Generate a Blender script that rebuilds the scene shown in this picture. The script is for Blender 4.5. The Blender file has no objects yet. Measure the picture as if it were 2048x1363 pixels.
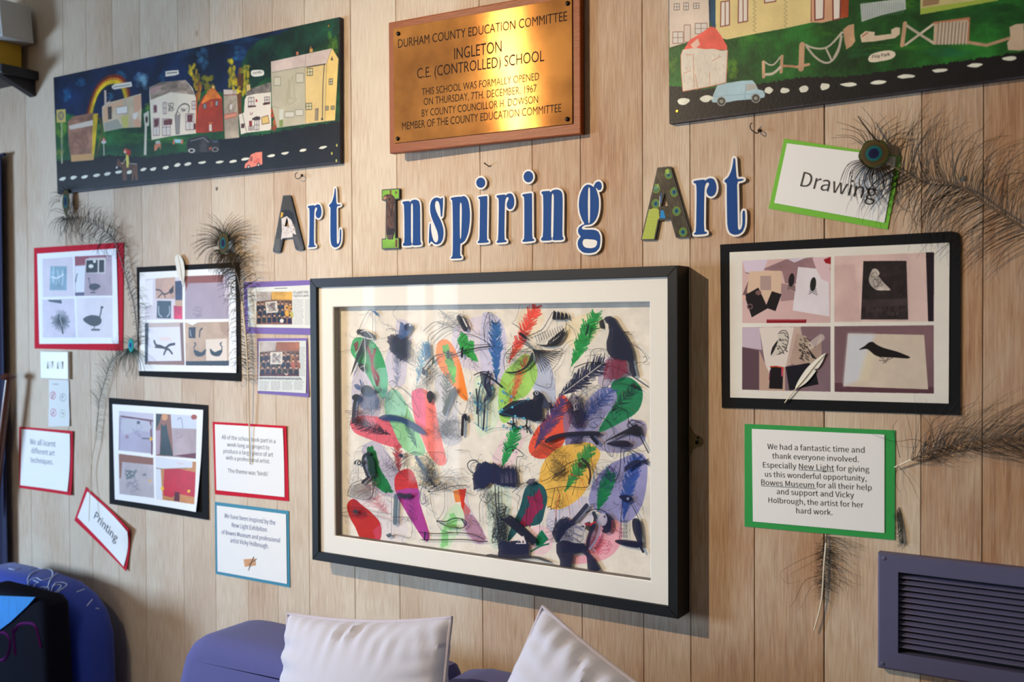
import bpy, bmesh, math, random
import numpy as np
from mathutils import Vector, Matrix
from mathutils.geometry import tessellate_polygon

sc = bpy.context.scene
COL = sc.collection
random.seed(7)
rng = np.random.default_rng(11)

# ------------------------------------------------------------ camera
CAM_D, CAM_H = 2.03, 1.60            # metres from the boarded wall, height above the floor
FPX, CXP, CYP = 2032.0, 1024.0, 681.5
YAW, PIT, ROL = 0.561487, 0.0194817, 0.0053118
def _rot():
    def rz(a): c, s = math.cos(a), math.sin(a); return np.array([[c, -s, 0], [s, c, 0], [0, 0, 1]])
    def rx(a): c, s = math.cos(a), math.sin(a); return np.array([[1, 0, 0], [0, c, -s], [0, s, c]])
    def ry(a): c, s = math.cos(a), math.sin(a); return np.array([[c, 0, s], [0, 1, 0], [-s, 0, c]])
    return rz(YAW) @ rx(-PIT) @ ry(ROL)
RM = _rot()                           # columns: right, forward, up
cam = bpy.data.cameras.new('camera'); cam_o = bpy.data.objects.new('camera', cam); COL.objects.link(cam_o)
mw = Matrix(((RM[0, 0], RM[0, 2], -RM[0, 1], 0), (RM[1, 0], RM[1, 2], -RM[1, 1], -CAM_D),
             (RM[2, 0], RM[2, 2], -RM[2, 1], CAM_H), (0, 0, 0, 1)))
cam_o.matrix_world = mw
cam.sensor_width = 36.0; cam.lens = FPX / 2048 * 36.0; cam.clip_start = 0.02
cam.dof.use_dof = True; cam.dof.focus_distance = 2.28; cam.dof.aperture_fstop = 3.0
sc.camera = cam_o

# ------------------------------------------------------------ world, lights, exposure
sc.view_settings.view_transform = 'Standard'; sc.view_settings.look = 'None'
sc.view_settings.gamma = 1.0; sc.view_settings.use_curve_mapping = False
sc.view_settings.exposure = 0.0
world = bpy.data.worlds.new('daylight'); sc.world = world; world.use_nodes = True
wn = world.node_tree.nodes; bg = wn['Background']
sky = wn.new('ShaderNodeTexSky'); sky.sky_type = 'NISHITA'; sky.sun_disc = False
sky.sun_elevation = math.radians(28); sky.sun_rotation = math.radians(150)
world.node_tree.links.new(sky.outputs[0], bg.inputs[0]); bg.inputs[1].default_value = 0.25

def light(name, kind, loc, aim, energy, color, **kw):
    l = bpy.data.lights.new(name, kind); l.energy = energy; l.color = color
    for k, v in kw.items(): setattr(l, k, v)
    o = bpy.data.objects.new(name, l); COL.objects.link(o); o.location = loc
    o.rotation_euler = (Vector(aim) - Vector(loc)).to_track_quat('-Z', 'Y').to_euler()
    return o
# ceiling spotlight that throws the crisp warm shadows down and to the right
light('ceiling_spot', 'SPOT', (-2.26, -2.1, 2.66), (-0.98, 0, 1.26), 212, (1.0, 0.78, 0.53), spot_size=math.radians(88), spot_blend=1.0, shadow_soft_size=0.02)
# daylight coming in through the two windows of the left wall
light('window_daylight', 'AREA', (-5.62, -2.95, 1.45), (-2.9, 0, 1.2), 225, (0.50, 0.71, 1.0), shape='RECTANGLE', size=1.2, size_y=1.0)
light('window_daylight_second', 'AREA', (-5.3, -4.9, 1.2), (-1.6, 0, 1.2), 13, (0.72, 0.86, 1.0), shape='RECTANGLE', size=0.8, size_y=1.9)
# added fill light behind the camera, dressed as an unseen window
light('window_daylight_third', 'AREA', (-0.8, -6.0, 1.6), (-0.8, 0, 1.3), 4, (0.86, 0.90, 1.0), shape='RECTANGLE', size=2.6, size_y=1.3)

# ------------------------------------------------------------ construction helpers
def W(px, py, d=0.0):
    """the point of the plane d metres in front of the boarded wall that a sight line meets"""
    v = RM @ np.array([px - CXP, FPX, -(py - CYP)])
    t = (CAM_D - d) / v[1]
    return (v[0] * t, CAM_H + v[2] * t)
def W3(px, py, d=0.0):
    x, z = W(px, py, d); return Vector((x, -d, z))
def WA(pts, d=0.0):
    p = np.asarray(pts, float)
    c = np.stack([p[:, 0] - CXP, np.full(len(p), FPX), -(p[:, 1] - CYP)], 1) @ RM.T
    t = (CAM_D - d) / c[:, 1]
    return np.stack([c[:, 0] * t, CAM_H + c[:, 2] * t], 1)
def crop(x0, y0, s):
    return lambda *pts: [(x0 + a / s, y0 + b / s) for a, b in pts]
def lin(c):
    c = c / 255.0
    return c / 12.92 if c <= 0.04045 else ((c + 0.055) / 1.055) ** 2.4
def rgb(r, g, b): return (lin(r), lin(g), lin(b), 1.0)

def smooth(pts, closed=True, n=4):
    p = np.asarray(pts, float); m = len(p)
    if m < 3: return p
    out = []
    rng_i = range(m if closed else m - 1)
    for i in rng_i:
        if closed: a, b, c, d = p[(i - 1) % m], p[i], p[(i + 1) % m], p[(i + 2) % m]
        else: a, b, c, d = p[max(i - 1, 0)], p[i], p[i + 1], p[min(i + 2, m - 1)]
        for k in range(n):
            t = k / n
            out.append(0.5 * ((2 * b) + (c - a) * t + (2 * a - 5 * b + 4 * c - d) * t * t + (3 * b - a - 3 * c + d) * t ** 3))
    if not closed: out.append(p[-1])
    return np.array(out)
def chaikin(pts, it=1):
    p = np.asarray(pts, float)
    for _ in range(it):
        q = np.roll(p, -1, 0); p = np.stack([p * .8 + q * .2, p * .2 + q * .8], 1).reshape(-1, 2)
    return p

MATS = {}
HEIGHTS = {}
def mat(name, col, rough=0.6, metal=0.0, var=0.06, scale=40.0, bump=0.0, bscale=200.0, stretch=(1, 1, 1), sheen=0.0, spec=0.5, coat=0.0, col2=None):
    """plain procedural material: base colour broken up by noise, optional fine relief"""
    if name in MATS: return MATS[name]
    m = bpy.data.materials.new(name); m.use_nodes = True; nt = m.node_tree; N = nt.nodes; L = nt.links
    b = N['Principled BSDF']; b.inputs['Roughness'].default_value = rough; b.inputs['Metallic'].default_value = metal
    b.inputs['Specular IOR Level'].default_value = spec; b.inputs['Coat Weight'].default_value = coat
    b.inputs['Sheen Weight'].default_value = sheen
    tc = N.new('ShaderNodeTexCoord'); mp = N.new('ShaderNodeMapping'); mp.inputs['Scale'].default_value = stretch
    L.new(tc.outputs['Object'], mp.inputs['Vector'])
    no = N.new('ShaderNodeTexNoise'); no.inputs['Scale'].default_value = scale; no.inputs['Detail'].default_value = 5
    L.new(mp.outputs[0], no.inputs['Vector'])
    mx = N.new('ShaderNodeMix'); mx.data_type = 'RGBA'
    c = col if len(col) == 4 else rgb(*col)
    c2 = (rgb(*col2) if col2 else tuple(min(1, v * (1 + var)) for v in c[:3]) + (1,)); c1 = c if col2 else tuple(v * (1 - var) for v in c[:3]) + (1,)
    mx.inputs[6].default_value = c1; mx.inputs[7].default_value = c2
    L.new(no.outputs['Fac'], mx.inputs[0]); L.new(mx.outputs[2], b.inputs['Base Color'])
    if bump:
        n2 = N.new('ShaderNodeTexNoise'); n2.inputs['Scale'].default_value = bscale; n2.inputs['Detail'].default_value = 4
        L.new(mp.outputs[0], n2.inputs['Vector'])
        bp = N.new('ShaderNodeBump'); bp.inputs['Strength'].default_value = bump; bp.inputs['Distance'].default_value = 0.002
        L.new(n2.outputs['Fac'], bp.inputs['Height']); L.new(bp.outputs[0], b.inputs['Normal'])
    MATS[name] = m; return m

def tag(o, label=None, cat=None, group=None, kind=None):
    if label: o['label'] = label
    if cat: o['category'] = cat
    if group: o['group'] = group
    if kind: o['kind'] = kind
    return o
def thing(name, label, cat, loc, group=None):
    o = bpy.data.objects.new(name, None); o.empty_display_size = 0.02; COL.objects.link(o); o.location = loc
    return tag(o, label, cat, group)
def world_loc(o):
    v = Vector((0, 0, 0))
    while o: v += o.location; o = o.parent
    return v
def obj(name, verts, faces, m, parent=None, shade=False, uv=None):
    off = world_loc(parent) if parent else Vector((0, 0, 0))
    vs = [Vector(v) for v in verts]
    if not parent:
        lo = Vector([min(v[i] for v in vs) for i in range(3)]); hi = Vector([max(v[i] for v in vs) for i in range(3)]); off = (lo + hi) / 2
    me = bpy.data.meshes.new(name); me.from_pydata([tuple(v - off) for v in vs], [], faces); me.update()
    if m: me.materials.append(m)
    o = bpy.data.objects.new(name, me); COL.objects.link(o)
    if parent: o.parent = parent
    else: o.location = off
    if shade: me.shade_smooth(); me.set_sharp_from_angle(angle=math.radians(42))
    if uv is not None:
        l = me.uv_layers.new(name='UVMap')
        idx = np.empty(len(me.loops), int); me.loops.foreach_get('vertex_index', idx)
        l.data.foreach_set('uv', np.asarray([uv(vs[i]) for i in range(len(vs))])[idx].ravel())
    return o
def bm_obj(name, bm, m, parent=None, shade=False):
    bm.verts.index_update()
    vs = [v.co.copy() for v in bm.verts]; fs = [[v.index for v in f.verts] for f in bm.faces]; bm.free()
    return obj(name, vs, fs, m, parent, shade)
def box(bm, x0, x1, y0, y1, z0, z1, bevel=0.0):
    r = bmesh.ops.create_cube(bm, size=1.0); vs = r['verts']
    for v in vs: v.co = Vector((x0 + (v.co.x + .5) * (x1 - x0), y0 + (v.co.y + .5) * (y1 - y0), z0 + (v.co.z + .5) * (z1 - z0)))
    if bevel:
        es = list({e for v in vs for e in v.link_edges})
        bmesh.ops.bevel(bm, geom=es, offset=bevel, segments=2, affect='EDGES', profile=0.6)
def box_obj(name, x0, x1, y0, y1, z0, z1, m, parent=None, bevel=0.0):
    bm = bmesh.new(); box(bm, x0, x1, y0, y1, z0, z1, bevel); return bm_obj(name, bm, m, parent)
def ring_tube(V, F, path, radii, sides=6):
    """append a tube following path"""
    base = len(V); n = len(path); prev = None
    for i, p in enumerate(path):
        t = (path[min(i + 1, n - 1)] - path[max(i - 1, 0)]).normalized()
        ref = Vector((0, 1, 0)) if abs(t.y) < .9 else Vector((1, 0, 0))
        a = t.cross(ref).normalized(); b = t.cross(a)
        for k in range(sides):
            g = 2 * math.pi * k / sides
            V.append(p + (a * math.cos(g) + b * math.sin(g)) * radii[i])
    for i in range(n - 1):
        for k in range(sides):
            F.append((base + i * sides + k, base + i * sides + (k + 1) % sides, base + (i + 1) * sides + (k + 1) % sides, base + (i + 1) * sides + k))
    F.append(tuple(base + k for k in range(sides))[::-1]); F.append(tuple(base + (n - 1) * sides + k for k in range(sides)))
def tube_obj(name, path, radii, m, parent=None, sides=8):
    V, F = [], []; ring_tube(V, F, [Vector(p) for p in path], radii, sides); return obj(name, V, F, m, parent, True)
def disc_obj(name, c, r, depth, m, parent=None, n=20, dome=0.0, rz=None):
    """a round head standing proud of the wall: c = centre at its back"""
    V, F = [], []; rz = rz or r
    prof = [(1, 0), (1, .7), (.85, 1.0), (.5, 1 + dome * .6), (0.0, 1 + dome)]
    for a, h in prof[:-1]:
        for k in range(n):
            g = 2 * math.pi * k / n; V.append(Vector((c[0] + r * a * math.cos(g), c[1] - depth * h, c[2] + rz * a * math.sin(g))))
    V.append(Vector((c[0], c[1] - depth * (1 + dome), c[2])))
    for i in range(len(prof) - 2):
        for k in range(n): F.append((i * n + k, i * n + (k + 1) % n, (i + 1) * n + (k + 1) % n, (i + 1) * n + k))
    for k in range(n): F.append(((len(prof) - 2) * n + k, (len(prof) - 2) * n + (k + 1) % n, len(V) - 1))
    return obj(name, V, F, m, parent, True)

def plate(name, loops, d, thick, m, parent=None, uv=None):
    """flat card cut to the outline loops[0] (holes after it), its face d in front of the wall"""
    V, F = [], []
    polys = [[Vector((p[0], -d, p[1])) for p in lp] for lp in loops]
    flat = [v for lp in polys for v in lp]; n = len(flat)
    tris = tessellate_polygon([[Vector((v.x, v.z, 0)) for v in lp] for lp in polys])
    V = flat + [Vector((v.x, v.y + thick, v.z)) for v in flat]
    for a, b, c in tris:
        nrm = (flat[b] - flat[a]).cross(flat[c] - flat[a])
        if nrm.y > 0: a, c = c, a
        F.append((a, b, c)); F.append((c + n, b + n, a + n))
    k = 0
    for lp in polys:
        m_ = len(lp)
        for i in range(m_): F.append((k + i, k + (i + 1) % m_, n + k + (i + 1) % m_, n + k + i))
        k += m_
    return obj(name, V, F, m, parent, uv=uv)

def sheet(name, q, d, m, parent=None, nx=6, ny=6, bulge=0.0, lift=(0, 0, 0, 0), thick=0.0006, uv=None, wav=0.0):
    """a sheet of paper or card: q = corners (top left, top right, bottom right, bottom left) as seen in the photograph"""
    C = [W(x, y, d) for x, y in q]
    V, F = [], []
    for side in (0, 1):
        for j in range(ny + 1):
            for i in range(nx + 1):
                u, v = i / nx, j / ny
                x = (C[0][0] * (1 - u) + C[1][0] * u) * (1 - v) + (C[3][0] * (1 - u) + C[2][0] * u) * v
                z = (C[0][1] * (1 - u) + C[1][1] * u) * (1 - v) + (C[3][1] * (1 - u) + C[2][1] * u) * v
                h = bulge * math.sin(math.pi * u) * math.sin(math.pi * v)
                for cu, cv, l in ((0, 0, lift[0]), (1, 0, lift[1]), (1, 1, lift[2]), (0, 1, lift[3])):
                    t = max(0.0, 1 - math.hypot((u - cu), (v - cv)) / 0.75); h += l * t * t
                if wav: h += wav * math.sin(9 * u + 3 * v) * math.sin(7 * v + 2)
                V.append(Vector((x, -d - h + side * thick, z)))
    w = nx + 1; n = w * (ny + 1)
    for j in range(ny):
        for i in range(nx):
            a = j * w + i
            F.append((a, a + w, a + w + 1, a + 1)); F.append((n + a, n + a + 1, n + a + w + 1, n + a + w))
    rim = [i for i in range(w)] + [j * w + nx for j in range(1, ny + 1)] + [ny * w + i for i in range(nx - 1, -1, -1)] + [j * w for j in range(ny - 1, 0, -1)]
    for k in range(len(rim)):
        a, b = rim[k], rim[(k + 1) % len(rim)]; F.append((a, b, b + n, a + n))
    o = obj(name, V, F, m, parent, True, uv=uv)
    M2 = np.linalg.inv(np.array([[C[1][0] - C[0][0], C[3][0] - C[0][0]], [C[1][1] - C[0][1], C[3][1] - C[0][1]]]))
    def height(x, z):
        u, v = M2 @ np.array([x - C[0][0], z - C[0][1]]); h = bulge * math.sin(math.pi * min(max(u, 0), 1)) * math.sin(math.pi * min(max(v, 0), 1))
        for cu, cv, l in ((0, 0, lift[0]), (1, 0, lift[1]), (1, 1, lift[2]), (0, 1, lift[3])):
            t = max(0.0, 1 - math.hypot((u - cu), (v - cv)) / 0.75); h += l * t * t
        return h
    HEIGHTS[o.name] = height
    return o

# ------------------------------------------------------------ printed surfaces, drawn shape by shape
NZ = None
def _noise():
    n = np.zeros((512, 512))
    for o in (8, 16, 32, 64, 128, 256):
        g = rng.random((o, o)); r = 512 // o
        xs = np.arange(512) / r; i0 = xs.astype(int) % o; i1 = (i0 + 1) % o; f = xs % 1; f = f * f * (3 - 2 * f)
        row = g[i0][:, :] * (1 - f)[:, None] + g[i1][:, :] * f[:, None]
        full = row[:, i0] * (1 - f)[None] + row[:, i1] * f[None]
        n += full * (8.0 / o) ** .7
    n -= n.mean(); n /= n.std(); return n * .5
NZ = _noise()
class Canvas:
    def __init__(s, q, d, ppm, bg, alpha=False):
        p = WA(q, d); s.d = d; s.x0, s.z0 = p.min(0); s.x1, s.z1 = p.max(0); s.ppm = ppm
        s.w = int((s.x1 - s.x0) * ppm); s.h = int((s.z1 - s.z0) * ppm); s.sx = s.w / (s.x1 - s.x0); s.sz = s.h / (s.z1 - s.z0)
        s.im = np.ones((s.h, s.w, 4), np.float32); s.im[..., :3] = np.array(bg) / 255.
        if alpha: s.im[..., 3] = 0
        s.alpha = alpha
        c = np.mean(np.asarray(q, float), 0); a = WA([c, c + (0, 10)], d); s.k = abs(a[0, 1] - a[1, 1]) / 10 * ppm   # canvas px per photo px
    def m(s, pts):
        p = WA(pts, s.d); return np.stack([(p[:, 0] - s.x0) * s.sx, (p[:, 1] - s.z0) * s.sz], 1)
    def uv(s): return lambda v: ((v.x - s.x0) / (s.x1 - s.x0), (v.z - s.z0) / (s.z1 - s.z0))
    def _bb(s, p, pad):
        x0 = max(0, int(p[:, 0].min() - pad)); x1 = min(s.w, int(p[:, 0].max() + pad) + 2)
        y0 = max(0, int(p[:, 1].min() - pad)); y1 = min(s.h, int(p[:, 1].max() + pad) + 2)
        return x0, x1, y0, y1
    def _put(s, bb, cov, col, tex=0, st=(1, 1)):
        x0, x1, y0, y1 = bb
        c = np.array(col, np.float32) / 255.
        if tex:
            iy = (np.arange(y0, y1) * st[1]).astype(int) % 512; ix = (np.arange(x0, x1) * st[0]).astype(int) % 512
            c = np.clip(c * (1 + tex * NZ[iy][:, ix][..., None]), 0, 1)
        a = cov[..., None]; r = s.im[y0:y1, x0:x1]
        if s.alpha:
            ao = cov + r[..., 3] * (1 - cov); k = np.where(ao > 1e-4, cov / np.maximum(ao, 1e-4), 1.0)[..., None]
            r[..., :3] = r[..., :3] * (1 - k) + c * k; r[..., 3] = ao
        else: r[..., :3] = r[..., :3] * (1 - a) + c * a
    def poly(s, pts, col, a=1.0, sm=0, tex=0, st=(1, 1), ragged=0, soft=0):
        if sm: pts = smooth(pts, True, sm)
        p = s.m(pts); bb = s._bb(p, 2 + soft + ragged); x0, x1, y0, y1 = bb
        if x1 <= x0 or y1 <= y0: return s
        X, Y = np.meshgrid(np.arange(x0, x1) + .5, np.arange(y0, y1) + .5)
        if ragged:
            X = X + ragged * NZ[(np.arange(y0, y1) * 9) % 512][:, (np.arange(x0, x1) * 9) % 512]
            Y = Y + ragged * NZ[(np.arange(y0, y1) * 9 + 77) % 512][:, (np.arange(x0, x1) * 9 + 191) % 512]
        cov = np.zeros(X.shape)
        offs = [(-.25, -.25), (.25, -.25), (-.25, .25), (.25, .25)]
        if soft: offs = [(soft * math.cos(k * 2.4) * math.sqrt(k / 12), soft * math.sin(k * 2.4) * math.sqrt(k / 12)) for k in range(12)]
        q = np.roll(p, -1, 0)
        for ox, oy in offs:
            ins = np.zeros(X.shape, bool); yy = Y + oy; xx = X + ox
            for (ax, ay), (bx, by) in zip(p, q):
                if ay == by: continue
                cnd = (ay > yy) != (by > yy)
                ins ^= cnd & (xx < (bx - ax) * (yy - ay) / (by - ay) + ax)
            cov += ins
        s._put(bb, cov / len(offs) * a, col, tex, st); return s
    def line(s, pts, w, col, a=1.0, sm=0, taper=0, jit=0, tex=0, closed=False):
        """w in photograph pixels"""
        if closed: pts = list(pts) + [pts[0]]
        if sm: pts = smooth(pts, False, sm)
        p = s.m(pts)
        if jit: p = p + rng.normal(0, jit * s.k, p.shape)
        w = w * s.k; bb = s._bb(p, w / 2 + 2); x0, x1, y0, y1 = bb
        if x1 <= x0 or y1 <= y0: return s
        cov = np.zeros((y1 - y0, x1 - x0)); n = len(p) - 1
        for i in range(n):
            A, B = p[i], p[i + 1]; ww = w * (1 - taper * i / max(n, 1)) / 2
            c = s._bb(np.array([A, B]), ww + 2); cx0, cx1, cy0, cy1 = c
            if cx1 <= cx0 or cy1 <= cy0: continue
            X, Y = np.meshgrid(np.arange(cx0, cx1) + .5, np.arange(cy0, cy1) + .5)
            D = B - A; L2 = max(D @ D, 1e-9); t = np.clip(((X - A[0]) * D[0] + (Y - A[1]) * D[1]) / L2, 0, 1)
            dist = np.hypot(X - A[0] - t * D[0], Y - A[1] - t * D[1])
            cv = np.clip(ww - dist + .5, 0, 1) * min(1, ww * 2)
            sub = cov[cy0 - y0:cy1 - y0, cx0 - x0:cx1 - x0]; np.maximum(sub, cv, out=sub)
        s._put(bb, cov * a, col, tex); return s
    def rect(s, x0, y0, x1, y1, col, a=1.0, **k): return s.poly([(x0, y0), (x1, y0), (x1, y1), (x0, y1)], col, a, **k)
    def ell(s, cx, cy, rx, ry, col, a=1.0, rot=0, n=18, **k):
        c, q = math.cos(rot), math.sin(rot)
        return s.poly([(cx + rx * math.cos(t) * c - ry * math.sin(t) * q, cy + rx * math.cos(t) * q + ry * math.sin(t) * c) for t in [2 * math.pi * i / n for i in range(n)]], col, a, **k)
    def scrib(s, x0, y0, x1, y1, n, w, col, a=.8):
        """one loose pencil tangle inside the box"""
        pts = [(x0 + rng.random() * (x1 - x0), y0 + rng.random() * (y1 - y0)) for _ in range(n)]
        return s.line(pts, w, col, a, sm=5)
    def plume(s, p0, p1, wd, col, a=1.0, n=26, lw=1.6, bend=0.0, quill=None):
        """a printed feather: shaft p0 (tip) to p1 (root) with barbs either side"""
        p0, p1 = np.array(p0, float), np.array(p1, float); D = p1 - p0; L = np.hypot(*D); t = D / L; nn = np.array([-t[1], t[0]])
        n = int(n * 1.9); lw *= .9; gp = rng.random(64)
        for i in range(n):
            f = (i + rng.random()) / n; c = p0 + D * f + nn * bend * math.sin(math.pi * f)
            for sd in (-1, 1):
                if gp[int(f * 30) + (32 if sd > 0 else 0)] < .08 and rng.random() < .8: continue
                ww = wd / 2 * (math.sin(math.pi * min(1, f * .92 + .12)) ** .6) * (0.45 + .65 * rng.random()) * (.8 + .35 * gp[int(f * 12)])
                e = c + nn * sd * ww - t * ww * (.6 + .8 * rng.random())
                mid = (c + e) / 2 + t * ww * .25 * rng.random()
                s.line([c, mid, e], lw * (0.6 + 1.2 * rng.random()), [v * (.85 + .25 * rng.random()) for v in col], a * (.7 + .3 * rng.random()), taper=.7)
        s.line([p0 + nn * bend * 0, p0 + D * .5 + nn * bend, p1], lw * .9, quill or col, a, sm=3); return s
    def image(s, name):
        im = bpy.data.images.new(name, s.w, s.h, alpha=s.alpha); im.pixels.foreach_set(np.ascontiguousarray(np.clip(s.im, 0, 1), dtype=np.float32).ravel())
        im.update(); im.pack(); return im
    def material(s, name, rough=.6, bump=0.0, spec=.15, coat=0.0, grad=False):
        m = bpy.data.materials.new(name); m.use_nodes = True; N = m.node_tree.nodes; L = m.node_tree.links; b = N['Principled BSDF']
        t = N.new('ShaderNodeTexImage'); t.image = s.image(name); t.interpolation = 'Cubic'; t.extension = 'EXTEND'
        uvn = N.new('ShaderNodeUVMap'); uvn.uv_map = 'UVMap'; L.new(uvn.outputs[0], t.inputs[0])
        L.new(t.outputs[0], b.inputs['Base Color'])
        if s.alpha: L.new(t.outputs[1], b.inputs['Alpha'])
        b.inputs['Roughness'].default_value = rough; b.inputs['Specular IOR Level'].default_value = spec; b.inputs['Coat Weight'].default_value = coat
        if bump:
            tc = N.new('ShaderNodeTexCoord'); no = N.new('ShaderNodeTexNoise'); no.inputs['Scale'].default_value = 180; no.inputs['Detail'].default_value = 4
            L.new(tc.outputs['Object'], no.inputs['Vector'])
            ad = N.new('ShaderNodeMath'); ad.operation = 'ADD'; L.new(no.outputs['Fac'], ad.inputs[0]); L.new(t.outputs[0], ad.inputs[1])
            bp = N.new('ShaderNodeBump'); bp.inputs['Strength'].default_value = bump; bp.inputs['Distance'].default_value = .001
            L.new(ad.outputs[0], bp.inputs['Height']); L.new(bp.outputs[0], b.inputs['Normal'])
        return m

# ------------------------------------------------------------ lettering
def _font(fn):
    try: return bpy.data.fonts.load(bpy.utils.system_resource('DATAFILES') + '/fonts/' + fn)
    except Exception: return None
INTER = _font('Noto Sans CJK Regular.woff2') or 'built-in'
_tc = {}
def text_mesh(s, font):
    k = (s, str(font))
    if k in _tc: return _tc[k]
    cu = bpy.data.curves.new('t', 'FONT'); cu.body = s; cu.resolution_u = 3; cu.size = 20
    if font and font != 'built-in': cu.font = font
    o = bpy.data.objects.new('t', cu); COL.objects.link(o); bpy.context.view_layer.update()
    me = bpy.data.meshes.new_from_object(o)
    V = np.array([(v.co.x, v.co.y) for v in me.vertices]) if me.vertices else np.zeros((0, 2)); F = [tuple(p.vertices) for p in me.polygons if p.normal.z > 0]
    bpy.data.objects.remove(o); bpy.data.meshes.remove(me); bpy.data.curves.remove(cu)
    _tc[k] = (V, F); return V, F
def lettering(name, lines, d, m, parent, font=None, thick=0.0, vs=1.0, dd=None):
    """lines: (text, left end of baseline, right end of baseline[, height factor]) as seen in the photograph"""
    for ln in lines:
        s, a, b = ln[:3]; v = ln[3] if len(ln) > 3 else vs
        V, F = text_mesh(s, font or INTER)
        A = np.array(W(*a, d)); B = np.array(W(*b, d)); e = B - A; L = np.hypot(*e); e /= L; n = np.array([-e[1], e[0]])
        lo, hi = V[:, 0].min(), V[:, 0].max(); k = L / (hi - lo); VV = []
        for x, y in V:
            p = A + e * (x - lo) * k + n * y * k * v
            VV.append(Vector((p[0], -d - (dd(p[0], p[1]) if dd else 0), p[1])))
        o = obj('text_line', VV, F, m, parent)
        if thick: sol = o.modifiers.new('thickness', 'SOLIDIFY'); sol.thickness = thick; sol.offset = 0
# ============================================================ THE ROOM
def wood_wall():
    m = bpy.data.materials.new('limewashed_pine'); m.use_nodes = True; N = m.node_tree.nodes; L = m.node_tree.links; b = N['Principled BSDF']
    geo = N.new('ShaderNodeNewGeometry'); oi = N.new('ShaderNodeObjectInfo')
    off = N.new('ShaderNodeVectorMath'); off.operation = 'SCALE'; L.new(oi.outputs['Random'], off.inputs['Scale']); off.inputs[0].default_value = (3, 0, 11)
    ad = N.new('ShaderNodeVectorMath'); L.new(geo.outputs['Position'], ad.inputs[0]); L.new(off.outputs[0], ad.inputs[1])
    def noise(sc_, st, det=6, ro=.6):
        mp = N.new('ShaderNodeMapping'); mp.inputs['Scale'].default_value = st; L.new(ad.outputs[0], mp.inputs[0])
        n = N.new('ShaderNodeTexNoise'); n.inputs['Scale'].default_value = sc_; n.inputs['Detail'].default_value = det; n.inputs['Roughness'].default_value = ro
        L.new(mp.outputs[0], n.inputs['Vector']); return n
    def ramp(src, stops):
        r = N.new('ShaderNodeValToRGB'); L.new(src, r.inputs[0]); e = r.color_ramp.elements
        while len(e) < len(stops): e.new(.5)
        for k, (p, c) in enumerate(stops): e[k].position = p; e[k].color = c
        return r
    def mix(f, a, c, mode='MIX'):
        x = N.new('ShaderNodeMix'); x.data_type = 'RGBA'; x.blend_type = mode
        if isinstance(f, float): x.inputs[0].default_value = f
        else: L.new(f, x.inputs[0])
        L.new(a, x.inputs[6]) if not isinstance(a, tuple) else setattr(x.inputs[6], 'default_value', a)
        L.new(c, x.inputs[7]) if not isinstance(c, tuple) else setattr(x.inputs[7], 'default_value', c)
        return x.outputs[2]
    g1 = noise(9, (9, 9, .55)); g2 = noise(60, (6, 6, .25), 4); g3 = noise(2.2, (1.6, 1, .9), 4)
    wood = ramp(g1.outputs['Fac'], [(.30, rgb(158, 112, 76)), (.5, rgb(186, 144, 106)), (.70, rgb(200, 162, 124))])
    # limewash thins rightward, unevenly by board; this ramp also paints in light falloff
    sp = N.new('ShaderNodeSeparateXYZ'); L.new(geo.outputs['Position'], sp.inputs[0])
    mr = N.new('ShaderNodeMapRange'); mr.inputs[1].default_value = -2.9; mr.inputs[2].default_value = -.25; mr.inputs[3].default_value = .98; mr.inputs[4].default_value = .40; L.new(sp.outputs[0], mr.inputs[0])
    def math_(op, a, b_):
        x = N.new('ShaderNodeMath'); x.operation = op
        for i, v in enumerate((a, b_)): L.new(v, x.inputs[i]) if not isinstance(v, float) else setattr(x.inputs[i], 'default_value', v)
        return x.outputs[0]
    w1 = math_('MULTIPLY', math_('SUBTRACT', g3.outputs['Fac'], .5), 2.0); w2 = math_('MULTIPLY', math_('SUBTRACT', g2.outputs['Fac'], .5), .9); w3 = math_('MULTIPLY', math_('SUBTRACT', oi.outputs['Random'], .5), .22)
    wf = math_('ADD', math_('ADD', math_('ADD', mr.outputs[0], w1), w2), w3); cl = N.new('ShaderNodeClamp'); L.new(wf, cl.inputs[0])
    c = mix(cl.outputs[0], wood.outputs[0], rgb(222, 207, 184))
    streak = ramp(g2.outputs['Fac'], [(.35, rgb(222, 212, 204)), (.62, rgb(255, 255, 255))])
    c = mix(.5, c, streak.outputs[0], 'MULTIPLY')
    tone = ramp(oi.outputs['Random'], [(0, rgb(238, 232, 228)), (1, rgb(255, 255, 255))]); c = mix(1.0, c, tone.outputs[0], 'MULTIPLY')
    kn = N.new('ShaderNodeTexVoronoi'); kn.inputs['Scale'].default_value = 2.4; mp = N.new('ShaderNodeMapping'); mp.inputs['Scale'].default_value = (2.2, 1, 1)
    L.new(ad.outputs[0], mp.inputs[0]); L.new(mp.outputs[0], kn.inputs['Vector'])
    kr = ramp(kn.outputs['Distance'], [(0.0, (1, 1, 1, 1)), (.035, (0, 0, 0, 1))]); c = mix(kr.outputs[0], c, rgb(150, 112, 84))
    L.new(c, b.inputs['Base Color']); b.inputs['Roughness'].default_value = .62; b.inputs['Specular IOR Level'].default_value = .35
    bp = N.new('ShaderNodeBump'); bp.inputs['Strength'].default_value = .25; bp.inputs['Distance'].default_value = .001; L.new(g2.outputs['Fac'], bp.inputs['Height']); L.new(bp.outputs[0], b.inputs['Normal'])
    return m
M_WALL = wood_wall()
M_GAP = mat('groove_dark', (84, 66, 50), .9)
M_PAINT = mat('cream_paint', (150, 138, 120), .8, bump=.1)
back = bpy.data.objects.new('wall_back', None); COL.objects.link(back); back['kind'] = 'structure'
box_obj('backing', -5.0, 2.2, 0.014, 0.10, 0.0, 2.75, M_GAP, back)
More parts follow.
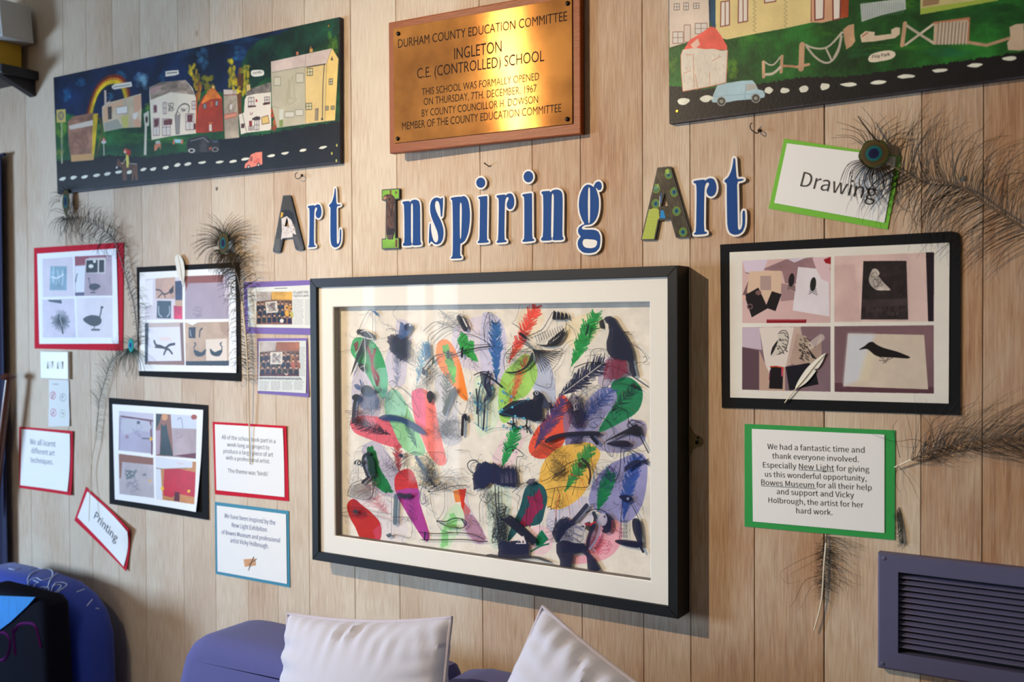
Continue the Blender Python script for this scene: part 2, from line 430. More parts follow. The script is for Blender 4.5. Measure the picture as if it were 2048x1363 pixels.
cuts = [(-5.0, 0), (-4.86, 1), (-4.7, 1), (-4.54, 1), (-4.38, 1), (-4.22, 1), (-4.06, 1), (-3.9, 1), (-3.74, 1), (-3.58, 1), (-3.42, 1), (-3.20, 1.4), (-2.99, 1.6), (-2.87, 1), (-2.74, .8), (-2.609, 1.2), (-2.437, 1), (-2.30, 1),
        (-2.165, .8), (-2.05, .9), (-1.931, .9), (-1.769, 2.2), (-1.619, 1.2), (-1.365, 1.2), (-1.219, 1), (-1.092, 1.2), (-0.939, 1.4), (-0.829, 1.3), (-0.689, 1.5), (-0.547, 3.4), (-0.366, 1.6), (-0.26, 1.8), (-0.13, 1.4), (0.02, 1.2)]
x = 0.16
while x < 2.2: cuts.append((x, 1.2)); x += .14
cuts.append((2.2, 0))
for (xa, ga), (xb, gb) in zip(cuts[:-1], cuts[1:]):
    k_ = .45 if xb < -1.9 else 1.0; ga *= k_; gb *= k_
    a, b_ = xa + ga * .00028, xb - gb * .00028; ch = .0006 + .0005 * k_
    prof = [(a, .014), (a, .0014), (a + ch, 0.0), (b_ - ch, 0.0), (b_, .0014), (b_, .014)]
    V = [Vector((p[0], p[1], z)) for z in (0.0, 2.75) for p in prof]
    F = [(i, i + 1, i + 7, i + 6) for i in range(5)] + [(5, 4, 3, 2, 1, 0), (6, 7, 8, 9, 10, 11), (5, 0, 6, 11)]
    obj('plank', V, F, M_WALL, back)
tag(box_obj('floor', -5.1, 2.3, -6.2, 0.1, -0.1, 0.0, mat('floor_vinyl', (84, 68, 58), .5, bump=.05)), kind='structure')
tag(box_obj('ceiling', -5.1, 2.3, -6.2, 0.1, 2.75, 2.85, mat('ceiling_white', (225, 218, 204), .85, bump=.1)), kind='structure')
tag(box_obj('wall_right', 2.2, 2.3, -6.2, 0.1, 0.0, 2.75, mat('wall_dark_paint', (110, 92, 78), .8)), kind='structure')
def wall_holes(name, axis, pos, span, holes, m):
    """a wall with window openings: holes = (from, to, sill, head) along the wall"""
    bm = bmesh.new(); a0, a1 = span; t = .1
    def blk(u0, u1, z0, z1):
        if axis == 'x': box(bm, pos, pos + t, u0, u1, z0, z1)
        else: box(bm, u0, u1, pos, pos + t, z0, z1)
    cur = a0
    for u0, u1, z0, z1 in holes:
        blk(cur, u0, 0, 2.75); blk(u0, u1, 0, z0); blk(u0, u1, z1, 2.75); cur = u1
    blk(cur, a1, 0, 2.75)
    return tag(bm_obj(name, bm, m), kind='structure')
HL = [(-5.2, -4.45, 0.25, 2.05), (-4.2, -1.6, .75, 1.95)]
wall_holes('wall_left', 'x', -5.1, (-6.2, 0.0), HL, M_PAINT)
HF = [(-2.2, .6, .95, 2.25)]  # unseen opening added for the rear fill light
wall_holes('wall_front', 'y', -6.2, (-5.1, 2.3), HF, M_PAINT)
M_UPVC = mat('white_window_frame', (232, 232, 228), .4)
for k, (u0, u1, z0, z1) in enumerate(HL):
    w_ = bpy.data.objects.new('window_%d' % (k + 1), None); COL.objects.link(w_); w_['kind'] = 'structure'
    for nm, a, b_, c, d_ in (('frame', u0, u0 + .05, z0, z1), ('frame', u1 - .05, u1, z0, z1), ('frame', u0, u1, z0, z0 + .05), ('frame', u0, u1, z1 - .05, z1), ('mullion', (u0 + u1) / 2 - .025, (u0 + u1) / 2 + .025, z0, z1)):
        box_obj(nm, -5.07, -5.02, a, b_, c, d_, M_UPVC, w_)
w_ = bpy.data.objects.new('window_3', None); COL.objects.link(w_); w_['kind'] = 'structure'  # unseen frame added round the rear fill light
u0, u1, z0, z1 = HF[0]
for nm, a, b_, c, d_ in (('frame', u0, u0 + .05, z0, z1), ('frame', u1 - .05, u1, z0, z1), ('frame', u0, u1, z0, z0 + .05), ('frame', u0, u1, z1 - .05, z1), ('mullion', -.82, -.77, z0, z1)):
    box_obj(nm, a, b_, -6.17, -6.12, c, d_, M_UPVC, w_)

# ============================================================ PAPERS, CARDS
M_WHITE = mat('white_paper', (236, 234, 230), .6, var=.01, scale=5, bump=.05, bscale=900)
M_BLACK = mat('black_sugar_paper', (26, 26, 28), .75, var=.15, scale=300, bump=.1, bscale=900, spec=.12)
M_RED = mat('red_sugar_paper', (200, 30, 52), .75, var=.08, scale=300, bump=.1, bscale=900, spec=.12)
M_GREEN = mat('green_card', (28, 150, 62), .65, var=.06, scale=200)
M_LIME = mat('lime_card', (112, 186, 44), .65, var=.06, scale=200)
M_PURPLE = mat('purple_card', (118, 92, 168), .65, var=.06, scale=200)
M_TEAL = mat('teal_card', (50, 132, 160), .65, var=.06, scale=200)
M_INK = mat('black_ink', (28, 28, 34), .5, var=0)
M_BLUEINK = mat('blue_ink', (34, 62, 130), .5, var=0)
M_GREYINK = mat('grey_ink', (66, 74, 92), .5, var=0)

def inset(q, l, t, r, b):
    """corner list inset by photo pixels"""
    return [(q[0][0] + l, q[0][1] + t), (q[1][0] - r, q[1][1] + t), (q[2][0] - r, q[2][1] - b), (q[3][0] + l, q[3][1] - b)]
def at_wall(q, d=0.0):
    c = np.mean(np.asarray(q, float), 0); x, z = W(c[0], c[1], d); return (x, -d, z)

def _mx(a, b): return tuple(max(x, y + (.0006 if y else 0)) for x, y in zip(a, b))
def poster(name, label, cat, outer, inner, mcard, canvas=None, dc=.0025, dp=.0042, bul=.002, lift=(0, 0, 0, 0), clift=(0, 0, 0, 0), pname='print', cb=.001):
    t = thing(name, label, cat, at_wall(outer))
    sheet('backing_card', outer, dc, mcard, t, bulge=cb, lift=clift, thick=.001)
    if canvas: m = canvas.material(name + '_print', rough=.45)
    else: m = M_WHITE
    lift = _mx(lift, clift)
    s = sheet(pname, inner, dp, m, t, nx=10, ny=10, bulge=bul, lift=lift, thick=.0003, uv=canvas.uv() if canvas else None)
    return t

LILAC = (205, 190, 205)
# ---- photo sheet on red paper
K = crop(40, 370, 4.01)
q = [K((138, 550))[0], K((775, 508))[0], K((790, 1270))[0], K((155, 1272))[0]]
c = Canvas(q, .0042, 1100, (240, 240, 244))
c.poly(K((180, 592), (425, 575), (440, 890), (185, 898)), (214, 206, 216), tex=.02)
c.poly(K((245, 650), (378, 650), (378, 842), (240, 842)), (128, 160, 176), tex=.12)
for _ in range(14):
    a, b_ = 250 + 110 * rng.random(), 690 + 130 * rng.random(); c.line(K((a, b_), (a + 10 - 20 * rng.random(), b_ - 50)), 2.2, (205, 222, 228), .7)
c.line(K((255, 735), (300, 745), (350, 715)), 3.5, (232, 236, 238), .8, sm=3)
c.poly(K((440, 572), (740, 560), (742, 885), (445, 888)), (178, 158, 168), tex=.06)
c.poly(K((445, 650), (525, 645), (520, 862), (452, 865)), (222, 224, 232)); c.line(K((462, 712), (455, 745), (450, 775)), 2.4, (30, 50, 66))
c.poly(K((440, 572), (700, 560), (695, 575), (560, 580), (530, 600), (525, 640), (445, 645)), (150, 70, 85))
c.poly(K((528, 592), (690, 585), (684, 708), (525, 705)), (220, 214, 206)); c.poly(K((535, 603), (626, 600), (626, 700), (530, 702)), (20, 26, 34)); c.poly(K((638, 600), (678, 600), (678, 698), (636, 700)), (22, 26, 34))
c.ell(*K((572, 650))[0], 5, 4, (230, 226, 216)); c.ell(*K((600, 612))[0], 3, 3, (230, 226, 216))
def goose(cx, cy, s, col, flip=1):
    P = lambda *p: [(cx + flip * a * s, cy + b * s) for a, b in p]
    c.poly(P((-20, -2), (-8, -9), (6, -8), (12, -2), (10, 6), (0, 10), (-10, 7)), col, sm=3, tex=.2)
    c.line(P((8, -3), (11, -14), (12, -22)), 3.2 * s, col, sm=3); c.ell(cx + flip * 13 * s, cy - 23 * s, 2.6 * s, 2 * s, col)
    c.line(P((0, 9), (-1, 15)), 2 * s, col); c.line(P((-5, 16), (8, 16)), 3 * s, col)
goose(*K((592, 815))[0], .72, (52, 52, 68), -1)
c.poly(K((445, 862), (520, 858), (520, 885), (448, 888)), (84, 76, 112))
c.poly(K((180, 918), (440, 908), (450, 1222), (182, 1222)), (208, 200, 214), tex=.04)
c.poly(K((228, 920), (335, 920), (340, 950), (230, 932)), (60, 78, 92))
for k in range(60):
    g = 2 * math.pi * k / 60; r = 55 + 30 * rng.random(); c.line(K((330, 1090), (330 + r * math.cos(g), 1090 + r * 1.15 * math.sin(g))), .9, (30, 44, 52), .85)
c.line(K((315, 1050), (335, 1120), (345, 1185)), 7, (16, 30, 40), sm=3, taper=.4); c.line(K((320, 1050), (340, 1130)), 2, (200, 205, 210))
c.poly(K((458, 905), (742, 900), (745, 1222), (462, 1222)), (222, 214, 220), tex=.03)
goose(*K((600, 1085))[0], 1.15, (36, 46, 54), 1)
poster('photo_sheet', 'sheet of four bird pictures on bright red paper, upper left of the wall', 'poster', K((112, 503), (830, 458), (822, 1328), (116, 1310)), q, M_RED, c, lift=(0, .002, 0, 0))

# ---- photo sheet on black paper, upper
K = crop(250, 410, 3.684)
q = [K((108, 496))[0], K((812, 460))[0], K((826, 1235))[0], K((104, 1220))[0]]
c = Canvas(q, .0042, 1200, (240, 239, 236))
c.poly(K((150, 545), (425, 528), (430, 842), (148, 842)), (214, 206, 214))
c.poly(K((225, 540), (370, 530), (372, 690), (228, 690)), (196, 160, 142), tex=.08); c.poly(K((370, 560), (425, 555), (425, 700), (374, 700)), (52, 62, 92), tex=.2)
c.line(K((230, 622), (262, 628), (290, 655), (330, 640), (358, 600)), 2.6, (48, 30, 34), sm=4); c.line(K((245, 680), (280, 650), (300, 680)), 2.4, (48, 30, 34), sm=3); c.poly(K((325, 630), (358, 594), (360, 640), (335, 655)), (44, 28, 32))
c.poly(K((238, 703), (343, 706), (342, 835), (236, 832)), (58, 76, 92), tex=.1); c.line(K((250, 745), (252, 800), (275, 822)), 2, (200, 212, 220), sm=3); c.line(K((330, 745), (332, 795), (312, 822)), 2, (200, 212, 220), sm=3)
c.poly(K((362, 740), (426, 742), (426, 840), (364, 838)), (190, 44, 84), tex=.15); c.poly(K((372, 700), (425, 700), (425, 745), (372, 742)), (196, 160, 130)); c.poly(K((148, 560), (206, 548), (206, 738), (150, 752)), (232, 230, 234)); c.line(K((148, 755), (196, 740)), 1.5, (130, 120, 124))
c.poly(K((445, 524), (768, 512), (766, 838), (446, 840)), (168, 152, 166), tex=.05, st=(.3, .3)); c.poly(K((448, 524), (725, 512), (722, 568), (470, 575), (446, 640)), (140, 76, 64)); c.poly(K((725, 513), (768, 511), (768, 700), (735, 680)), (196, 182, 190))
c.scrib(*K((490, 740))[0], *K((570, 830))[0], 9, .8, (96, 86, 100), .7)
c.poly(K((148, 866), (432, 862), (442, 1178), (150, 1172)), (226, 224, 236)); c.poly(K((148, 868), (176, 868), (170, 1172), (150, 1172)), (44, 56, 68)); c.poly(K((170, 870), (430, 862), (432, 895), (176, 900)), (196, 176, 168)); c.poly(K((408, 870), (432, 866), (441, 1178), (420, 1160)), (128, 100, 92)); c.poly(K((165, 1150), (420, 1146), (441, 1178), (160, 1172)), (140, 106, 96))
c.line(K((218, 1000), (232, 1030), (270, 1040), (300, 1052), (330, 1030), (368, 1022)), 5, (42, 40, 42), sm=4, tex=.2); c.line(K((290, 1098), (305, 1066), (325, 1062), (350, 1092)), 4.4, (42, 40, 42), sm=4); c.line(K((225, 1045), (290, 1052)), 3, (42, 40, 42)); c.ell(*K((300, 985))[0], 14, 4, (232, 206, 196), .7)
c.poly(K((446, 864), (768, 858), (770, 1182), (450, 1180)), (188, 160, 134), tex=.08); c.poly(K((455, 864), (545, 862), (500, 885)), (234, 232, 230)); c.poly(K((474, 900), (525, 898), (522, 980), (474, 978)), (36, 40, 58)); c.line(K((484, 920), (490, 965)), 2, (180, 184, 200)); c.line(K((572, 908), (556, 925), (552, 970)), 3, (34, 34, 40), sm=3)
c.poly(K((598, 988), (752, 982), (756, 1148), (602, 1145)), (224, 208, 190)); c.poly(K((450, 1150), (770, 1145), (770, 1182), (450, 1180)), (38, 46, 56)); c.poly(K((700, 862), (768, 860), (768, 980), (712, 930)), (170, 140, 116))
def swan(cx, cy, s, col, f=1):
    P = lambda *p: [(cx + f * a * s, cy + b * s) for a, b in p]
    c.poly(P((-12, -3), (-4, -2), (4, 1), (13, -6), (11, 5), (3, 9), (-7, 8)), col, sm=3); c.line(P((-9, 0), (-11, -9), (-7, -15), (-10, -18)), 2.4 * s, col, sm=3)
swan(*K((552, 1080))[0], 1.0, (38, 50, 62), 1); swan(*K((678, 1078))[0], 1.0, (30, 42, 56), -1)
poster('photo_sheet', 'bird picture sheet on black paper beneath the peacock eye feather, left of the big frame', 'poster', K((85, 457), (840, 420), (856, 1298), (103, 1258)), q, M_BLACK, c, lift=(0, 0, .003, .002))

# ---- photo sheet on black paper, lower
K = crop(200, 780, 5.05)
q = [K((125, 140))[0], K((1042, 198))[0], K((1000, 1222))[0], K((150, 1100))[0]]
c = Canvas(K((125, 130), (1048, 130), (1048, 1225), (125, 1225)), .0042, 1200, (238, 238, 238))
c.poly(K((195, 210), (542, 235), (540, 640), (190, 605)), (164, 158, 178), tex=.06, st=(.3, .3)); c.poly(K((190, 212), (542, 235), (540, 300), (200, 255)), (200, 192, 206)); c.line(K((215, 262), (535, 308)), 3.2, (92, 44, 54)); c.line(K((512, 310), (530, 560), (528, 640)), 5, (110, 64, 76)); c.line(K((200, 270), (195, 600)), 2, (112, 78, 92))
c.poly(K((230, 290), (500, 320), (500, 420), (380, 400), (240, 450)), (184, 182, 194), sm=2); c.ell(*K((390, 325))[0], 3.5, 3, (60, 74, 92)); c.scrib(*K((330, 330))[0], *K((450, 520))[0], 10, .8, (112, 110, 140), .6); c.line(K((430, 485), (505, 488)), 2, (50, 66, 72)); c.ell(*K((520, 490))[0], 3, 4, (222, 170, 40)); c.ell(*K((275, 470))[0], 4, 4, (150, 110, 124), .7)
c.poly(K((565, 235), (975, 258), (972, 690), (570, 660)), (178, 160, 164), tex=.05); c.poly(K((715, 242), (975, 258), (975, 390), (725, 380)), (206, 212, 226)); c.poly(K((565, 235), (715, 243), (745, 665), (570, 658)), (142, 96, 78)); c.poly(K((567, 236), (625, 240), (600, 330), (567, 400)), (40, 52, 48))
c.ell(*K((655, 270))[0], 6, 7, (210, 150, 96)); c.poly(K((618, 335), (645, 360), (672, 340), (690, 440), (745, 662), (610, 652), (620, 480)), (44, 58, 64), sm=0, tex=.15); c.poly(K((570, 410), (612, 400), (608, 640), (572, 650)), (176, 150, 164)); c.line(K((785, 300), (800, 280), (825, 290), (838, 385)), 1.8, (128, 140, 160), sm=3); c.ell(*K((950, 270))[0], 6, 5, (160, 76, 52)); c.poly(K((745, 660), (972, 632), (972, 690)), (104, 50, 60)); c.scrib(*K((770, 420))[0], *K((850, 520))[0], 8, .7, (130, 118, 130), .6)
c.poly(K((190, 640), (545, 682), (552, 1088), (196, 1045)), (176, 166, 170), tex=.06); c.poly(K((190, 640), (545, 682), (543, 752), (225, 722), (212, 890), (196, 890)), (140, 92, 76)); c.scrib(*K((250, 800))[0], *K((370, 900))[0], 30, 1.6, (66, 88, 92), .7); c.scrib(*K((260, 900))[0], *K((400, 1030))[0], 26, 1.2, (104, 104, 120), .5); c.scrib(*K((430, 830))[0], *K((470, 865))[0], 8, 1.3, (70, 80, 96), .8); c.ell(*K((510, 912))[0], 2.5, 2.5, (226, 176, 80))
c.poly(K((568, 672), (975, 722), (978, 1146), (575, 1095)), (196, 132, 78), tex=.08); c.poly(K((568, 672), (940, 715), (940, 780), (620, 795), (640, 1100), (575, 1095)), (216, 218, 226)); c.line(K((575, 785), (640, 795), (890, 785)), 2, (150, 124, 100)); c.poly(K((655, 795), (800, 790), (974, 828), (976, 1075), (800, 1040), (740, 1080), (650, 1060)), (196, 28, 52), tex=.08)
c.poly(K((770, 1020), (820, 1030), (820, 1120), (760, 1112)), (88, 24, 40)); c.ell(*K((638, 990))[0], 3.4, 4, (236, 186, 30)); c.ell(*K((915, 1015))[0], 3.2, 3, (240, 190, 50)); c.scrib(*K((770, 730))[0], *K((850, 755))[0], 5, .9, (220, 170, 176), .7)
poster('photo_sheet', 'picture sheet on black paper with a red panel, its lower right corner curling', 'poster', K((88, 75), (1088, 150), (1098, 1308), (95, 1145)), q, M_BLACK, c, lift=(0, 0, .012, 0), clift=(0, 0, .002, 0))

# ---- large photo sheet on black card at the right
K = crop(1420, 440, 3.324)
q = [K((130, 213))[0], K((1592, 150))[0], K((1586, 1218))[0], K((134, 1178))[0]]
c = Canvas(q, .0055, 1800, (226, 221, 210))
c.im[..., :3] *= (1 + .012 * NZ[np.arange(c.h) % 512][:, np.arange(c.w) % 512])[..., None]
G = (1.0, 1.0)
c.poly(K((215, 270), (803, 243), (802, 682), (215, 684)), (206, 172, 168), tex=.03, st=(.3, .3))
c.poly(K((340, 330), (500, 262), (690, 246), (800, 320), (780, 430), (500, 420), (480, 340)), (150, 116, 120), tex=.06); c.poly(K((215, 270), (385, 262), (345, 365), (235, 345)), (214, 198, 214)); c.line(K((236, 348), (300, 364)), 1.4, (110, 84, 90))
c.poly(K((215, 500), (258, 395), (262, 490)), (118, 86, 88)); c.poly(K((262, 340), (472, 336), (476, 480), (380, 540), (245, 480)), (214, 184, 158)); c.poly(K((475, 420), (600, 440), (560, 530), (470, 540)), (162, 130, 130)); c.rect(*K((335, 370))[0], *K((407, 465))[0], (172, 146, 138))
c.poly(K((230, 500), (322, 448), (385, 585), (278, 646)), (22, 14, 18)); c.poly(K((412, 472), (476, 492), (436, 604), (368, 580)), (20, 14, 16)); c.ell(*K((322, 482))[0], 6, 5, (120, 84, 84)); c.ell(*K((266, 574))[0], 6, 6, (110, 80, 82)); c.ell(*K((266, 574))[0], 3.5, 3.5, (30, 18, 22)); c.ell(*K((226, 512))[0], 4, 5, (222, 176, 160))
c.poly(K((585, 310), (790, 330), (795, 640), (550, 600)), (222, 214, 218), tex=.02); c.poly(K((680, 250), (790, 244), (802, 420), (740, 390), (705, 320)), (216, 186, 190)); c.poly(K((755, 262), (803, 243), (803, 292), (770, 286)), (150, 14, 30)); c.poly(K((520, 260), (640, 250), (560, 282)), (206, 196, 210))
def quill(x, y, h, col):
    c.ell(x, y - h * .12, h * .16, h * .38, col, rot=.12)
    for k in range(13):
        f = k / 13; c.line([(x - h * .02, y - h * .35 + f * h * .75), (x + (-1) ** k * h * (.1 + .14 * f), y - h * .2 + f * h * .72)], 1.1, col, .9)
quill(*K((542, 412))[0], 36, (26, 22, 24)); quill(*K((686, 440))[0], 37, (30, 30, 32))
c.poly(K((378, 660), (642, 660), (640, 683), (376, 683)), (132, 18, 34)); c.line(K((390, 665), (630, 665)), 1, (200, 80, 80))
c.poly(K((828, 240), (1492, 213), (1490, 672), (828, 675)), (214, 184, 176), tex=.05, st=(.8, .8)); c.poly(K((828, 300), (960, 290), (1010, 672), (828, 675)), (202, 168, 162), tex=.05, a=.6, soft=6); c.poly(K((1330, 250), (1440, 215), (1452, 672), (1330, 672)), (222, 194, 184), a=.5, soft=6)
c.poly(K((1435, 214), (1490, 213), (1487, 672), (1450, 672)), (34, 24, 34))
c.poly(K((1020, 272), (1306, 270), (1318, 660), (1004, 660)), (40, 32, 34), tex=.25, st=(2, 2)); c.poly(K((1014, 530), (1312, 520), (1314, 570), (1010, 575)), (78, 66, 66), a=.6, soft=4, tex=.2)
for _ in range(90): a, b_ = 1020 + 285 * rng.random(), 590 + 60 * rng.random(); c.line(K((a, b_), (a + 8 * rng.random(), b_ - 22)), .7, (88, 78, 76), .6)
for _ in range(70): a, b_ = 1030 + 270 * rng.random(), 285 + 220 * rng.random(); c.line(K((a, b_), (a + 14 * rng.random(), b_ - 18)), .7, (70, 58, 58), .6)
c.poly(K((1062, 365), (1082, 325), (1110, 325), (1130, 355), (1120, 372), (1160, 420), (1202, 464), (1160, 466), (1110, 465), (1070, 435), (1056, 400)), (190, 180, 168), sm=2, tex=.12, st=(2, 2)); c.scrib(*K((1066, 340))[0], *K((1150, 455))[0], 14, .9, (70, 60, 58), .8)
c.poly(K((215, 712), (802, 706), (802, 1140), (214, 1126)), (126, 102, 110), tex=.05, st=(.4, .4)); c.poly(K((214, 712), (330, 712), (345, 862), (214, 842)), (196, 178, 192)); c.poly(K((214, 842), (325, 866), (325, 1126), (214, 1126)), (92, 68, 76)); c.poly(K((328, 712), (560, 710), (550, 850), (505, 972), (380, 1035)), (222, 210, 200)); c.poly(K((328, 866), (400, 1030), (500, 975), (500, 1135), (328, 1130)), (188, 156, 138)); c.poly(K((560, 710), (602, 708), (620, 800), (540, 960), (505, 972)), (194, 168, 156))
c.poly(K((575, 752), (640, 770), (700, 850), (740, 760), (745, 950), (600, 972), (530, 950)), (170, 144, 130), tex=.06); c.poly(K((610, 706), (740, 706), (700, 780), (640, 770)), (128, 100, 106)); c.line(K((660, 840), (740, 780)), 14, (226, 214, 200), .55)
# two spotted owls
c.poly(K((455, 755), (475, 735), (505, 735), (520, 765), (518, 815), (500, 860), (465, 890), (405, 905), (415, 860), (450, 810)), (206, 198, 184), sm=3); c.line(K((455, 755), (475, 735), (505, 735), (520, 765), (518, 815), (500, 860), (465, 890)), 1.2, (40, 34, 34), sm=3); c.poly(K((404, 900), (415, 845), (455, 795), (430, 860)), (30, 26, 28), sm=2)
for k in range(34): a, b_ = 440 + 75 * rng.random(), 760 + 120 * rng.random(); c.line(K((a, b_), (a + 8, b_ + 7)), 1.5, (44, 36, 36), .85) if (a > 455 or b_ > 830) else None
c.line(K((468, 752), (485, 748), (510, 756)), 1.2, (40, 34, 34), sm=3); c.scrib(*K((440, 880))[0], *K((475, 900))[0], 6, .7, (40, 34, 34))
c.poly(K((585, 790), (600, 768), (635, 775), (650, 810), (660, 860), (705, 925), (650, 952), (610, 900), (588, 850)), (176, 156, 138), sm=3)
for k in range(46): a, b_ = 590 + 70 * rng.random(), 780 + 150 * rng.random(); c.line(K((a, b_), (a + 9, b_ + 8)), 1.8, (46, 34, 32), .85)
c.poly(K((645, 840), (660, 860), (712, 925), (680, 915)), (34, 28, 30)); c.poly(K((405, 970), (488, 975), (482, 1122), (392, 1118)), (20, 10, 16)); c.line(K((402, 974), (440, 972), (486, 980), (480, 1030)), 2.6, (188, 60, 30)); c.line(K((480, 985), (478, 1035)), 2.6, (206, 70, 110)); c.line(K((400, 1000), (396, 1060)), 2, (90, 20, 60))
c.poly(K((503, 975), (660, 948), (700, 985), (722, 1090), (528, 1130)), (18, 16, 26), tex=.2)
c.poly(K((828, 705), (1488, 698), (1488, 1152), (828, 1140)), (122, 92, 98), tex=.06, st=(.3, .3)); c.poly(K((828, 1080), (1488, 1110), (1488, 1152), (828, 1140)), (84, 50, 60), a=.8)
c.poly(K((918, 752), (1424, 762), (1450, 1124), (886, 1104)), (206, 190, 172), tex=.03); c.poly(K((918, 752), (1100, 756), (1050, 880), (1000, 1060), (886, 1104)), (206, 212, 224), a=.75, soft=10); c.poly(K((1030, 880), (1110, 840), (1060, 1060), (980, 1080)), (222, 212, 176), a=.5, soft=10)
c.poly(K((992, 860), (1030, 835), (1058, 812), (1085, 810), (1110, 828), (1160, 850), (1240, 872), (1300, 895), (1330, 910), (1310, 919), (1220, 912), (1150, 910), (1100, 898), (1065, 870), (1040, 855)), (22, 18, 18), sm=3)
c.line(K((1195, 905), (1165, 935), (1125, 930)), 1, (30, 24, 24)); c.line(K((1165, 935), (1150, 950)), 1, (30, 24, 24)); c.line(K((1225, 908), (1180, 930), (1165, 950)), 1, (30, 24, 24)); c.line(K((1110, 898), (1160, 925)), 1, (30, 24, 24))
t = thing('photo_board', 'large black-bordered board of four bird pictures with a crow lower right', 'poster', at_wall(q))
# card with rounded upper right corner
x0z = [W(*p, .004) for p in K((67, 162), (1600, 74), (1640, 80), (1658, 100), (1664, 140), (1662, 1296), (900, 1272), (78, 1246))]
plate('backing_card', [chaikin(x0z, 0)], .004, .0025, M_BLACK, t)
sheet('print', q, .0055, c.material('photo_board_print', rough=.5, bump=.08), t, 10, 10, bulge=.001, lift=(0, 0, 0, 0), thick=.0003, uv=c.uv())

# ---- newspaper cuttings on purple card
K = crop(470, 540, 5.241)
def paragraph(c, x0, y0, x1, y1, n, col=(120, 122, 128), w=1.0, a=.55):
    for i in range(n):
        y = y0 + (y1 - y0) * (i + .5) / n; x = x0
        while x < x1 - 2:
            l = 2 + 6 * rng.random(); c.line([(x, y), (min(x + l, x1), y + (min(x + l, x1) - x0) * .03)], w, col, a); x += l + 1.4
def crowd(c, K, x0, y0, x1, y1, dark, floor, gold):
    c.poly(K((x0, y0), (x1, y0 + 2), (x1, y1), (x0, y1)), (120, 92, 76), tex=.2, st=(2, 2)); w = x1 - x0; h = y1 - y0
    c.poly(K((x0, y0), (x0 + w * .42, y0), (x0 + w * .4, y0 + h * .25), (x0, y0 + h * .3)), (176, 166, 158), tex=.15); c.poly(K((x0 + w * .42, y0), (x1, y0), (x1, y0 + h * .26), (x0 + w * .42, y0 + h * .24)), gold, tex=.15); c.poly(K((x0, y1 - h * .1), (x1, y1 - h * .1), (x1, y1), (x0, y1)), floor)
    for r, (yy, nn) in enumerate(((.34, 9), (.52, 8), (.72, 7))):
        for k in range(nn):
            cx = x0 + w * ((k + .5 + .3 * (r % 2)) / nn); cy = y0 + h * (yy + .04 * rng.random()); cc = gold if (cx > x1 - w * .17 and r < 2) else dark
            c.poly(K((cx - w * .055, cy + h * .22), (cx - w * .05, cy + h * .08), (cx, cy + h * .04), (cx + w * .05, cy + h * .08), (cx + w * .055, cy + h * .22)), [v * (.8 + .4 * rng.random()) for v in cc]); c.ell(*K((cx, cy))[0], w * .026 / 5.2, h * .05 / 5.2, (206, 166, 140)); c.ell(*K((cx, cy - h * .03))[0], w * .026 / 5.2, h * .03 / 5.2, (70, 48, 36))
def held(c, K, a, b, d_, e):
    c.poly(K(a, b, d_, e), (214, 206, 192)); m = np.mean([a, b, d_, e], 0)
    pts = [tuple(m + (np.array(p) - m) * .78) for p in (a, b, d_, e)]; c.poly(K(*pts), (176, 166, 158), tex=.4, st=(5, 5))
    for _ in range(26):
        g = [tuple(m + (np.array(p) - m) * .7 * rng.random()) for p in ((a, b, d_, e)[rng.integers(4)], (a, b, d_, e)[rng.integers(4)])]; c.line(K(*g), .7, [(90, 80, 84), (120, 60, 70), (60, 90, 70)][rng.integers(3)], .7)
# upper cutting runs behind the big frame
q1 = K((130, 185), (905, 150), (905, 610), (138, 597))
c = Canvas(q1, .0035, 1500, (226, 228, 220))
crowd(c, K, 225, 225, 600, 568, (40, 50, 68), (140, 96, 88), (196, 152, 76)); held(c, K, (318, 335), (440, 322), (450, 442), (328, 450)); c.line(K((415, 192), (545, 188)), 1.2, (90, 92, 96))
c.ell(*K((490, 530))[0], 4, 4, (232, 222, 214))
paragraph(c, *K((150, 235))[0], *K((212, 420))[0], 12); paragraph(c, *K((612, 300))[0], *K((718, 570))[0], 17); paragraph(c, *K((735, 300))[0], *K((860, 575))[0], 17)
t = thing('newspaper_cutting', 'wide newspaper cutting on purple card, its right end behind the big frame', 'poster', at_wall(q1))
sheet('backing_card', K((90, 125), (930, 100), (930, 680), (105, 660)), .0022, M_PURPLE, t, thick=.001)
sheet('print', q1, .0035, c.material('cutting_print', rough=.6), t, thick=.0003, uv=c.uv())
lettering('lettering', [('65 pupils help', K((612, 248))[0], K((768, 240))[0], 1.25), ("Ingleton's work", K((612, 280))[0], K((772, 278))[0], 1.25)], .0038, M_GREYINK, t)
q2 = K((248, 745), (745, 738), (750, 1288), (246, 1262))
c = Canvas(q2, .004, 1500, (214, 216, 208))
crowd(c, K, 260, 752, 676, 1110, (46, 42, 48), (96, 52, 56), (150, 92, 64)); held(c, K, (373, 858), (500, 856), (502, 984), (374, 986)); c.poly(K((510, 1070), (545, 1085), (575, 1070), (545, 1105)), (214, 180, 166))
paragraph(c, *K((682, 800))[0], *K((735, 1110))[0], 20); paragraph(c, *K((262, 1122))[0], *K((700, 1140))[0], 2, (80, 84, 90), 1.8, .8)
for a, b_ in ((262, 360), (382, 478), (500, 608), (625, 722)): paragraph(c, *K((a, 1158))[0], *K((b_, 1255))[0], 8)
t = poster('newspaper_cutting', 'smaller newspaper cutting on purple card, below the wide one', 'poster', K((232, 712), (758, 712), (778, 1328), (238, 1290)), q2, M_PURPLE, c, dc=.002, dp=.004, lift=(0, 0, .002, .003), clift=(0, 0, .002, 0))

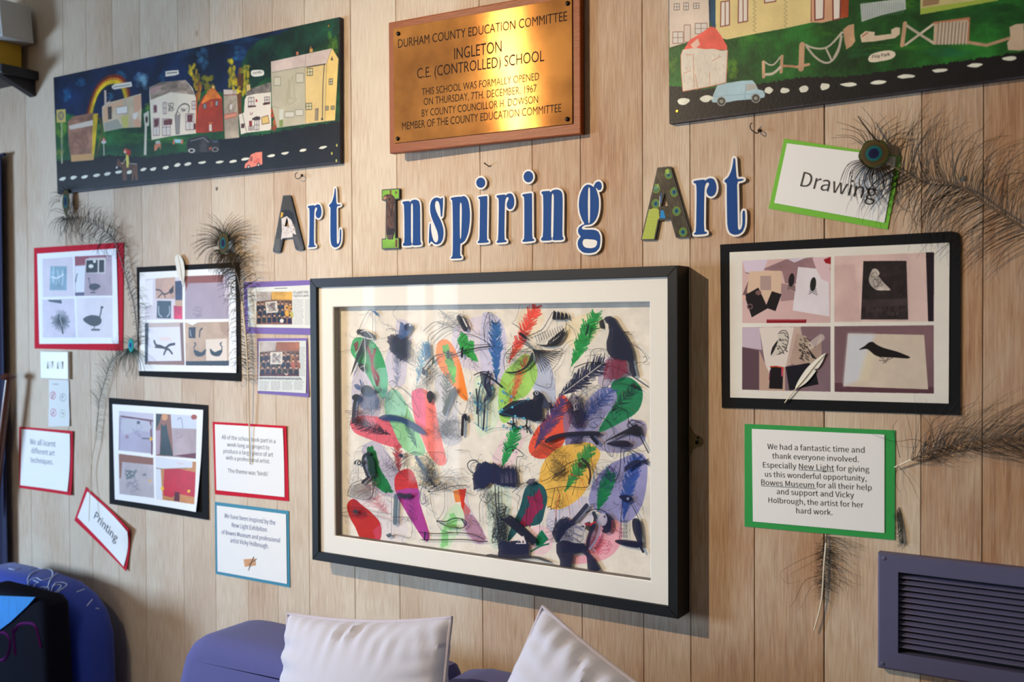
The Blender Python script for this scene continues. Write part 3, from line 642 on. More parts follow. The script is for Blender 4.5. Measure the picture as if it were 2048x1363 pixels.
# ---- text cards
def _mx(a, b): return tuple(max(x, y + (.0006 if y else 0)) for x, y in zip(a, b))
def card(name, label, outer, inner, mc, lines, ink, cat='sign', vs=1.0, lift=(0, 0, 0, 0), clift=(0, 0, 0, 0), dc=.002, dp=.0036, bul=.0005, font=None, dl=.0004):
    t = thing(name, label, cat, at_wall(outer))
    sheet('backing_card', outer, dc, mc, t, bulge=.0005, lift=clift, thick=.001)
    lift = _mx(lift, clift)
    po = sheet('paper', inner, dp, M_WHITE, t, nx=12, ny=12, bulge=bul, lift=lift, thick=.0003)
    lettering('lettering', lines, dp + dl, ink, t, font=font, vs=vs, dd=HEIGHTS[po.name])
    return t
K = crop(1460, 780, 2.338)
t = card('text_card', 'white text card on dark green backing with eight lines, under the big picture board', K((68, 157), (772, 187), (770, 700), (68, 636)), K((102, 180), (722, 207), (722, 667), (107, 613)), M_GREEN,
     [('We had a fantastic time and', (1534.8, 897.5), (1729, 905)), ('thank everyone involved.', (1544.5, 916), (1717.5, 923.5)), ('Especially', (1526, 934), (1592.5, 937)), ('New Light', (1598, 937.5), (1668, 941)), ('for giving', (1673, 941), (1738.5, 943.5)),
      ('us this wonderful opportunity,', (1530, 952.5), (1733, 961.5)), ('Bowes Museum', (1522.5, 969), (1628, 975)), ('for all their help', (1633, 974.5), (1743.5, 980)), ('and support and Vicky', (1553.5, 987.5), (1708, 995)), ('Holbrough, the artist for her', (1537, 1004.5), (1727, 1014.5)), ('hard work.', (1592.5, 1025.5), (1665, 1029.5))], M_INK)
V_, F_ = [], []
for a, b_ in (((1598, 939.6), (1668, 943.2)), ((1522, 971.3), (1632, 977.3))):
    A, B = W(*a, .0045), W(*b_, .0045); k = len(V_); V_ += [Vector((A[0], -.0045, A[1])), Vector((B[0], -.0045, B[1])), Vector((B[0], -.0045, B[1] + .001)), Vector((A[0], -.0045, A[1] + .001))]; F_.append((k, k + 1, k + 2, k + 3))
obj('underline', V_, F_, M_INK, t)
K = crop(1500, 180, 3.245)
card('word_card', 'tilted white card reading Drawing on lime green backing', K((222, 315), (985, 430), (892, 905), (120, 768)), K((240, 345), (950, 435), (872, 860), (157, 732)), M_LIME, [('Drawing', (1600, 372), (1750, 401))], M_INK, lift=(0, .003, 0, 0))
K = crop(0, 680, 2.84)
card('text_card', 'small red-bordered card reading We all learnt different art techniques', K((108, 490), (418, 515), (412, 880), (108, 838)), K((120, 503), (403, 530), (392, 858), (118, 822)), M_RED,
     [('We all learnt', K((170, 590))[0], K((318, 605))[0]), ('different art', K((178, 640))[0], K((312, 656))[0]), ('techniques.', K((174, 692))[0], K((303, 706))[0])], M_GREYINK, lift=(0, .002, .002, .002), clift=(0, .004, .006, 0))
card('word_card', 'steeply slanting card reading Printing on torn red backing', K((488, 832), (752, 1068), (725, 1310), (422, 1022)), K((496, 858), (745, 1082), (712, 1282), (440, 1005)), M_RED, [('Printing', K((532, 1008))[0], K((660, 1148))[0])], M_GREYINK, lift=(0, .012, .004, 0), clift=(0, .014, .006, 0), dl=.001)
K = crop(400, 820, 3.587)
card('text_card', 'red-bordered card about the whole school birds project, beside the big frame', K((90, 82), (622, 112), (636, 652), (108, 602)), K((106, 100), (600, 128), (606, 622), (118, 572)), M_RED,
     [('All of the school took part in a', K((155, 205))[0], K((544, 236))[0]), ('week long art project to', K((195, 258))[0], K((500, 282))[0]), ('produce a large piece of art', K((168, 305))[0], K((526, 333))[0]), ('with a professional artist.', K((186, 352))[0], K((502, 380))[0]), ("The theme was 'birds'", K((200, 446))[0], K((490, 472))[0])], M_GREYINK, clift=(0, .003, 0, 0))
t = card('text_card', 'teal-bordered card with four blue handwritten-style lines and a tiny palette', K((106, 656), (636, 722), (645, 1270), (112, 1172)), K((120, 682), (617, 745), (624, 1245), (126, 1155)), M_TEAL,
     [('We have been inspired by the', K((175, 770))[0], K((540, 822))[0]), ('New Light Exhibition', K((228, 836))[0], K((480, 872))[0]), ('of Bowes Museum and professional', K((155, 886))[0], K((575, 948))[0]), ('artist Vicky Holbrough.', K((218, 946))[0], K((492, 990))[0])], M_BLUEINK, vs=1.15)
pc = thing_palette = sheet('palette_print', K((312, 1068), (395, 1062), (400, 1112), (320, 1122)), .0045, mat('palette_tan', (206, 150, 100), .6, var=.2, scale=60), t, 3, 3, thick=.0001)
V_, F_ = [], []; ring_tube(V_, F_, [W3(*K((385, 1050))[0], .005), W3(*K((345, 1148))[0], .005)], [.0009, .0006], 5); obj('brush_print', V_, F_, M_INK, t)
V_, F_ = [], []; ring_tube(V_, F_, [W3(*K((405, 1065))[0], .005), W3(*K((350, 1105))[0], .005)], [.0008, .0006], 5); obj('brush_print', V_, F_, M_INK, t)
# sign under the switch
K = crop(60, 690, 7.575)
q = K((285, 520), (585, 528), (605, 1225), (280, 1230))
c = Canvas(q, .003, 1200, (222, 224, 222))
for cx, cy, col, f in ((350, 760, (196, 76, 100), 1), (500, 790, (150, 172, 162), 0), (355, 1020, (196, 110, 134), 1), (495, 1035, (176, 200, 170), 0)):
    for k in range(24):
        g = 2 * math.pi * k / 24; h = g + .3; c.line(K((cx + 42 * math.cos(g), cy + 55 * math.sin(g)), (cx + 42 * math.cos(h), cy + 55 * math.sin(h))), 1.4, col)
    c.scrib(*K((cx - 22, cy - 25))[0], *K((cx + 22, cy + 30))[0], 6, 1.2, (120, 110, 130), .7)
    if f: c.line(K((cx - 28, cy + 38), (cx + 28, cy - 38)), 1.4, col)
c.line(K((350, 588), (430, 590)), 1.6, (150, 150, 158))
t = thing('notice', 'narrow faded notice with four round symbols under the light switch', 'sign', at_wall(q))
sheet('paper', q, .003, c.material('notice_print', rough=.6), t, nx=6, ny=10, bulge=.001, lift=(0, 0, .003, 0), thick=.0006, uv=c.uv(), wav=.0012)
# ============================================================ PAINTED VILLAGE PANELS
def dash(c, pts, K, w=48, h=24):
    for x, y in pts:
        a = [(x + w / 2 * math.cos(t) * (.8 + .4 * rng.random()), y + h / 2 * math.sin(t) * (.8 + .4 * rng.random()) - (math.cos(t) * 5)) for t in [i * .7 for i in range(9)]]
        c.poly(K(*a), (222, 222, 204), sm=2, tex=.06)
def win(c, K, x0, y0, x1, y1, line=(96, 56, 56), fill=(214, 206, 196), cross=True, w=1.1):
    c.poly(K((x0, y0), (x1, y0 - 2), (x1, y1 - 2), (x0, y1)), fill); c.line(K((x0, y0), (x1, y0 - 2), (x1, y1 - 2), (x0, y1)), w, line, closed=True)
    if cross: c.line(K(((x0 + x1) / 2, y0), ((x0 + x1) / 2, y1)), w * .8, line); c.line(K((x0, (y0 + y1) / 2), (x1, (y0 + y1) / 2 - 2)), w * .8, line)
def blob(c, pt, rx, ry, col, n=14, a=.5):
    for _ in range(n):
        g = rng.random() * 6.28; r = rng.random() ** .6; c.ell(pt[0] + rx * r * math.cos(g), pt[1] + ry * r * math.sin(g), rx * .35, ry * .3, col, a, tex=.2, ragged=1.5)
Q1 = [(107, 155), (679, 34), (680, 326), (115, 388)]
K = crop(90, 20, 3.587); K2 = crop(390, 20, 3.587)
DM = .014
c = Canvas([(107, 30), (684, 30), (684, 395), (107, 395)], DM, 1300, (10, 30, 62))
c.poly([(100, 20), (700, 20), (700, 400), (100, 400)], (9, 28, 60), tex=.35, st=(.5, .5))
for p_, rx, ry, cc, a in (((160, 165), 12, 8, (24, 92, 130), .5), ((133, 190), 9, 13, (26, 104, 146), .55), ((240, 152), 12, 12, (30, 96, 126), .5), ((282, 162), 13, 19, (126, 172, 190), .6), ((325, 152), 10, 12, (24, 92, 140), .4), ((405, 118), 12, 20, (60, 124, 160), .5), ((478, 107), 14, 14, (40, 110, 150), .45), ((524, 97), 16, 16, (40, 108, 140), .45), ((222, 192), 9, 7, (52, 128, 166), .6), ((470, 80), 40, 8, (14, 60, 100), .5), ((360, 100), 30, 14, (16, 66, 108), .4), ((590, 62), 30, 8, (30, 70, 90), .35)): blob(c, p_, rx, ry, cc, 22, a * .45)
GR = (20, 66, 30)
c.poly([(500, 95), (560, 68), (690, 40), (690, 400), (480, 400), (470, 190)], (12, 50, 34), sm=2, tex=.4, ragged=5, soft=3)
c.poly([(100, 232), (130, 226), (175, 240), (250, 225), (300, 212), (420, 180), (480, 190), (690, 60), (690, 260), (400, 330), (100, 345)], GR, tex=.45, st=(.6, .6), ragged=4)
for p_, rx, ry, cc in (((122, 250), 12, 30, (106, 140, 30)), ((205, 262), 14, 18, (70, 116, 34)), ((258, 276), 40, 12, (46, 112, 36)), ((350, 280), 46, 8, (60, 120, 40)), ((665, 90), 9, 30, (84, 130, 30)), ((298, 212), 8, 8, (100, 130, 40)), ((240, 300), 60, 8, (16, 56, 36)), ((650, 255), 20, 7, (26, 96, 56)), ((560, 262), 60, 5, (20, 80, 46)), ((460, 290), 30, 7, (20, 78, 40)), ((120, 305), 10, 12, (120, 130, 40))): blob(c, p_, rx, ry, cc, 16, .4)
c.poly([(100, 322), (180, 318), (215, 310), (300, 314), (400, 300), (440, 278), (520, 270), (690, 240), (690, 400), (100, 400)], (14, 13, 15), ragged=4, tex=.3)
arc = [K((322, 738))[0], K((345, 650))[0], K((385, 565))[0], K((448, 508))[0], K((520, 500))[0], K((568, 540))[0], K((592, 612))[0]]
def offs(p, k): m = np.mean(np.array(K((450, 700))), 0); return [tuple(m + (np.array(a) - m) * k) for a in p]
c.line(offs(arc, 1.04), 17, (112, 34, 16), sm=6, tex=.2); c.line(offs(arc, .97), 12, (196, 112, 20), sm=6, tex=.2); c.line(offs(arc, .91), 9, (222, 184, 24), sm=6, tex=.2); c.line(offs(arc, .82), 3, (70, 80, 26), a=.7, sm=6)
c.poly(K((480, 545), (505, 530), (620, 514), (626, 548), (500, 570), (482, 562)), (222, 212, 198)); c.line(K((492, 554), (520, 548), (560, 544), (608, 534)), 1.2, (60, 60, 60)); 
c.poly(K((865, 440), (905, 434), (958, 430), (962, 460), (930, 470), (865, 478)), (224, 216, 200)); c.line(K((876, 456), (948, 448)), 1.6, (60, 60, 60), jit=.4)
c.line(K((120, 805), (122, 1095)), 4.4, (150, 146, 118), tex=.2); c.poly(K((82, 716), (148, 710), (150, 804), (86, 808)), (196, 172, 96)); c.ell(*K((115, 758))[0], 6, 9, (120, 112, 96)); c.ell(*K((115, 758))[0], 3.6, 6, (176, 158, 100)); c.line(K((112, 740), (116, 778)), 1, (96, 90, 80))
c.poly(K((165, 800), (200, 765), (330, 738), (382, 742), (368, 900), (350, 1075), (190, 1088), (170, 960)), (150, 106, 84), tex=.2); c.poly(K((172, 830), (345, 788), (344, 828), (180, 858)), (206, 192, 176)); c.poly(K((346, 750), (382, 742), (366, 920), (350, 1075), (334, 1074)), (196, 164, 28), tex=.15); c.scrib(*K((190, 870))[0], *K((330, 1020))[0], 20, 2.2, (128, 86, 66), .6); c.poly(K((188, 1040), (345, 1028), (348, 1075), (190, 1088)), (196, 150, 96)); c.scrib(*K((180, 770))[0], *K((340, 800))[0], 10, 2, (120, 78, 60), .5)
c.line(K((378, 760), (402, 800), (405, 900), (372, 1040)), 4, (110, 72, 26), a=.8, tex=.3)
c.line(K((424, 1040), (422, 955)), 3, (190, 186, 172)); c.poly(K((405, 938), (440, 936), (438, 956), (408, 958)), (206, 200, 190)); c.poly(K((422, 908), (440, 938), (405, 940)), (176, 60, 50)); c.poly(K((422, 920), (430, 934), (414, 936)), (216, 206, 196))
c.poly(K((410, 695), (440, 668), (560, 635), (690, 598), (694, 720), (690, 840), (560, 846), (425, 872), (412, 780)), (204, 182, 152), tex=.08); c.poly(K((425, 575), (440, 575), (442, 662), (470, 640), (470, 672), (428, 690)), (198, 176, 158)); c.poly(K((416, 700), (560, 640), (560, 690), (500, 700), (450, 800), (418, 800)), (208, 166, 130)); c.poly(K((640, 620), (690, 610), (690, 700), (655, 760), (690, 800), (688, 838), (640, 840)), (208, 160, 128)); c.poly(K((450, 695), (480, 690), (480, 782), (454, 786)), (76, 66, 62)); c.poly(K((512, 700), (590, 685), (592, 738), (516, 748)), (222, 216, 206)); c.line(K((512, 700), (590, 685), (592, 738), (516, 748)), 1, (120, 110, 100), closed=True); c.poly(K((545, 765), (600, 755), (598, 840), (560, 845)), (190, 182, 100)); c.poly(K((425, 810), (520, 780), (560, 845), (428, 868)), (160, 156, 140)); c.poly(K((630, 745), (668, 728), (655, 785), (632, 780)), (222, 214, 204)); c.line(K((605, 655), (600, 740)), 2, (176, 176, 120)); c.line(K((440, 660), (470, 650), (460, 640)), 1.6, (60, 60, 60))
c.poly(K((708, 745), (745, 720), (748, 828), (732, 835), (728, 1040), (710, 1040), (716, 830)), (196, 190, 172)); c.ell(*K((730, 785))[0], 2.6, 7, (44, 40, 38)); 
CR = (226, 214, 192)
c.poly(K((748, 555), (830, 518), (1010, 502), (1060, 560), (1090, 650), (1085, 885), (900, 905), (765, 932)), CR, tex=.03); c.poly(K((748, 555), (830, 518), (1010, 502), (1052, 560), (1075, 608), (900, 590), (760, 645)), (150, 132, 116), tex=.25, st=(1, 3)); c.poly(K((748, 575), (800, 545), (850, 540), (830, 560), (765, 600)), (176, 140, 132))
for a in ((778, 684, 803, 735), (848, 665, 872, 745), (778, 778, 822, 900), (842, 782, 900, 900), (1055, 655, 1090, 712), (1010, 745, 1070, 860)): win(c, K, *a, line=(110, 60, 62))
c.poly(K((782, 784), (818, 780), (816, 830), (784, 840)), (104, 60, 62)); c.poly(K((850, 790), (915, 780), (912, 822), (852, 826)), (110, 66, 66)); c.poly(K((1020, 752), (1062, 748), (1058, 800), (1022, 800)), (110, 60, 62)); c.poly(K((782, 688), (800, 686), (800, 730), (784, 732)), (104, 56, 60)); c.poly(K((1066, 815), (1090, 812), (1088, 855), (1066, 858)), (96, 50, 56)); c.scrib(*K((880, 670))[0], *K((930, 735))[0], 14, 1.3, (70, 60, 62)); c.line(K((940, 760), (960, 700), (1000, 672), (1035, 690), (1030, 735)), 2.4, (80, 76, 76), sm=4); c.poly(K((932, 755), (970, 748), (965, 888), (940, 890)), (150, 142, 134)); c.line(K((932, 755), (950, 725), (970, 748), (965, 888), (940, 890)), 1, (80, 70, 70), closed=True); c.scrib(*K((975, 690))[0], *K((1025, 730))[0], 12, 1, (96, 86, 84))
# trees between the houses, red house
for p_, rx, ry, cc in (((385, 138), 8, 14, (204, 176, 24)), ((393, 160), 7, 20, (206, 168, 26)), ((400, 180), 5, 26, (200, 120, 30)), ((408, 158), 14, 12, (126, 124, 26)), ((420, 170), 11, 20, (150, 138, 24))): blob(c, p_, rx, ry, cc, 14, .55)
c.line(K2((12, 600), (10, 870)), 4, (186, 76, 34), tex=.2); c.poly(K2((25, 690), (60, 620), (130, 550), (195, 630), (205, 868), (60, 882), (12, 880)), (168, 58, 34), tex=.12); c.poly(K2((45, 670), (90, 585), (130, 550), (192, 632), (110, 640), (60, 670)), (226, 124, 44), tex=.15); c.poly(K2((120, 552), (128, 540), (142, 548), (138, 566)), (220, 180, 120))
win(c, K2, 60, 672, 82, 710, (90, 40, 36), (126, 130, 130), False); win(c, K2, 108, 655, 130, 697, (150, 60, 40), (190, 90, 50), False); win(c, K2, 147, 652, 165, 688, (90, 40, 36), (140, 150, 150), False); c.poly(K2((102, 822), (120, 818), (122, 868), (102, 868)), (214, 200, 186)); c.poly(K2((98, 805), (128, 800), (126, 815), (100, 820)), (190, 90, 50))
c.line(K2((325, 430), (318, 600), (322, 745)), 11, (96, 56, 26), tex=.25); c.line(K2((290, 470), (322, 560)), 5, (96, 56, 26)); c.line(K2((355, 470), (330, 560)), 5, (96, 56, 26))
for p_, rx, ry, cc in (((462, 135), 9, 16, (196, 176, 22)), ((466, 165), 9, 18, (206, 182, 24)), ((475, 180), 8, 8, (210, 186, 26)), ((490, 138), 12, 9, (116, 116, 30)), ((494, 150), 6, 18, (190, 168, 26)), ((490, 178), 5, 22, (200, 176, 26))): blob(c, p_, rx, ry, cc, 16, .55)
c.poly(K2((205, 570), (300, 575), (310, 740), (318, 915), (215, 925), (208, 740)), (164, 150, 130), tex=.14); c.poly(K2((205, 570), (270, 572), (268, 606), (208, 604)), (206, 190, 176)); c.line(K2((206, 610), (300, 606)), 1.4, (130, 60, 60)); c.poly(K2((212, 752), (298, 735), (300, 762), (214, 784)), (206, 140, 112)); c.line(K2((212, 752), (298, 735), (300, 762), (214, 784)), 1, (170, 60, 50), closed=True); c.scrib(*K2((215, 640))[0], *K2((300, 730))[0], 16, 1.6, (120, 106, 94), .5); c.poly(K2((250, 680), (268, 676), (266, 712), (252, 714)), (214, 206, 196))
c.poly(K2((315, 750), (352, 735), (358, 640), (380, 600), (545, 540), (548, 860), (372, 880), (330, 892)), (228, 218, 200), tex=.02); c.poly(K2((370, 575), (545, 515), (545, 590), (440, 600), (366, 618)), (112, 104, 96), tex=.3, st=(3, 3)); c.poly(K2((368, 540), (395, 530), (400, 570), (372, 585)), (210, 180, 110)); c.line(K2((340, 738), (370, 872)), 1, (60, 50, 50)); win(c, K2, 383, 628, 425, 688, (90, 66, 56)); c.poly(K2((380, 690), (438, 684), (438, 694), (382, 700)), (76, 40, 40)); win(c, K2, 500, 625, 535, 665, (80, 56, 50)); c.poly(K2((488, 668), (540, 660), (538, 674), (490, 682)), (76, 40, 40)); c.ell(*K2((442, 650))[0], 2, 3, (170, 60, 50)); c.scrib(*K2((395, 730))[0], *K2((418, 760))[0], 8, 1.2, (120, 50, 50))
c.poly(K2((410, 778), (440, 762), (468, 765), (470, 785), (412, 790)), (66, 50, 50)); win(c, K2, 428, 790, 460, 860, (70, 56, 50)); win(c, K2, 385, 835, 420, 862, (80, 40, 44)); c.poly(K2((388, 796), (410, 792), (410, 830), (390, 836)), (140, 44, 50)); c.poly(K2((478, 770), (525, 755), (535, 810), (482, 820)), (222, 190, 110)); c.line(K2((478, 770), (525, 755), (535, 810), (482, 820)), 1.3, (110, 60, 50), closed=True); win(c, K2, 333, 818, 354, 845, (60, 30, 34), (90, 56, 56), False)
c.poly(K2((403, 440), (425, 430), (485, 430), (497, 450), (488, 470), (430, 478), (405, 468)), (226, 224, 210), sm=2); 
for p_, rx, ry, cc in (((548, 225), 6, 14, (190, 62, 30)), ((550, 248), 5, 10, (196, 90, 40)), ((547, 256), 5, 6, (150, 50, 34))): blob(c, p_, rx, ry, cc, 14, .6)
GY = (186, 178, 152); YE = (226, 196, 130)
c.poly(K2((545, 370), (980, 275), (1028, 345), (1005, 790), (590, 845), (552, 690)), GY, tex=.03); c.poly(K2((795, 400), (945, 385), (985, 275), (1030, 350), (1005, 790), (790, 812)), YE, tex=.04); c.poly(K2((945, 385), (985, 275), (1030, 350), (1005, 790), (935, 796)), (232, 198, 118), tex=.04); c.poly(K2((545, 370), (980, 275), (945, 385), (552, 448)), (208, 188, 176), tex=.05); c.line(K2((552, 448), (790, 405), (795, 812)), 1, (120, 116, 100)); c.line(K2((795, 320), (792, 405)), 1, (140, 130, 120)); c.line(K2((800, 410), (935, 388)), 2, (60, 54, 46)); c.line(K2((928, 392), (918, 560), (914, 780)), 1.8, (56, 56, 52)); c.ell(*K2((913, 782))[0], 2.2, 2.4, (50, 50, 46)); c.line(K2((945, 385), (932, 795)), .9, (120, 110, 80)); c.line(K2((980, 275), (945, 385)), .9, (130, 120, 90))
for a in ((568, 482, 615, 542), (725, 455, 780, 522)): win(c, K2, *a, line=(120, 116, 100), fill=(200, 194, 170), cross=False)
for a in ((805, 420, 845, 470), (797, 670, 838, 715), (962, 495, 988, 535), (936, 692, 958, 718), (976, 690, 1000, 714)): win(c, K2, *a, line=(50, 46, 40), fill=(206, 196, 150))
c.poly(K2((972, 360), (984, 330), (992, 362)), (90, 80, 66)); c.poly(K2((605, 715), (635, 708), (632, 835), (606, 840)), (206, 206, 190)); c.poly(K2((606, 790), (632, 785), (632, 835), (606, 838)), (130, 146, 80)); win(c, K2, 645, 730, 712, 770, (130, 126, 112), (206, 202, 184), False); win(c, K2, 722, 715, 776, 758, (130, 126, 112), (206, 202, 184), False); c.poly(K2((862, 712), (885, 706), (882, 792), (858, 796)), (146, 130, 106)); c.line(K2((862, 712), (885, 706), (882, 792)), 1.1, (70, 60, 50)); c.line(K2((550, 690), (604, 700)), 1, (150, 140, 120)); c.scrib(*K2((640, 470))[0], *K2((730, 700))[0], 14, 3, (158, 146, 112), .35)
c.poly(K2((726, 300), (742, 298), (744, 322), (728, 324)), (190, 110, 80)); c.poly(K2((822, 280), (845, 276), (846, 300), (824, 304)), (206, 150, 80)); c.line(K2((832, 265), (832, 285)), 2, (206, 130, 70))
for p_ in ((690, 1142), (450, 1173)): pass
dash(c, [(127, 1210), (204, 1201), (286, 1195), (370, 1185), (450, 1175), (530, 1162), (607, 1162), (705, 1142), (778, 1140), (867, 1130), (953, 1111), (1027, 1105)], K); dash(c, [(52, 1093), (178, 1090), (275, 1085), (362, 1068), (547, 1045), (648, 1026), (775, 1005), (917, 985)], K2, 56, 20)
c.poly(K((790, 960), (800, 938), (822, 936), (832, 958)), (176, 176, 172)); c.poly(K((786, 965), (832, 955), (830, 1005), (820, 975), (796, 1010), (784, 1008)), (196, 122, 90)); c.poly(K((926, 925), (985, 928), (990, 955), (935, 952)), (150, 196, 206)); c.poly(K((918, 935), (930, 928), (930, 965), (916, 962)), (190, 110, 80)); c.poly(K((978, 928), (994, 932), (988, 962), (974, 958)), (196, 120, 90))
c.poly(K((510, 1132), (520, 1065), (535, 1072), (550, 1095), (620, 1098), (662, 1100), (668, 1220), (650, 1222), (640, 1160), (636, 1225), (622, 1222), (622, 1140), (588, 1145), (585, 1222), (556, 1222), (552, 1130), (530, 1122)), (92, 62, 44), tex=.2); c.poly(K((582, 1030), (600, 1032), (604, 1095), (598, 1130), (586, 1128), (582, 1080)), (206, 196, 90)); c.line(K((582, 1060), (560, 1100), (548, 1098)), 1.6, (220, 200, 150)); c.ell(*K((600, 1022))[0], 4.6, 6.4, (166, 44, 30)); c.ell(*K((578, 1010))[0], 4, 5, (190, 80, 60)); c.ell(*K((574, 1018))[0], 2.4, 3, (220, 176, 150)); c.line(K((612, 1100), (660, 1105)), 1.5, (150, 160, 170)); c.poly(K((508, 1128), (520, 1118), (524, 1132), (510, 1138)), (206, 200, 196))
c.poly(K2((-60, 960), (-45, 925), (20, 905), (80, 898), (110, 925), (150, 928), (178, 945), (176, 1000), (150, 1018), (60, 1020), (-20, 1030), (-60, 1000)), (52, 50, 52), tex=.35, st=(2, 2)); c.line(K2((-30, 940), (60, 915), (100, 950)), 1.6, (130, 130, 130)); c.ell(*K2((146, 1000))[0], 7, 5, (120, 116, 112)); c.ell(*K2((146, 1000))[0], 4, 3, (30, 30, 30)); c.poly(K2((100, 985), (120, 980), (120, 1000), (102, 1005)), (150, 70, 40)); c.poly(K2((130, 935), (165, 935), (165, 948), (132, 950)), (60, 80, 100)); c.ell(*K2((-24, 1008))[0], 7, 4.6, (190, 186, 180)); c.ell(*K2((-24, 1008))[0], 4, 2.6, (34, 34, 34))
c.poly(K2((355, 1134), (360, 1105), (382, 1085), (402, 1035), (440, 1020), (482, 1016), (484, 1106), (470, 1112), (400, 1128)), (228, 130, 108), tex=.08); c.poly(K2((390, 1085), (400, 1052), (414, 1048), (412, 1082)), (150, 80, 70)); c.scrib(*K2((420, 1070))[0], *K2((470, 1100))[0], 8, 2, (206, 60, 50), .5)
for a in ((385, 1124), (457, 1110)): c.ell(*K2(a)[0], 3.4, 3.8, (24, 20, 20)); c.ell(*K2(a)[0], 1.7, 2, (226, 214, 200))
c.line([(115, 386), (680, 324)], 3, (60, 58, 74), a=.7, tex=.3)
for a in ((1018, 970), (1015, 1080), (982, 1028)): c.ell(*K2(a)[0], 1.6, 3, (196, 190, 90))
def mural(name_label, q, c, d, thick):
    t = thing('painted_panel', name_label, 'painting', at_wall(q))
    pts = [W(x, y, d) for x, y in q]
    V = [Vector((p[0], -d, p[1])) for p in pts] + [Vector((p[0], -d + thick, p[1])) for p in pts]
    obj('board', V, [(0, 1, 5, 4), (1, 2, 6, 5), (2, 3, 7, 6), (3, 0, 4, 7), (4, 5, 6, 7)], mat('panel_edge', (58, 54, 70), .6, var=.3, scale=60), t)
    sheet('painting', q, d + .0004, c.material(name_label[:14] + '_paint', rough=.42, bump=.22, spec=.25), t, 8, 8, thick=.0003, uv=c.uv())
    return t
t = mural('long painted village panel with rainbow, houses and a black road, upper left', Q1, c, DM, .013)
lettering('lettering', [('Post Office', K2((415, 462))[0], K2((482, 452))[0], 1.2)], DM + .0008, M_INK, t)
disc_obj('screw', W3(658, 52, DM), .003, .0015, mat('brass_screw', (190, 140, 60), .35, 1.0), t)

# ---- right panel
K = crop(1320, 0, 5.242); K2 = crop(1668, 0, 5.242)
Q2 = [(1336, -190), (2150, -330), (2150, 141), (1338.5, 247.5)]
c = Canvas(Q2, DM, 1250, (24, 74, 30))
c.poly([(1300, -400), (2200, -400), (2200, 0), (1800, 0), (1300, 60)], (10, 40, 66), tex=.3, st=(.5, .5))
c.poly([(1300, 100), (1420, 90), (1440, 60), (1640, 20), (1720, -20), (2200, -60), (2200, 300), (1300, 300)], (24, 76, 26), tex=.42, st=(.7, .7), ragged=3)
for p_, rx, ry, cc in (((1468, 135), 14, 22, (90, 130, 30)), ((1345, 128), 8, 18, (80, 120, 34)), ((1500, 80), 24, 14, (44, 104, 24)), ((1560, 130), 50, 14, (20, 74, 34)), ((1800, 95), 60, 6, (44, 110, 30)), ((1900, 105), 50, 8, (20, 92, 66)), ((1740, 110), 40, 12, (20, 80, 40)), ((1980, 30), 60, 30, (16, 60, 24)), ((1820, 10), 16, 10, (60, 110, 26)), ((1650, 60), 30, 10, (40, 96, 22))): blob(c, p_, rx, ry, cc, 18, .3)
c.poly([(1300, 176), (1350, 172), (1400, 180), (1520, 168), (1600, 155), (1700, 152), (1800, 138), (1900, 125), (2200, 80), (2200, 300), (1300, 300)], (15, 13, 16), ragged=3, tex=.25)
# houses
c.poly(K((95, -300), (500, -400), (520, 300), (480, 330), (300, 440), (100, 500)), (218, 200, 182), tex=.04)
for a in ((150, 40, 205, 105), (250, 30, 300, 105), (352, 35, 410, 90)): win(c, K, *a, line=(96, 76, 66))
win(c, K, 135, 335, 245, 455, line=(120, 76, 60)); win(c, K, 255, 262, 320, 440, (130, 84, 66), (216, 200, 186), False); win(c, K, 370, 245, 495, 355, line=(110, 80, 66)); c.poly(K((300, -30), (500, -60), (505, -20), (300, 0)), (90, 60, 40))
c.poly(K((520, -300), (590, -300), (585, 300), (540, 280)), (24, 74, 104), tex=.2)
c.poly(K((582, -400), (1620, -500), (1600, 235), (1300, 300), (1000, 355), (700, 415), (640, 400), (585, 300)), (224, 202, 138), tex=.04)
for x0, y0, x1, y1 in ((640, 20, 730, 280), (825, -60, 920, 240), (1590, -60, 1730, 225)): 
    c.poly(K((x0, y0), (x1, y0 - 12), (x1, y1 - 18), (x0, y1)), (226, 216, 200)); c.line(K((x0, y0), (x1, y0 - 12), (x1, y1 - 18), (x0 - 4, y1)), 2.4, (134, 76, 66), closed=True); c.line(K(((x0 + x1) / 2, y0), ((x0 + x1) / 2, y1 - 10)), 2, (134, 76, 66)) if x0 < 1500 else None
c.poly(K((1098, -20), (1215, -30), (1215, 15), (1098, 32)), (226, 216, 200)); c.line(K((1098, -20), (1215, -30), (1215, 15), (1098, 32)), 2.4, (134, 76, 66), closed=True)
for xx, ph in ((990, 0), (1315, 1)): c.line(K(*[(xx + (18 if k % 2 else -14), -40 + k * 22) for k in range(18 if not ph else 16)]), 1, (150, 136, 100), sm=4)
c.poly(K((1590, -200), (1900, -260), (1975, 0), (1960, 180), (1700, 240), (1590, 236)), (206, 158, 124), tex=.06); c.poly(K((1895, -200), (1985, -200), (1975, 180), (1890, 190)), (170, 72, 36), tex=.15)
for x0, x1 in ((1622, 1722), (1812, 1895)): c.poly(K((x0, -80), (x1, -80), (x1 - 8, 190), (x0 + 8, 210)), (228, 218, 204), sm=0); c.line(K((x0, -80), (x0 + 4, 212), (x1 - 6, 196), (x1, -80)), 2.8, (120, 56, 46))
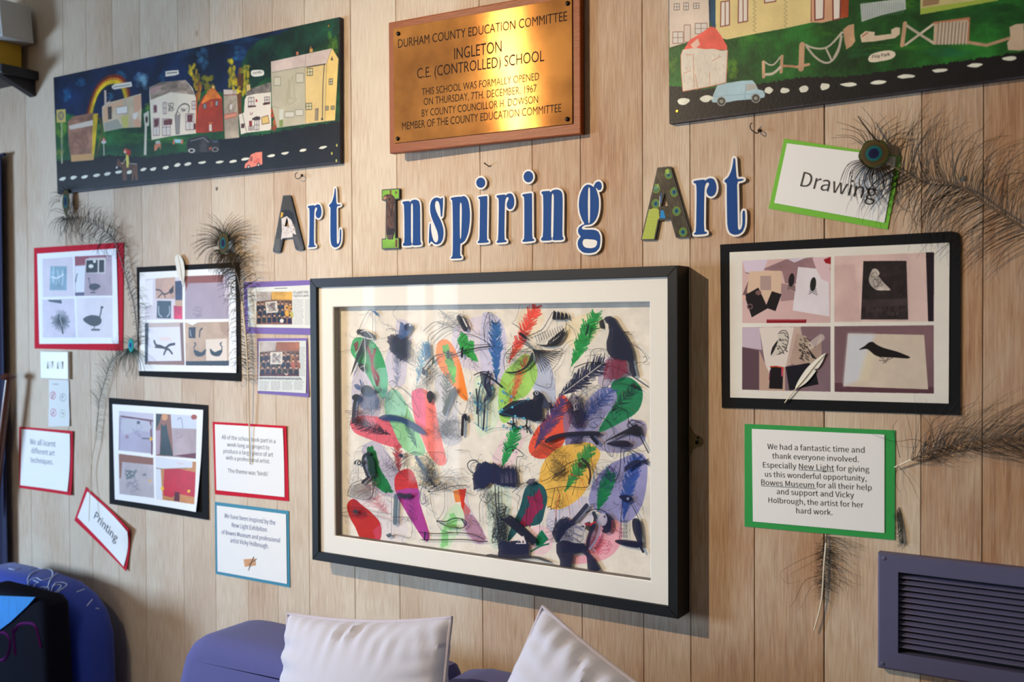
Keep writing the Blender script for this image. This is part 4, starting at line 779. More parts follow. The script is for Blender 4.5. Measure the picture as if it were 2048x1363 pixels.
c.poly(K((310, 420), (420, 355), (530, 278), (575, 285), (640, 370), (705, 480), (705, 525), (500, 520), (320, 540), (250, 520)), (228, 96, 80), tex=.15); c.poly(K((240, 520), (370, 500), (480, 515), (560, 510), (640, 530), (712, 525), (708, 700), (695, 865), (540, 905), (240, 960), (222, 760), (218, 580)), (216, 206, 190), tex=.06); c.line(K((240, 520), (218, 580), (222, 760), (240, 960), (540, 905), (695, 865), (712, 525)), 1.6, (190, 110, 80)); c.poly(K((320, 470), (400, 400), (420, 470), (360, 520)), (232, 190, 170))
for a in (((350, 560), (360, 940)), ((370, 780), (400, 940)), ((520, 760), (525, 900)), ((545, 640), (640, 590)), ((250, 770), (320, 740)), ((270, 570), (330, 575))): c.line(K(*a), 1.5, (196, 130, 96), a=.8)
for _ in range(60): a, b_ = 250 + 430 * rng.random(), 550 + 340 * rng.random(); c.line(K((a, b_), (a + 26 * rng.random() - 13, b_ + 30)), 1.1, (176, 160, 140), .5)
# playground furniture
TB = (190, 150, 116)
def bar(p, w, col=TB): c.line(K(*p), w, col, tex=.12)
def bar2(p, w, col=TB): c.line(K2(*p), w, col, tex=.12)
bar([(1085, 650), (1088, 805)], 7); bar([(1280, 590), (1270, 755)], 7); c.line(K((1100, 650), (1150, 680), (1200, 672), (1260, 600)), 3.4, (190, 180, 160), sm=3); c.line(K((1110, 780), (1170, 775), (1220, 745), (1260, 705)), 6, (196, 184, 164), sm=3)
bar([(1290, 690), (1390, 695), (1450, 705), (1550, 680)], 5, (182, 128, 96)); bar([(1490, 470), (1480, 720)], 12); c.line(K((1440, 700), (1560, 675)), 6, TB)
c.line(K((1530, 470), (1600, 500), (1700, 510), (1790, 470), (1905, 340)), 4, (188, 176, 160), sm=3); c.line(K((1540, 490), (1620, 590), (1720, 655), (1800, 640), (1870, 540), (1905, 380)), 4.4, (180, 168, 150), sm=3); c.line(K((1740, 505), (1800, 630)), 4, (180, 168, 150))
c.poly(K2((95, 310), (150, 265), (210, 250), (215, 380), (225, 430), (190, 480), (130, 520), (110, 430)), TB, tex=.12); c.line(K2((-2, 440), (90, 340)), 4, (188, 176, 160)); c.line(K2((0, 600), (50, 500), (75, 380)), 4, (180, 168, 150), sm=3)
c.poly(K2((275, 370), (330, 325), (430, 335), (425, 375), (600, 355), (600, 310), (650, 285), (695, 290), (690, 360), (640, 400), (430, 435), (290, 445)), (206, 186, 158), tex=.06); c.line(K2((300, 380), (350, 345)), 3, (170, 110, 90))
bar2([(745, 245), (715, 475)], 8); bar2([(750, 470), (1060, 240)], 5, (196, 182, 160)); bar2([(765, 270), (900, 360), (1050, 455)], 5, (180, 168, 146)); c.poly(K2((1050, 240), (1415, 185), (1410, 455), (1040, 470)), (186, 162, 136), tex=.08); c.line(K2((1050, 240), (1415, 190), (1405, 455)), 4, (180, 116, 84))
for k in range(18): x_ = 1080 + k * 18; c.line(K2((x_ + 20, 235), (x_, 465)), 2.2, [(120, 112, 100), (206, 190, 168)][k % 2], .8)
bar2([(1410, 445), (1600, 475), (1840, 400)], 6, (176, 140, 110)); c.poly(K2((1840, 285), (1900, 255), (1990, 245), (2000, 520), (1950, 532), (1825, 525), (1815, 450), (1850, 400)), (200, 176, 146), tex=.06)
c.poly(K2((275, 40), (750, -20), (755, 100), (500, 160), (290, 230)), (176, 184, 176), tex=.06); 
for k in range(18): x_ = 300 + k * 25; c.line(K2((x_, 30), (x_ + 4, 205 - k * 4)), 1, (120, 134, 136), .8)
c.poly(K2((905, -80), (1900, -200), (1720, 5), (905, 155)), (190, 178, 120), tex=.06); c.poly(K2((905, 90), (1700, -30), (1720, 5), (905, 155)), (156, 176, 70)); c.poly(K2((940, -60), (1110, -60), (1100, 40), (930, 70)), (150, 120, 84))
c.poly(K2((360, 610), (390, 570), (480, 540), (580, 527), (635, 545), (645, 580), (600, 620), (480, 645), (400, 655), (365, 640)), (222, 208, 184), sm=2)
# pale blue van
c.poly(K((540, 1060), (560, 990), (600, 895), (700, 870), (860, 845), (970, 840), (1005, 880), (1030, 935), (1085, 950), (1102, 985), (1098, 1020), (1040, 1035), (800, 1055), (700, 1075), (560, 1075)), (166, 196, 206), tex=.05); c.poly(K((905, 885), (1000, 875), (1020, 930), (900, 955)), (176, 176, 170)); c.line(K((900, 880), (890, 1040)), 1, (120, 160, 176)); c.line(K((560, 1015), (700, 1000), (1090, 975)), 1, (130, 166, 180))
for a in ((645, 1062), (1005, 1030)): c.ell(*K(a)[0], 9.5, 9.5, (150, 156, 150)); c.ell(*K(a)[0], 7.4, 7.6, (56, 56, 54)); c.ell(*K(a)[0], 4, 4, (140, 140, 130))
dash(c, [(250, 1062), (490, 1035)], K, 130, 66); dash(c, [(1140, 948), (1310, 950)], K, 90, 66); dash(c, [(1508, 935), (1725, 908)], K, 100, 78); dash(c, [(155, 885), (465, 862), (760, 800), (1110, 738), (1485, 682), (1845, 612)], K2, 170, 44)
c.line([(1338, 246), (2150, 140)], 3.5, (58, 56, 72), a=.7, tex=.3)
t = mural('long village panel with a pale blue van and play park, upper right', Q2, c, DM, .013)
lettering('lettering', [('Play Park', K2((400, 612))[0], K2((585, 582))[0], 1.1)], DM + .0008, M_INK, t)
disc_obj('screw', W3(*K((180, 1165))[0], DM), .0032, .0015, MATS['brass_screw'], t)

# ============================================================ BRASS PLAQUE
K = crop(760, 0, 4.2588)
def brass():
    m = bpy.data.materials.new('brushed_brass'); m.use_nodes = True; N = m.node_tree.nodes; L = m.node_tree.links; b = N['Principled BSDF']
    tc = N.new('ShaderNodeTexCoord'); mp = N.new('ShaderNodeMapping'); mp.inputs['Scale'].default_value = (1.2, 1, 60); L.new(tc.outputs['Object'], mp.inputs[0])
    n = N.new('ShaderNodeTexNoise'); n.inputs['Scale'].default_value = 22; n.inputs['Detail'].default_value = 6; L.new(mp.outputs[0], n.inputs['Vector'])
    n2 = N.new('ShaderNodeTexNoise'); n2.inputs['Scale'].default_value = 7; n2.inputs['Detail'].default_value = 5; L.new(tc.outputs['Object'], n2.inputs['Vector'])
    r = N.new('ShaderNodeValToRGB'); r.color_ramp.elements[0].color = rgb(120, 80, 40); r.color_ramp.elements[0].position = .35; r.color_ramp.elements[1].color = rgb(164, 116, 60); r.color_ramp.elements[1].position = .65
    L.new(n2.outputs['Fac'], r.inputs[0]); L.new(r.outputs[0], b.inputs['Base Color']); b.inputs['Metallic'].default_value = 1
    b.inputs['Roughness'].default_value = .2; b.inputs['Anisotropic'].default_value = 1.0; b.inputs['Anisotropic Rotation'].default_value = 0.0
    tg = N.new('ShaderNodeTangent'); tg.direction_type = 'RADIAL'; tg.axis = 'Y'
    # brushing runs up and down the plate: constant tangent
    cv = N.new('ShaderNodeCombineXYZ'); cv.inputs[2].default_value = 1.0; L.new(cv.outputs[0], b.inputs['Tangent'])
    bp = N.new('ShaderNodeBump'); bp.inputs['Strength'].default_value = .06; bp.inputs['Distance'].default_value = .0006; L.new(n.outputs['Fac'], bp.inputs['Height']); L.new(bp.outputs[0], b.inputs['Normal'])
    b2 = N.new('ShaderNodeBsdfPrincipled'); b2.inputs['Metallic'].default_value = .85; b2.inputs['Roughness'].default_value = .62; L.new(r.outputs[0], b2.inputs['Base Color'])
    mx = N.new('ShaderNodeMixShader'); mx.inputs[0].default_value = .72; L.new(b.outputs[0], mx.inputs[1]); L.new(b2.outputs[0], mx.inputs[2]); L.new(mx.outputs[0], N['Material Output'].inputs[0])
    return m
M_BRASS = brass()
DP = .036
bx0, bz0 = W(*K((80, 1318))[0], DP); bx1 = W(*K((1711, 1106))[0], DP)[0]; bz1 = W(*K((80, 208))[0], DP)[1]
t = thing('plaque', 'engraved brass school opening plaque on a wooden board, top centre', 'plaque', ((bx0 + bx1) / 2, 0, (bz0 + bz1) / 2))
M_OAK = mat('varnished_oak', (140, 66, 14), .42, var=.3, scale=14, stretch=(1.5, 5, 12), bump=.3, bscale=30, spec=.35)
box_obj('board', bx0, bx1, -DP, -.0160, bz0, bz1, M_OAK, t, .0025)
px0 = W(*K((120, 700))[0], DP)[0]; px1 = W(*K((1642, 500))[0], DP)[0]; pz0 = W(*K((122, 1232))[0], DP)[1]; pz1 = W(*K((122, 262))[0], DP)[1]
plt = box_obj('brass_plate', px0, px1, -DP - .003, -DP + .001, pz0, pz1, M_BRASS, t, .0006)
for a in ((155, 303), (150, 1190), (1595, 1004), (1597, 14)):
    p = W3(*K(a)[0], DP + .003); disc_obj('bolt', (p.x, p.y + .0002, p.z), .0052, .0035, mat('dark_bolt', (44, 34, 28), .35, .8), t, 16, .4)
M_ENGR = mat('engraved_patina', (48, 32, 18), .8, var=.2, spec=.2)
t.rotation_euler.z = math.radians(3.0); t.scale.x = .966   # plaque turned off the wall at its left to shift its bright streak
lettering('lettering', [('DURHAM COUNTY EDUCATION COMMITTEE', K((152, 424))[0], K((1592, 160))[0], 1.32), ('INGLETON', K((626, 512))[0], K((1030, 440))[0], 1.4), ('C.E. (CONTROLLED) SCHOOL', K((312, 680))[0], K((1395, 510))[0], 1.35),
    ('THIS SCHOOL WAS FORMALLY OPENED', K((352, 822))[0], K((1352, 672))[0], 1.35), ('ON THURSDAY, 7TH. DECEMBER, 1967', K((368, 905))[0], K((1330, 775))[0], 1.35), ('BY COUNTY COUNCILLOR H. DOWSON', K((352, 1002))[0], K((1342, 868))[0], 1.4), ('MEMBER OF THE COUNTY EDUCATION COMMITTEE', K((186, 1116))[0], K((1542, 942))[0], 1.4)], DP + .0032, M_ENGR, t, font='built-in')

# ============================================================ CUT-OUT LETTERS
KA = crop(530, 310, 4.096); KB = crop(1020, 290, 4.096)
DL = .007
def sdf_contour(loops, r, step=.0007):
    """outline of the shape grown by r (outer boundaries only)"""
    P = np.concatenate(loops); x0, y0 = P.min(0) - r - 3 * step; x1, y1 = P.max(0) + r + 3 * step
    nx, ny = int((x1 - x0) / step) + 1, int((y1 - y0) / step) + 1
    X, Y = np.meshgrid(x0 + np.arange(nx) * step, y0 + np.arange(ny) * step); D = np.full(X.shape, 1e9); ins = np.zeros(X.shape, bool)
    for p in loops:
        for A, B in zip(p, np.roll(p, -1, 0)):
            d = B - A; t = np.clip(((X - A[0]) * d[0] + (Y - A[1]) * d[1]) / max(d @ d, 1e-12), 0, 1)
            D = np.minimum(D, np.hypot(X - A[0] - t * d[0], Y - A[1] - t * d[1]))
            if A[1] != B[1]: ins ^= ((A[1] > Y) != (B[1] > Y)) & (X < (B[0] - A[0]) * (Y - A[1]) / (B[1] - A[1]) + A[0])
    S = np.where(ins, -D, D) - r; seg = {}
    def e(i, j, k, l):
        a, b = S[j, i], S[l, k]; t = a / (a - b); return (round(X[j, i] + t * (X[l, k] - X[j, i]), 7), round(Y[j, i] + t * (Y[l, k] - Y[j, i]), 7))
    neg = S < 0; code = neg[:-1, :-1] * 1 + neg[:-1, 1:] * 2 + neg[1:, 1:] * 4 + neg[1:, :-1] * 8
    for j, i in zip(*np.nonzero((code > 0) & (code < 15))):
        cd = code[j, i]; b = lambda: e(i, j, i + 1, j); rr = lambda: e(i + 1, j, i + 1, j + 1); t = lambda: e(i, j + 1, i + 1, j + 1); l = lambda: e(i, j, i, j + 1)
        T = {1: [(l, b)], 2: [(b, rr)], 3: [(l, rr)], 4: [(rr, t)], 5: [(l, t), (rr, b)], 6: [(b, t)], 7: [(l, t)], 8: [(t, l)], 9: [(t, b)], 10: [(b, l), (t, rr)], 11: [(t, rr)], 12: [(rr, l)], 13: [(rr, b)], 14: [(b, l)]}[int(cd)]
        for f, g in T: seg[f()] = g()
    out = []
    while seg:
        s0 = next(iter(seg)); cur = seg.pop(s0); lp = [s0]
        while cur != s0 and cur in seg: lp.append(cur); cur = seg.pop(cur)
        if len(lp) > 12: out.append(np.array(lp))
    res = []
    for lp in out:
        A = .5 * np.sum(lp[:, 0] * np.roll(lp[:, 1], -1) - np.roll(lp[:, 0], -1) * lp[:, 1])
        res.append((A, lp[::2]))
    return res
GL = {
 'r': (KA, [[(350,416),(405,408),(407,418),(420,405),(438,401),(452,410),(461,435),(464,465),(461,490),(452,510),(438,518),(424,512),(416,495),(415,475),(421,458),(428,440),(424,428),(414,430),(406,450),(403,500),(401,735),(415,738),(417,752),(353,757),(353,745),(363,738),(366,500),(364,435),(351,430)]], (350, 423), (353, 751)),
 't': (KA, [[(572,268),(580,272),(582,330),(586,405),(612,402),(624,408),(612,416),(587,420),(588,520),(588,700),(590,722),(597,728),(606,718),(612,690),(612,620),(616,604),(624,606),(626,640),(624,700),(612,738),(592,755),(570,757),(550,745),(540,720),(536,680),(536,500),(537,428),(524,418),(528,405),(545,390),(560,350),(568,310)]], (576, 268), (571, 757)),
 'n': (KA, [[(1127,380),(1184,374),(1187,388),(1200,371),(1222,364),(1245,366),(1262,378),(1270,405),(1272,500),(1273,712),(1281,716),(1280,737),(1208,741),(1207,720),(1212,712),(1212,420),(1208,398),(1203,394),(1198,400),(1196,430),(1196,712),(1203,722),(1203,741),(1131,745),(1130,725),(1143,715),(1142,500),(1138,402),(1127,396)]], (1127, 388), (1130, 740)),
 's': (KA, [[(1452,346),(1459,348),(1458,420),(1452,500),(1446,508),(1440,500),(1436,440),(1429,398),(1418,377),(1404,374),(1396,386),(1392,410),(1396,440),(1412,482),(1442,540),(1460,595),(1464,640),(1458,688),(1440,720),(1413,733),(1388,728),(1368,710),(1358,706),(1350,722),(1342,728),(1344,640),(1350,560),(1358,558),(1360,610),(1368,660),(1380,698),(1396,716),(1409,712),(1418,696),(1420,668),(1412,625),(1388,568),(1364,510),(1353,462),(1352,412),(1364,372),(1384,352),(1404,346),(1424,349),(1440,358)]], (1352, 350), (1342, 728)),
 'p': (KA, [[(1523,348),(1590,339),(1603,342),(1630,333),(1655,350),(1670,390),(1680,470),(1677,560),(1665,640),(1640,700),(1612,722),(1600,722),(1598,822),(1612,830),(1612,845),(1524,849),(1522,838),(1538,828),(1540,600),(1536,370),(1523,364)], [(1600,385),(1610,395),(1613,450),(1611,560),(1608,660),(1604,688),(1597,680),(1595,560),(1596,420)]], (1523, 356), (1522, 845)),
 'i': (KA, [[(1748,342),(1820,333),(1822,345),(1820,520),(1818,695),(1832,700),(1834,716),(1744,722),(1743,706),(1757,698),(1760,520),(1762,362),(1748,356)]], (1748, 349), (1743, 718)),
 'g': (KB, [[(642,322),(668,330),(686,346),(691,325),(706,303),(728,296),(746,308),(753,338),(744,366),(726,370),(712,356),(705,348),(702,352),(716,390),(728,440),(729,510),(720,570),(700,618),(672,645),(645,652),(612,655),(592,668),(586,682),(600,692),(690,692),(722,706),(739,740),(741,785),(733,842),(702,876),(650,886),(598,880),(565,850),(553,810),(560,775),(582,748),(563,728),(556,700),(566,672),(590,655),(612,645),(590,610),(570,550),(563,485),(572,410),(598,350),(620,328)], [(640,350),(648,345),(656,355),(657,480),(655,620),(648,646),(640,630),(637,480)], [(600,775),(615,768),(700,775),(716,790),(712,815),(700,835),(665,845),(620,840),(600,825),(592,800)]], (563, 485), (553, 810)),
}
M_LBLUE = mat('letter_blue', (8, 66, 132), .6, var=.05, scale=30, spec=.2)
M_LBACK = mat('letter_white', (232, 228, 220), .6, var=.01)
def glyph(ch, KD=None, top=None, bot=None):
    K_, loops, a, b_ = GL[ch]
    L_ = [chaikin(WA(K_(*lp), DL), 1) for lp in loops]
    if top is None: return L_
    A, B = WA(K_(a, b_), DL); A2, B2 = WA(KD(top, bot), DL)
    e1, e2 = B - A, B2 - A2; s = np.hypot(*e2) / np.hypot(*e1); g = math.atan2(e2[1], e2[0]) - math.atan2(e1[1], e1[0])
    R = np.array([[math.cos(g), -math.sin(g)], [math.sin(g), math.cos(g)]]) * s
    return [(lp - A) @ R.T + A2 for lp in L_]
def letter(label, loops, border=.0042, extra=None):
    allp = np.concatenate(loops); c0 = (allp.min(0) + allp.max(0)) / 2
    t = thing('paper_letter', label, 'letter', (c0[0], 0, c0[1]), 'cut-out letters of the wall heading')
    groups = [[loops[0]]] + ([[extra]] if extra is not None else [])
    for g_ in groups:
        cont = sdf_contour(g_, border)
        for A, lp in sorted(cont, key=lambda v: -abs(v[0]))[:1]: plate('backing', [lp], DL, .004, M_LBACK, t)
    plate('blue_face', loops, DL + .0004, .0003, M_LBLUE, t)
    if extra is not None: plate('blue_dot' , [extra], DL + .0004, .0003, M_LBLUE, t)
def dot(K_, cx, cy, rx, ry): return WA(K_(*[(cx + rx * math.cos(a), cy + ry * math.sin(a)) for a in [2 * math.pi * i / 28 for i in range(28)]]), DL)
letter('blue letter r in the first word, next to the falcon letter', glyph('r'))
letter('blue letter t ending the first word Art, under the left village panel', glyph('t'))
letter('blue letter n straight after the owl letter I', glyph('n'))
letter('blue letter s in Inspiring', glyph('s'))
letter('blue letter p with a long stem in Inspiring', glyph('p'))
letter('blue letter i after the p in Inspiring', glyph('i'), extra=dot(KA, 1768, 226, 37, 42))
letter('blue letter r in the middle of Inspiring, between two letters i', glyph('r', KA, (1896, 338), (1898, 712)))
letter('blue letter i after the r in Inspiring', glyph('i', KB, (102, 410), (103, 790)), extra=dot(KB, 151, 259, 39, 46))
letter('blue letter n in the middle of Inspiring before the g', glyph('n', KB, (258, 388), (255, 778)))
letter('blue letter g, last of Inspiring', glyph('g'))
letter('blue letter r in the last word, right of the peacock letter A', glyph('r', KB, (1503, 302), (1508, 728)))
letter('blue letter t at the far right end of the heading', glyph('t', KB, (1838, 104), (1838, 735)))
def photo_letter(label, K_, loops, paint):
    L_ = [WA(K_(*lp), DL) for lp in loops]; allp = np.concatenate(L_); c0 = (allp.min(0) + allp.max(0)) / 2
    t = thing('paper_letter', label, 'letter', (c0[0], 0, c0[1]), 'cut-out letters of the wall heading')
    cont = sdf_contour([L_[0]], .0026); lp = sorted(cont, key=lambda v: -abs(v[0]))[0][1]
    plate('black_edge', [lp] + L_[1:], DL, .004, mat('letter_edge_black', (22, 20, 20), .5), t)
    xs = [p for l in loops for p in l]; x0, x1 = min(p[0] for p in xs), max(p[0] for p in xs); y0, y1 = min(p[1] for p in xs), max(p[1] for p in xs)
    c = Canvas(K_((x0 - 4, y0 - 4), (x1 + 4, y0 - 4), (x1 + 4, y1 + 4), (x0 - 4, y1 + 4)), DL, 2600, (60, 60, 40)); paint(c, K_)
    plate('picture_face', L_, DL + .0004, .0003, c.material('letter_picture', rough=.4), t, uv=c.uv())
def pA1(c, K):
    c.poly(K((40, 300), (340, 300), (340, 820), (40, 820)), (66, 62, 54), tex=.03); c.poly(K((120, 480), (150, 450), (200, 448), (235, 480), (250, 560), (240, 620), (215, 530), (180, 500), (140, 510)), (34, 28, 28), tex=.2)
    c.poly(K((136, 520), (180, 500), (215, 530), (245, 600), (262, 680), (132, 690), (140, 620)), (216, 206, 198), tex=.05)
    for _ in range(45): a, b_ = 145 + 110 * rng.random(), 560 + 110 * rng.random(); c.line(K((a, b_), (a + 5, b_ + 7)), .8, (110, 96, 88))
    c.poly(K((128, 505), (134, 468), (150, 470), (146, 500), (130, 515)), (226, 178, 40)); c.ell(*K((155, 482))[0], 2.4, 2.8, (20, 16, 16)); c.ell(*K((152, 478))[0], .8, .8, (220, 200, 90))
    c.poly(K((225, 640), (275, 660), (315, 780), (250, 780)), (66, 60, 58)); 
    for k in range(26): c.line(K((230 + k * 2, 670 + k * 4), (262 + k * 2, 660 + k * 4)), .9, (120, 112, 106) if k % 2 else (40, 36, 36)); c.line(K((80, 690 + k * 4), (120, 684 + k * 4)), .7, (120, 116, 104), .5)
def pI(c, K):
    c.poly(K((940, 260), (1110, 260), (1110, 780), (940, 780)), (124, 178, 60), tex=.12, st=(.5, .5)); c.poly(K((1020, 285), (1040, 290), (1036, 330), (1024, 325)), (120, 90, 60)); c.ell(*K((1075, 306))[0], 2, 3, (110, 80, 56)); c.poly(K((1068, 690), (1088, 690), (1086, 755), (1066, 755)), (150, 100, 60)); c.poly(K((1074, 690), (1080, 690), (1080, 750), (1072, 750)), (30, 24, 20))
    c.poly(K((966, 350), (985, 325), (1030, 320), (1062, 345), (1080, 400), (1075, 560), (1062, 640), (1040, 688), (1000, 680), (990, 560), (992, 420), (970, 372)), (78, 54, 44), sm=2, tex=.3, st=(1, .4)); c.poly(K((968, 352), (984, 335), (1000, 345), (985, 368), (968, 368)), (176, 130, 104)); c.ell(*K((1022, 362))[0], 2.2, 3.6, (16, 12, 12)); c.ell(*K((1022, 358))[0], 4.4, 6.6, (126, 96, 80), .35)
    for _ in range(90): a, b_ = 1000 + 62 * rng.random(), 400 + 200 * rng.random(); c.line(K((a, b_), (a + (b_ - 500) * .02, b_ + 34)), .8, [(150, 112, 90), (36, 26, 24)][rng.integers(2)], .6)
    c.poly(K((1000, 600), (1062, 600), (1050, 690), (1004, 686)), (44, 34, 34), tex=.3); c.poly(K((1000, 655), (1050, 650), (1040, 692), (1004, 688)), (120, 100, 96), a=.6)
def pA2(c, K):
    c.poly(K((1060, 160), (1500, 160), (1500, 800), (1060, 800)), (62, 56, 44), tex=.3, st=(.7, .7))
    for _ in range(160): a, b_ = 1150 + 320 * rng.random(), 190 + 550 * rng.random(); c.line(K((a, b_), (a + 24 - 40 * rng.random(), b_ + 34)), .8, [(36, 34, 26), (96, 104, 60), (126, 122, 100)][rng.integers(3)], .5)
    for a, b_ in ((1300, 240), (1196, 355), (1345, 385), (1365, 540), (1418, 712), (1195, 480)):
        p = K((a, b_))[0]; c.ell(*p, 8.2, 9.4, (120, 156, 60), .85); c.ell(*p, 6.4, 7.4, (84, 112, 44)); c.ell(*p, 4.6, 5.4, (44, 130, 120)); c.ell(*p, 2.7, 3.4, (16, 30, 90))
    c.poly(K((1270, 205), (1300, 190), (1305, 240), (1280, 235)), (150, 180, 76)); c.poly(K((1180, 350), (1215, 310), (1225, 340), (1195, 372)), (150, 176, 110), a=.7)
    c.poly(K((1140, 540), (1170, 515), (1215, 520), (1225, 590), (1200, 690), (1180, 780), (1070, 780)), (156, 172, 66))
    for j in range(22):
        for i in range(9): c.ell(*K((1080 + i * 16 + (j % 2) * 8, 530 + j * 12))[0], 1.9, 1.6, (196, 206, 96), .9); c.line(K((1073 + i * 16 + (j % 2) * 8, 533 + j * 12), (1086 + i * 16 + (j % 2) * 8, 535 + j * 12)), .7, (96, 110, 40), .8)
    c.poly(K((1228, 600), (1236, 532), (1258, 535), (1275, 598)), (20, 132, 196)); c.poly(K((1236, 400), (1245, 390), (1240, 480), (1230, 470)), (30, 90, 150)); c.line(K((1228, 420), (1226, 500)), 1.6, (196, 196, 190))
photo_letter('capital A cut from a falcon photograph, first letter of the heading', KA, [[(152,338),(200,336),(206,346),(312,760),(305,772),(262,772),(252,760),(232,672),(143,680),(122,785),(112,792),(75,790),(70,780)], [(180,505),(160,585),(200,583)]], pA1)
photo_letter('capital I cut from an owl photograph, green at top and foot', KA, [[(962,290),(1097,280),(1096,352),(1063,357),(1065,685),(1093,684),(1095,758),(963,764),(962,692),(993,690),(997,363),(963,364)]], pI)
photo_letter('capital A cut from a peacock photograph, right of the heading', KB, [[(1215,193),(1308,184),(1476,745),(1366,750),(1325,600),(1212,606),(1180,768),(1082,770)], [(1270,390),(1238,500),(1293,498)]], pA2)
# ============================================================ THE BIG FRAMED ARTWORK
DF = .063
fx0, fz1 = W(619, 557, DF); fx1, fz0 = W(1356.5, 1242, DF); fz1 = (fz1 + W(1360, 530, DF)[1]) / 2; fz0 = (fz0 + W(625, 1115, DF)[1]) / 2
t = thing('picture_frame', 'big deep black frame holding the colourful bird print, centre of the wall', 'picture', ((fx0 + fx1) / 2, 0, (fz0 + fz1) / 2))
FR = t
M_FRAME = mat('satin_black_frame', (17, 17, 18), .5, var=.1, scale=60, bump=.03, bscale=300, spec=.3)
fw = .023
gap = .0003
def frame_bar(pts):
    V = [Vector((x, -DF, z)) for x, z in pts] + [Vector((x, -.002, z)) for x, z in pts]
    bm = bmesh.new(); vs = [bm.verts.new(v) for v in V]
    for f in ((0, 1, 2, 3), (7, 6, 5, 4), (0, 4, 5, 1), (1, 5, 6, 2), (2, 6, 7, 3), (3, 7, 4, 0)): bm.faces.new([vs[i] for i in f])
    bmesh.ops.recalc_face_normals(bm, faces=bm.faces)
    bmesh.ops.bevel(bm, geom=[e for e in bm.edges if abs(e.verts[0].co.y - e.verts[1].co.y) < 1e-6 and e.verts[0].co.y < -DF + .001], offset=.0012, segments=2, affect='EDGES')
    return bm_obj('frame_bar', bm, M_FRAME, t)
o_ = [(fx0, fz0), (fx1, fz0), (fx1, fz1), (fx0, fz1)]; i_ = [(fx0 + fw, fz0 + fw), (fx1 - fw, fz0 + fw), (fx1 - fw, fz1 - fw), (fx0 + fw, fz1 - fw)]
for k in range(4): frame_bar([o_[k], o_[(k + 1) % 4], i_[(k + 1) % 4], i_[k]])
DG = DF - .007; DMAT = DF - .009; DAR = DMAT - .024; DAC = DMAT - .016
# mount with bevelled window
wx0, wz1 = W(665, 612, DMAT); wx1, _ = W(1301, 800, DMAT); wz1 = (W(664, 612, DMAT)[1] + W(1300, 602, DMAT)[1]) / 2; wz0 = (W(668, 1071, DMAT)[1] + W(1300, 1164, DMAT)[1]) / 2
M_MOUNT = mat('mount_board', (240, 236, 226), .8, var=.01, bump=.04, bscale=500); M_BEV = mat('mount_core', (250, 250, 246), .8, var=.01)
e = .004
O = [(fx0 + e, fz0 + e), (fx1 - e, fz0 + e), (fx1 - e, fz1 - e), (fx0 + e, fz1 - e)]; I = [(wx0, wz0), (wx1, wz0), (wx1, wz1), (wx0, wz1)]; b2 = .002
J = [(wx0 + b2, wz0 + b2), (wx1 - b2, wz0 + b2), (wx1 - b2, wz1 - b2), (wx0 + b2, wz1 - b2)]
V = [Vector((x, -DMAT, z)) for x, z in O + I]; F = [(k, (k + 1) % 4, 4 + (k + 1) % 4, 4 + k) for k in range(4)]
obj('mount', V, F, M_MOUNT, t)
V = [Vector((x, -DMAT, z)) for x, z in I] + [Vector((x, -DMAT + .003, z)) for x, z in J] + [Vector((x, -DAR, z)) for x, z in J]
obj('mount_bevel', V, [(k, (k + 1) % 4, 4 + (k + 1) % 4, 4 + k) for k in range(4)], M_BEV, t)
obj('mount_spacer', [Vector((x, -DMAT + .003, z)) for x, z in J] + [Vector((x, -DAR, z)) for x, z in J], [(k, (k + 1) % 4, 4 + (k + 1) % 4, 4 + k) for k in range(4)], mat('spacer_grey', (120, 116, 112), .8), t)
box_obj('back_panel', fx0 + .006, fx1 - .006, -.010, -.004, fz0 + .006, fz1 - .006, mat('frame_back', (70, 56, 44), .8), t)

A1 = crop(640, 580, 4.544); A2 = crop(960, 580, 4.544); A3 = crop(640, 840, 4.544); A4 = crop(960, 840, 4.008)
QA = [(655, 600), (1312, 590), (1312, 1180), (655, 1085)]
c = Canvas(QA, DAR, 1250, (236, 228, 214)); k_ = Canvas(QA, DAC, 1250, (20, 22, 40), alpha=True)
LI = (204, 196, 214); NV = (26, 30, 60); BK = (24, 24, 34)
c.rect(655, 590, 1312, 1180, (236, 228, 214), tex=.01)
# pale ovals first
c.poly(A1((290, 860), (310, 740), (370, 700), (440, 760), (520, 940), (540, 1150), (320, 1180), (285, 1000)), (206, 198, 208), sm=3); c.poly(A1((690, 290), (745, 262), (815, 300), (845, 420), (800, 600), (770, 850), (650, 870), (595, 760), (600, 600), (680, 420)), (214, 208, 220), sm=3)
c.poly(A1((1200, 400), (1280, 290), (1440, 235), (1600, 240), (1700, 420), (1660, 640), (1540, 730), (1350, 720), (1230, 620)), (222, 212, 222), sm=3); c.poly(A1((1050, 830), (1120, 740), (1190, 780), (1240, 900), (1250, 1150), (1290, 1363), (1130, 1400), (1060, 1100)), (206, 202, 204), sm=3)
c.poly(A1((1400, 830), (1500, 780), (1620, 860), (1640, 1100), (1560, 1290), (1420, 1290)), (220, 232, 206), sm=3)
c.poly(A2((20, 230), (100, 215), (180, 260), (230, 400), (230, 640), (190, 830), (60, 840), (0, 600)), (206, 202, 224), sm=3); c.poly(A2((500, 640), (600, 600), (660, 740), (690, 960), (640, 1060), (560, 1000), (480, 880)), (190, 196, 216), sm=3); c.poly(A2((1100, 700), (1190, 590), (1330, 640), (1370, 780), (1250, 850), (1100, 870), (1070, 820)), (186, 176, 194), sm=3)
c.poly(A2((330, 250), (420, 160), (540, 170), (590, 260), (500, 400), (380, 420)), (240, 222, 190), sm=3, a=.8); c.poly(A2((760, 330), (900, 230), (1060, 200), (1120, 300), (1000, 480), (820, 520)), (240, 222, 180), sm=3, a=.7)
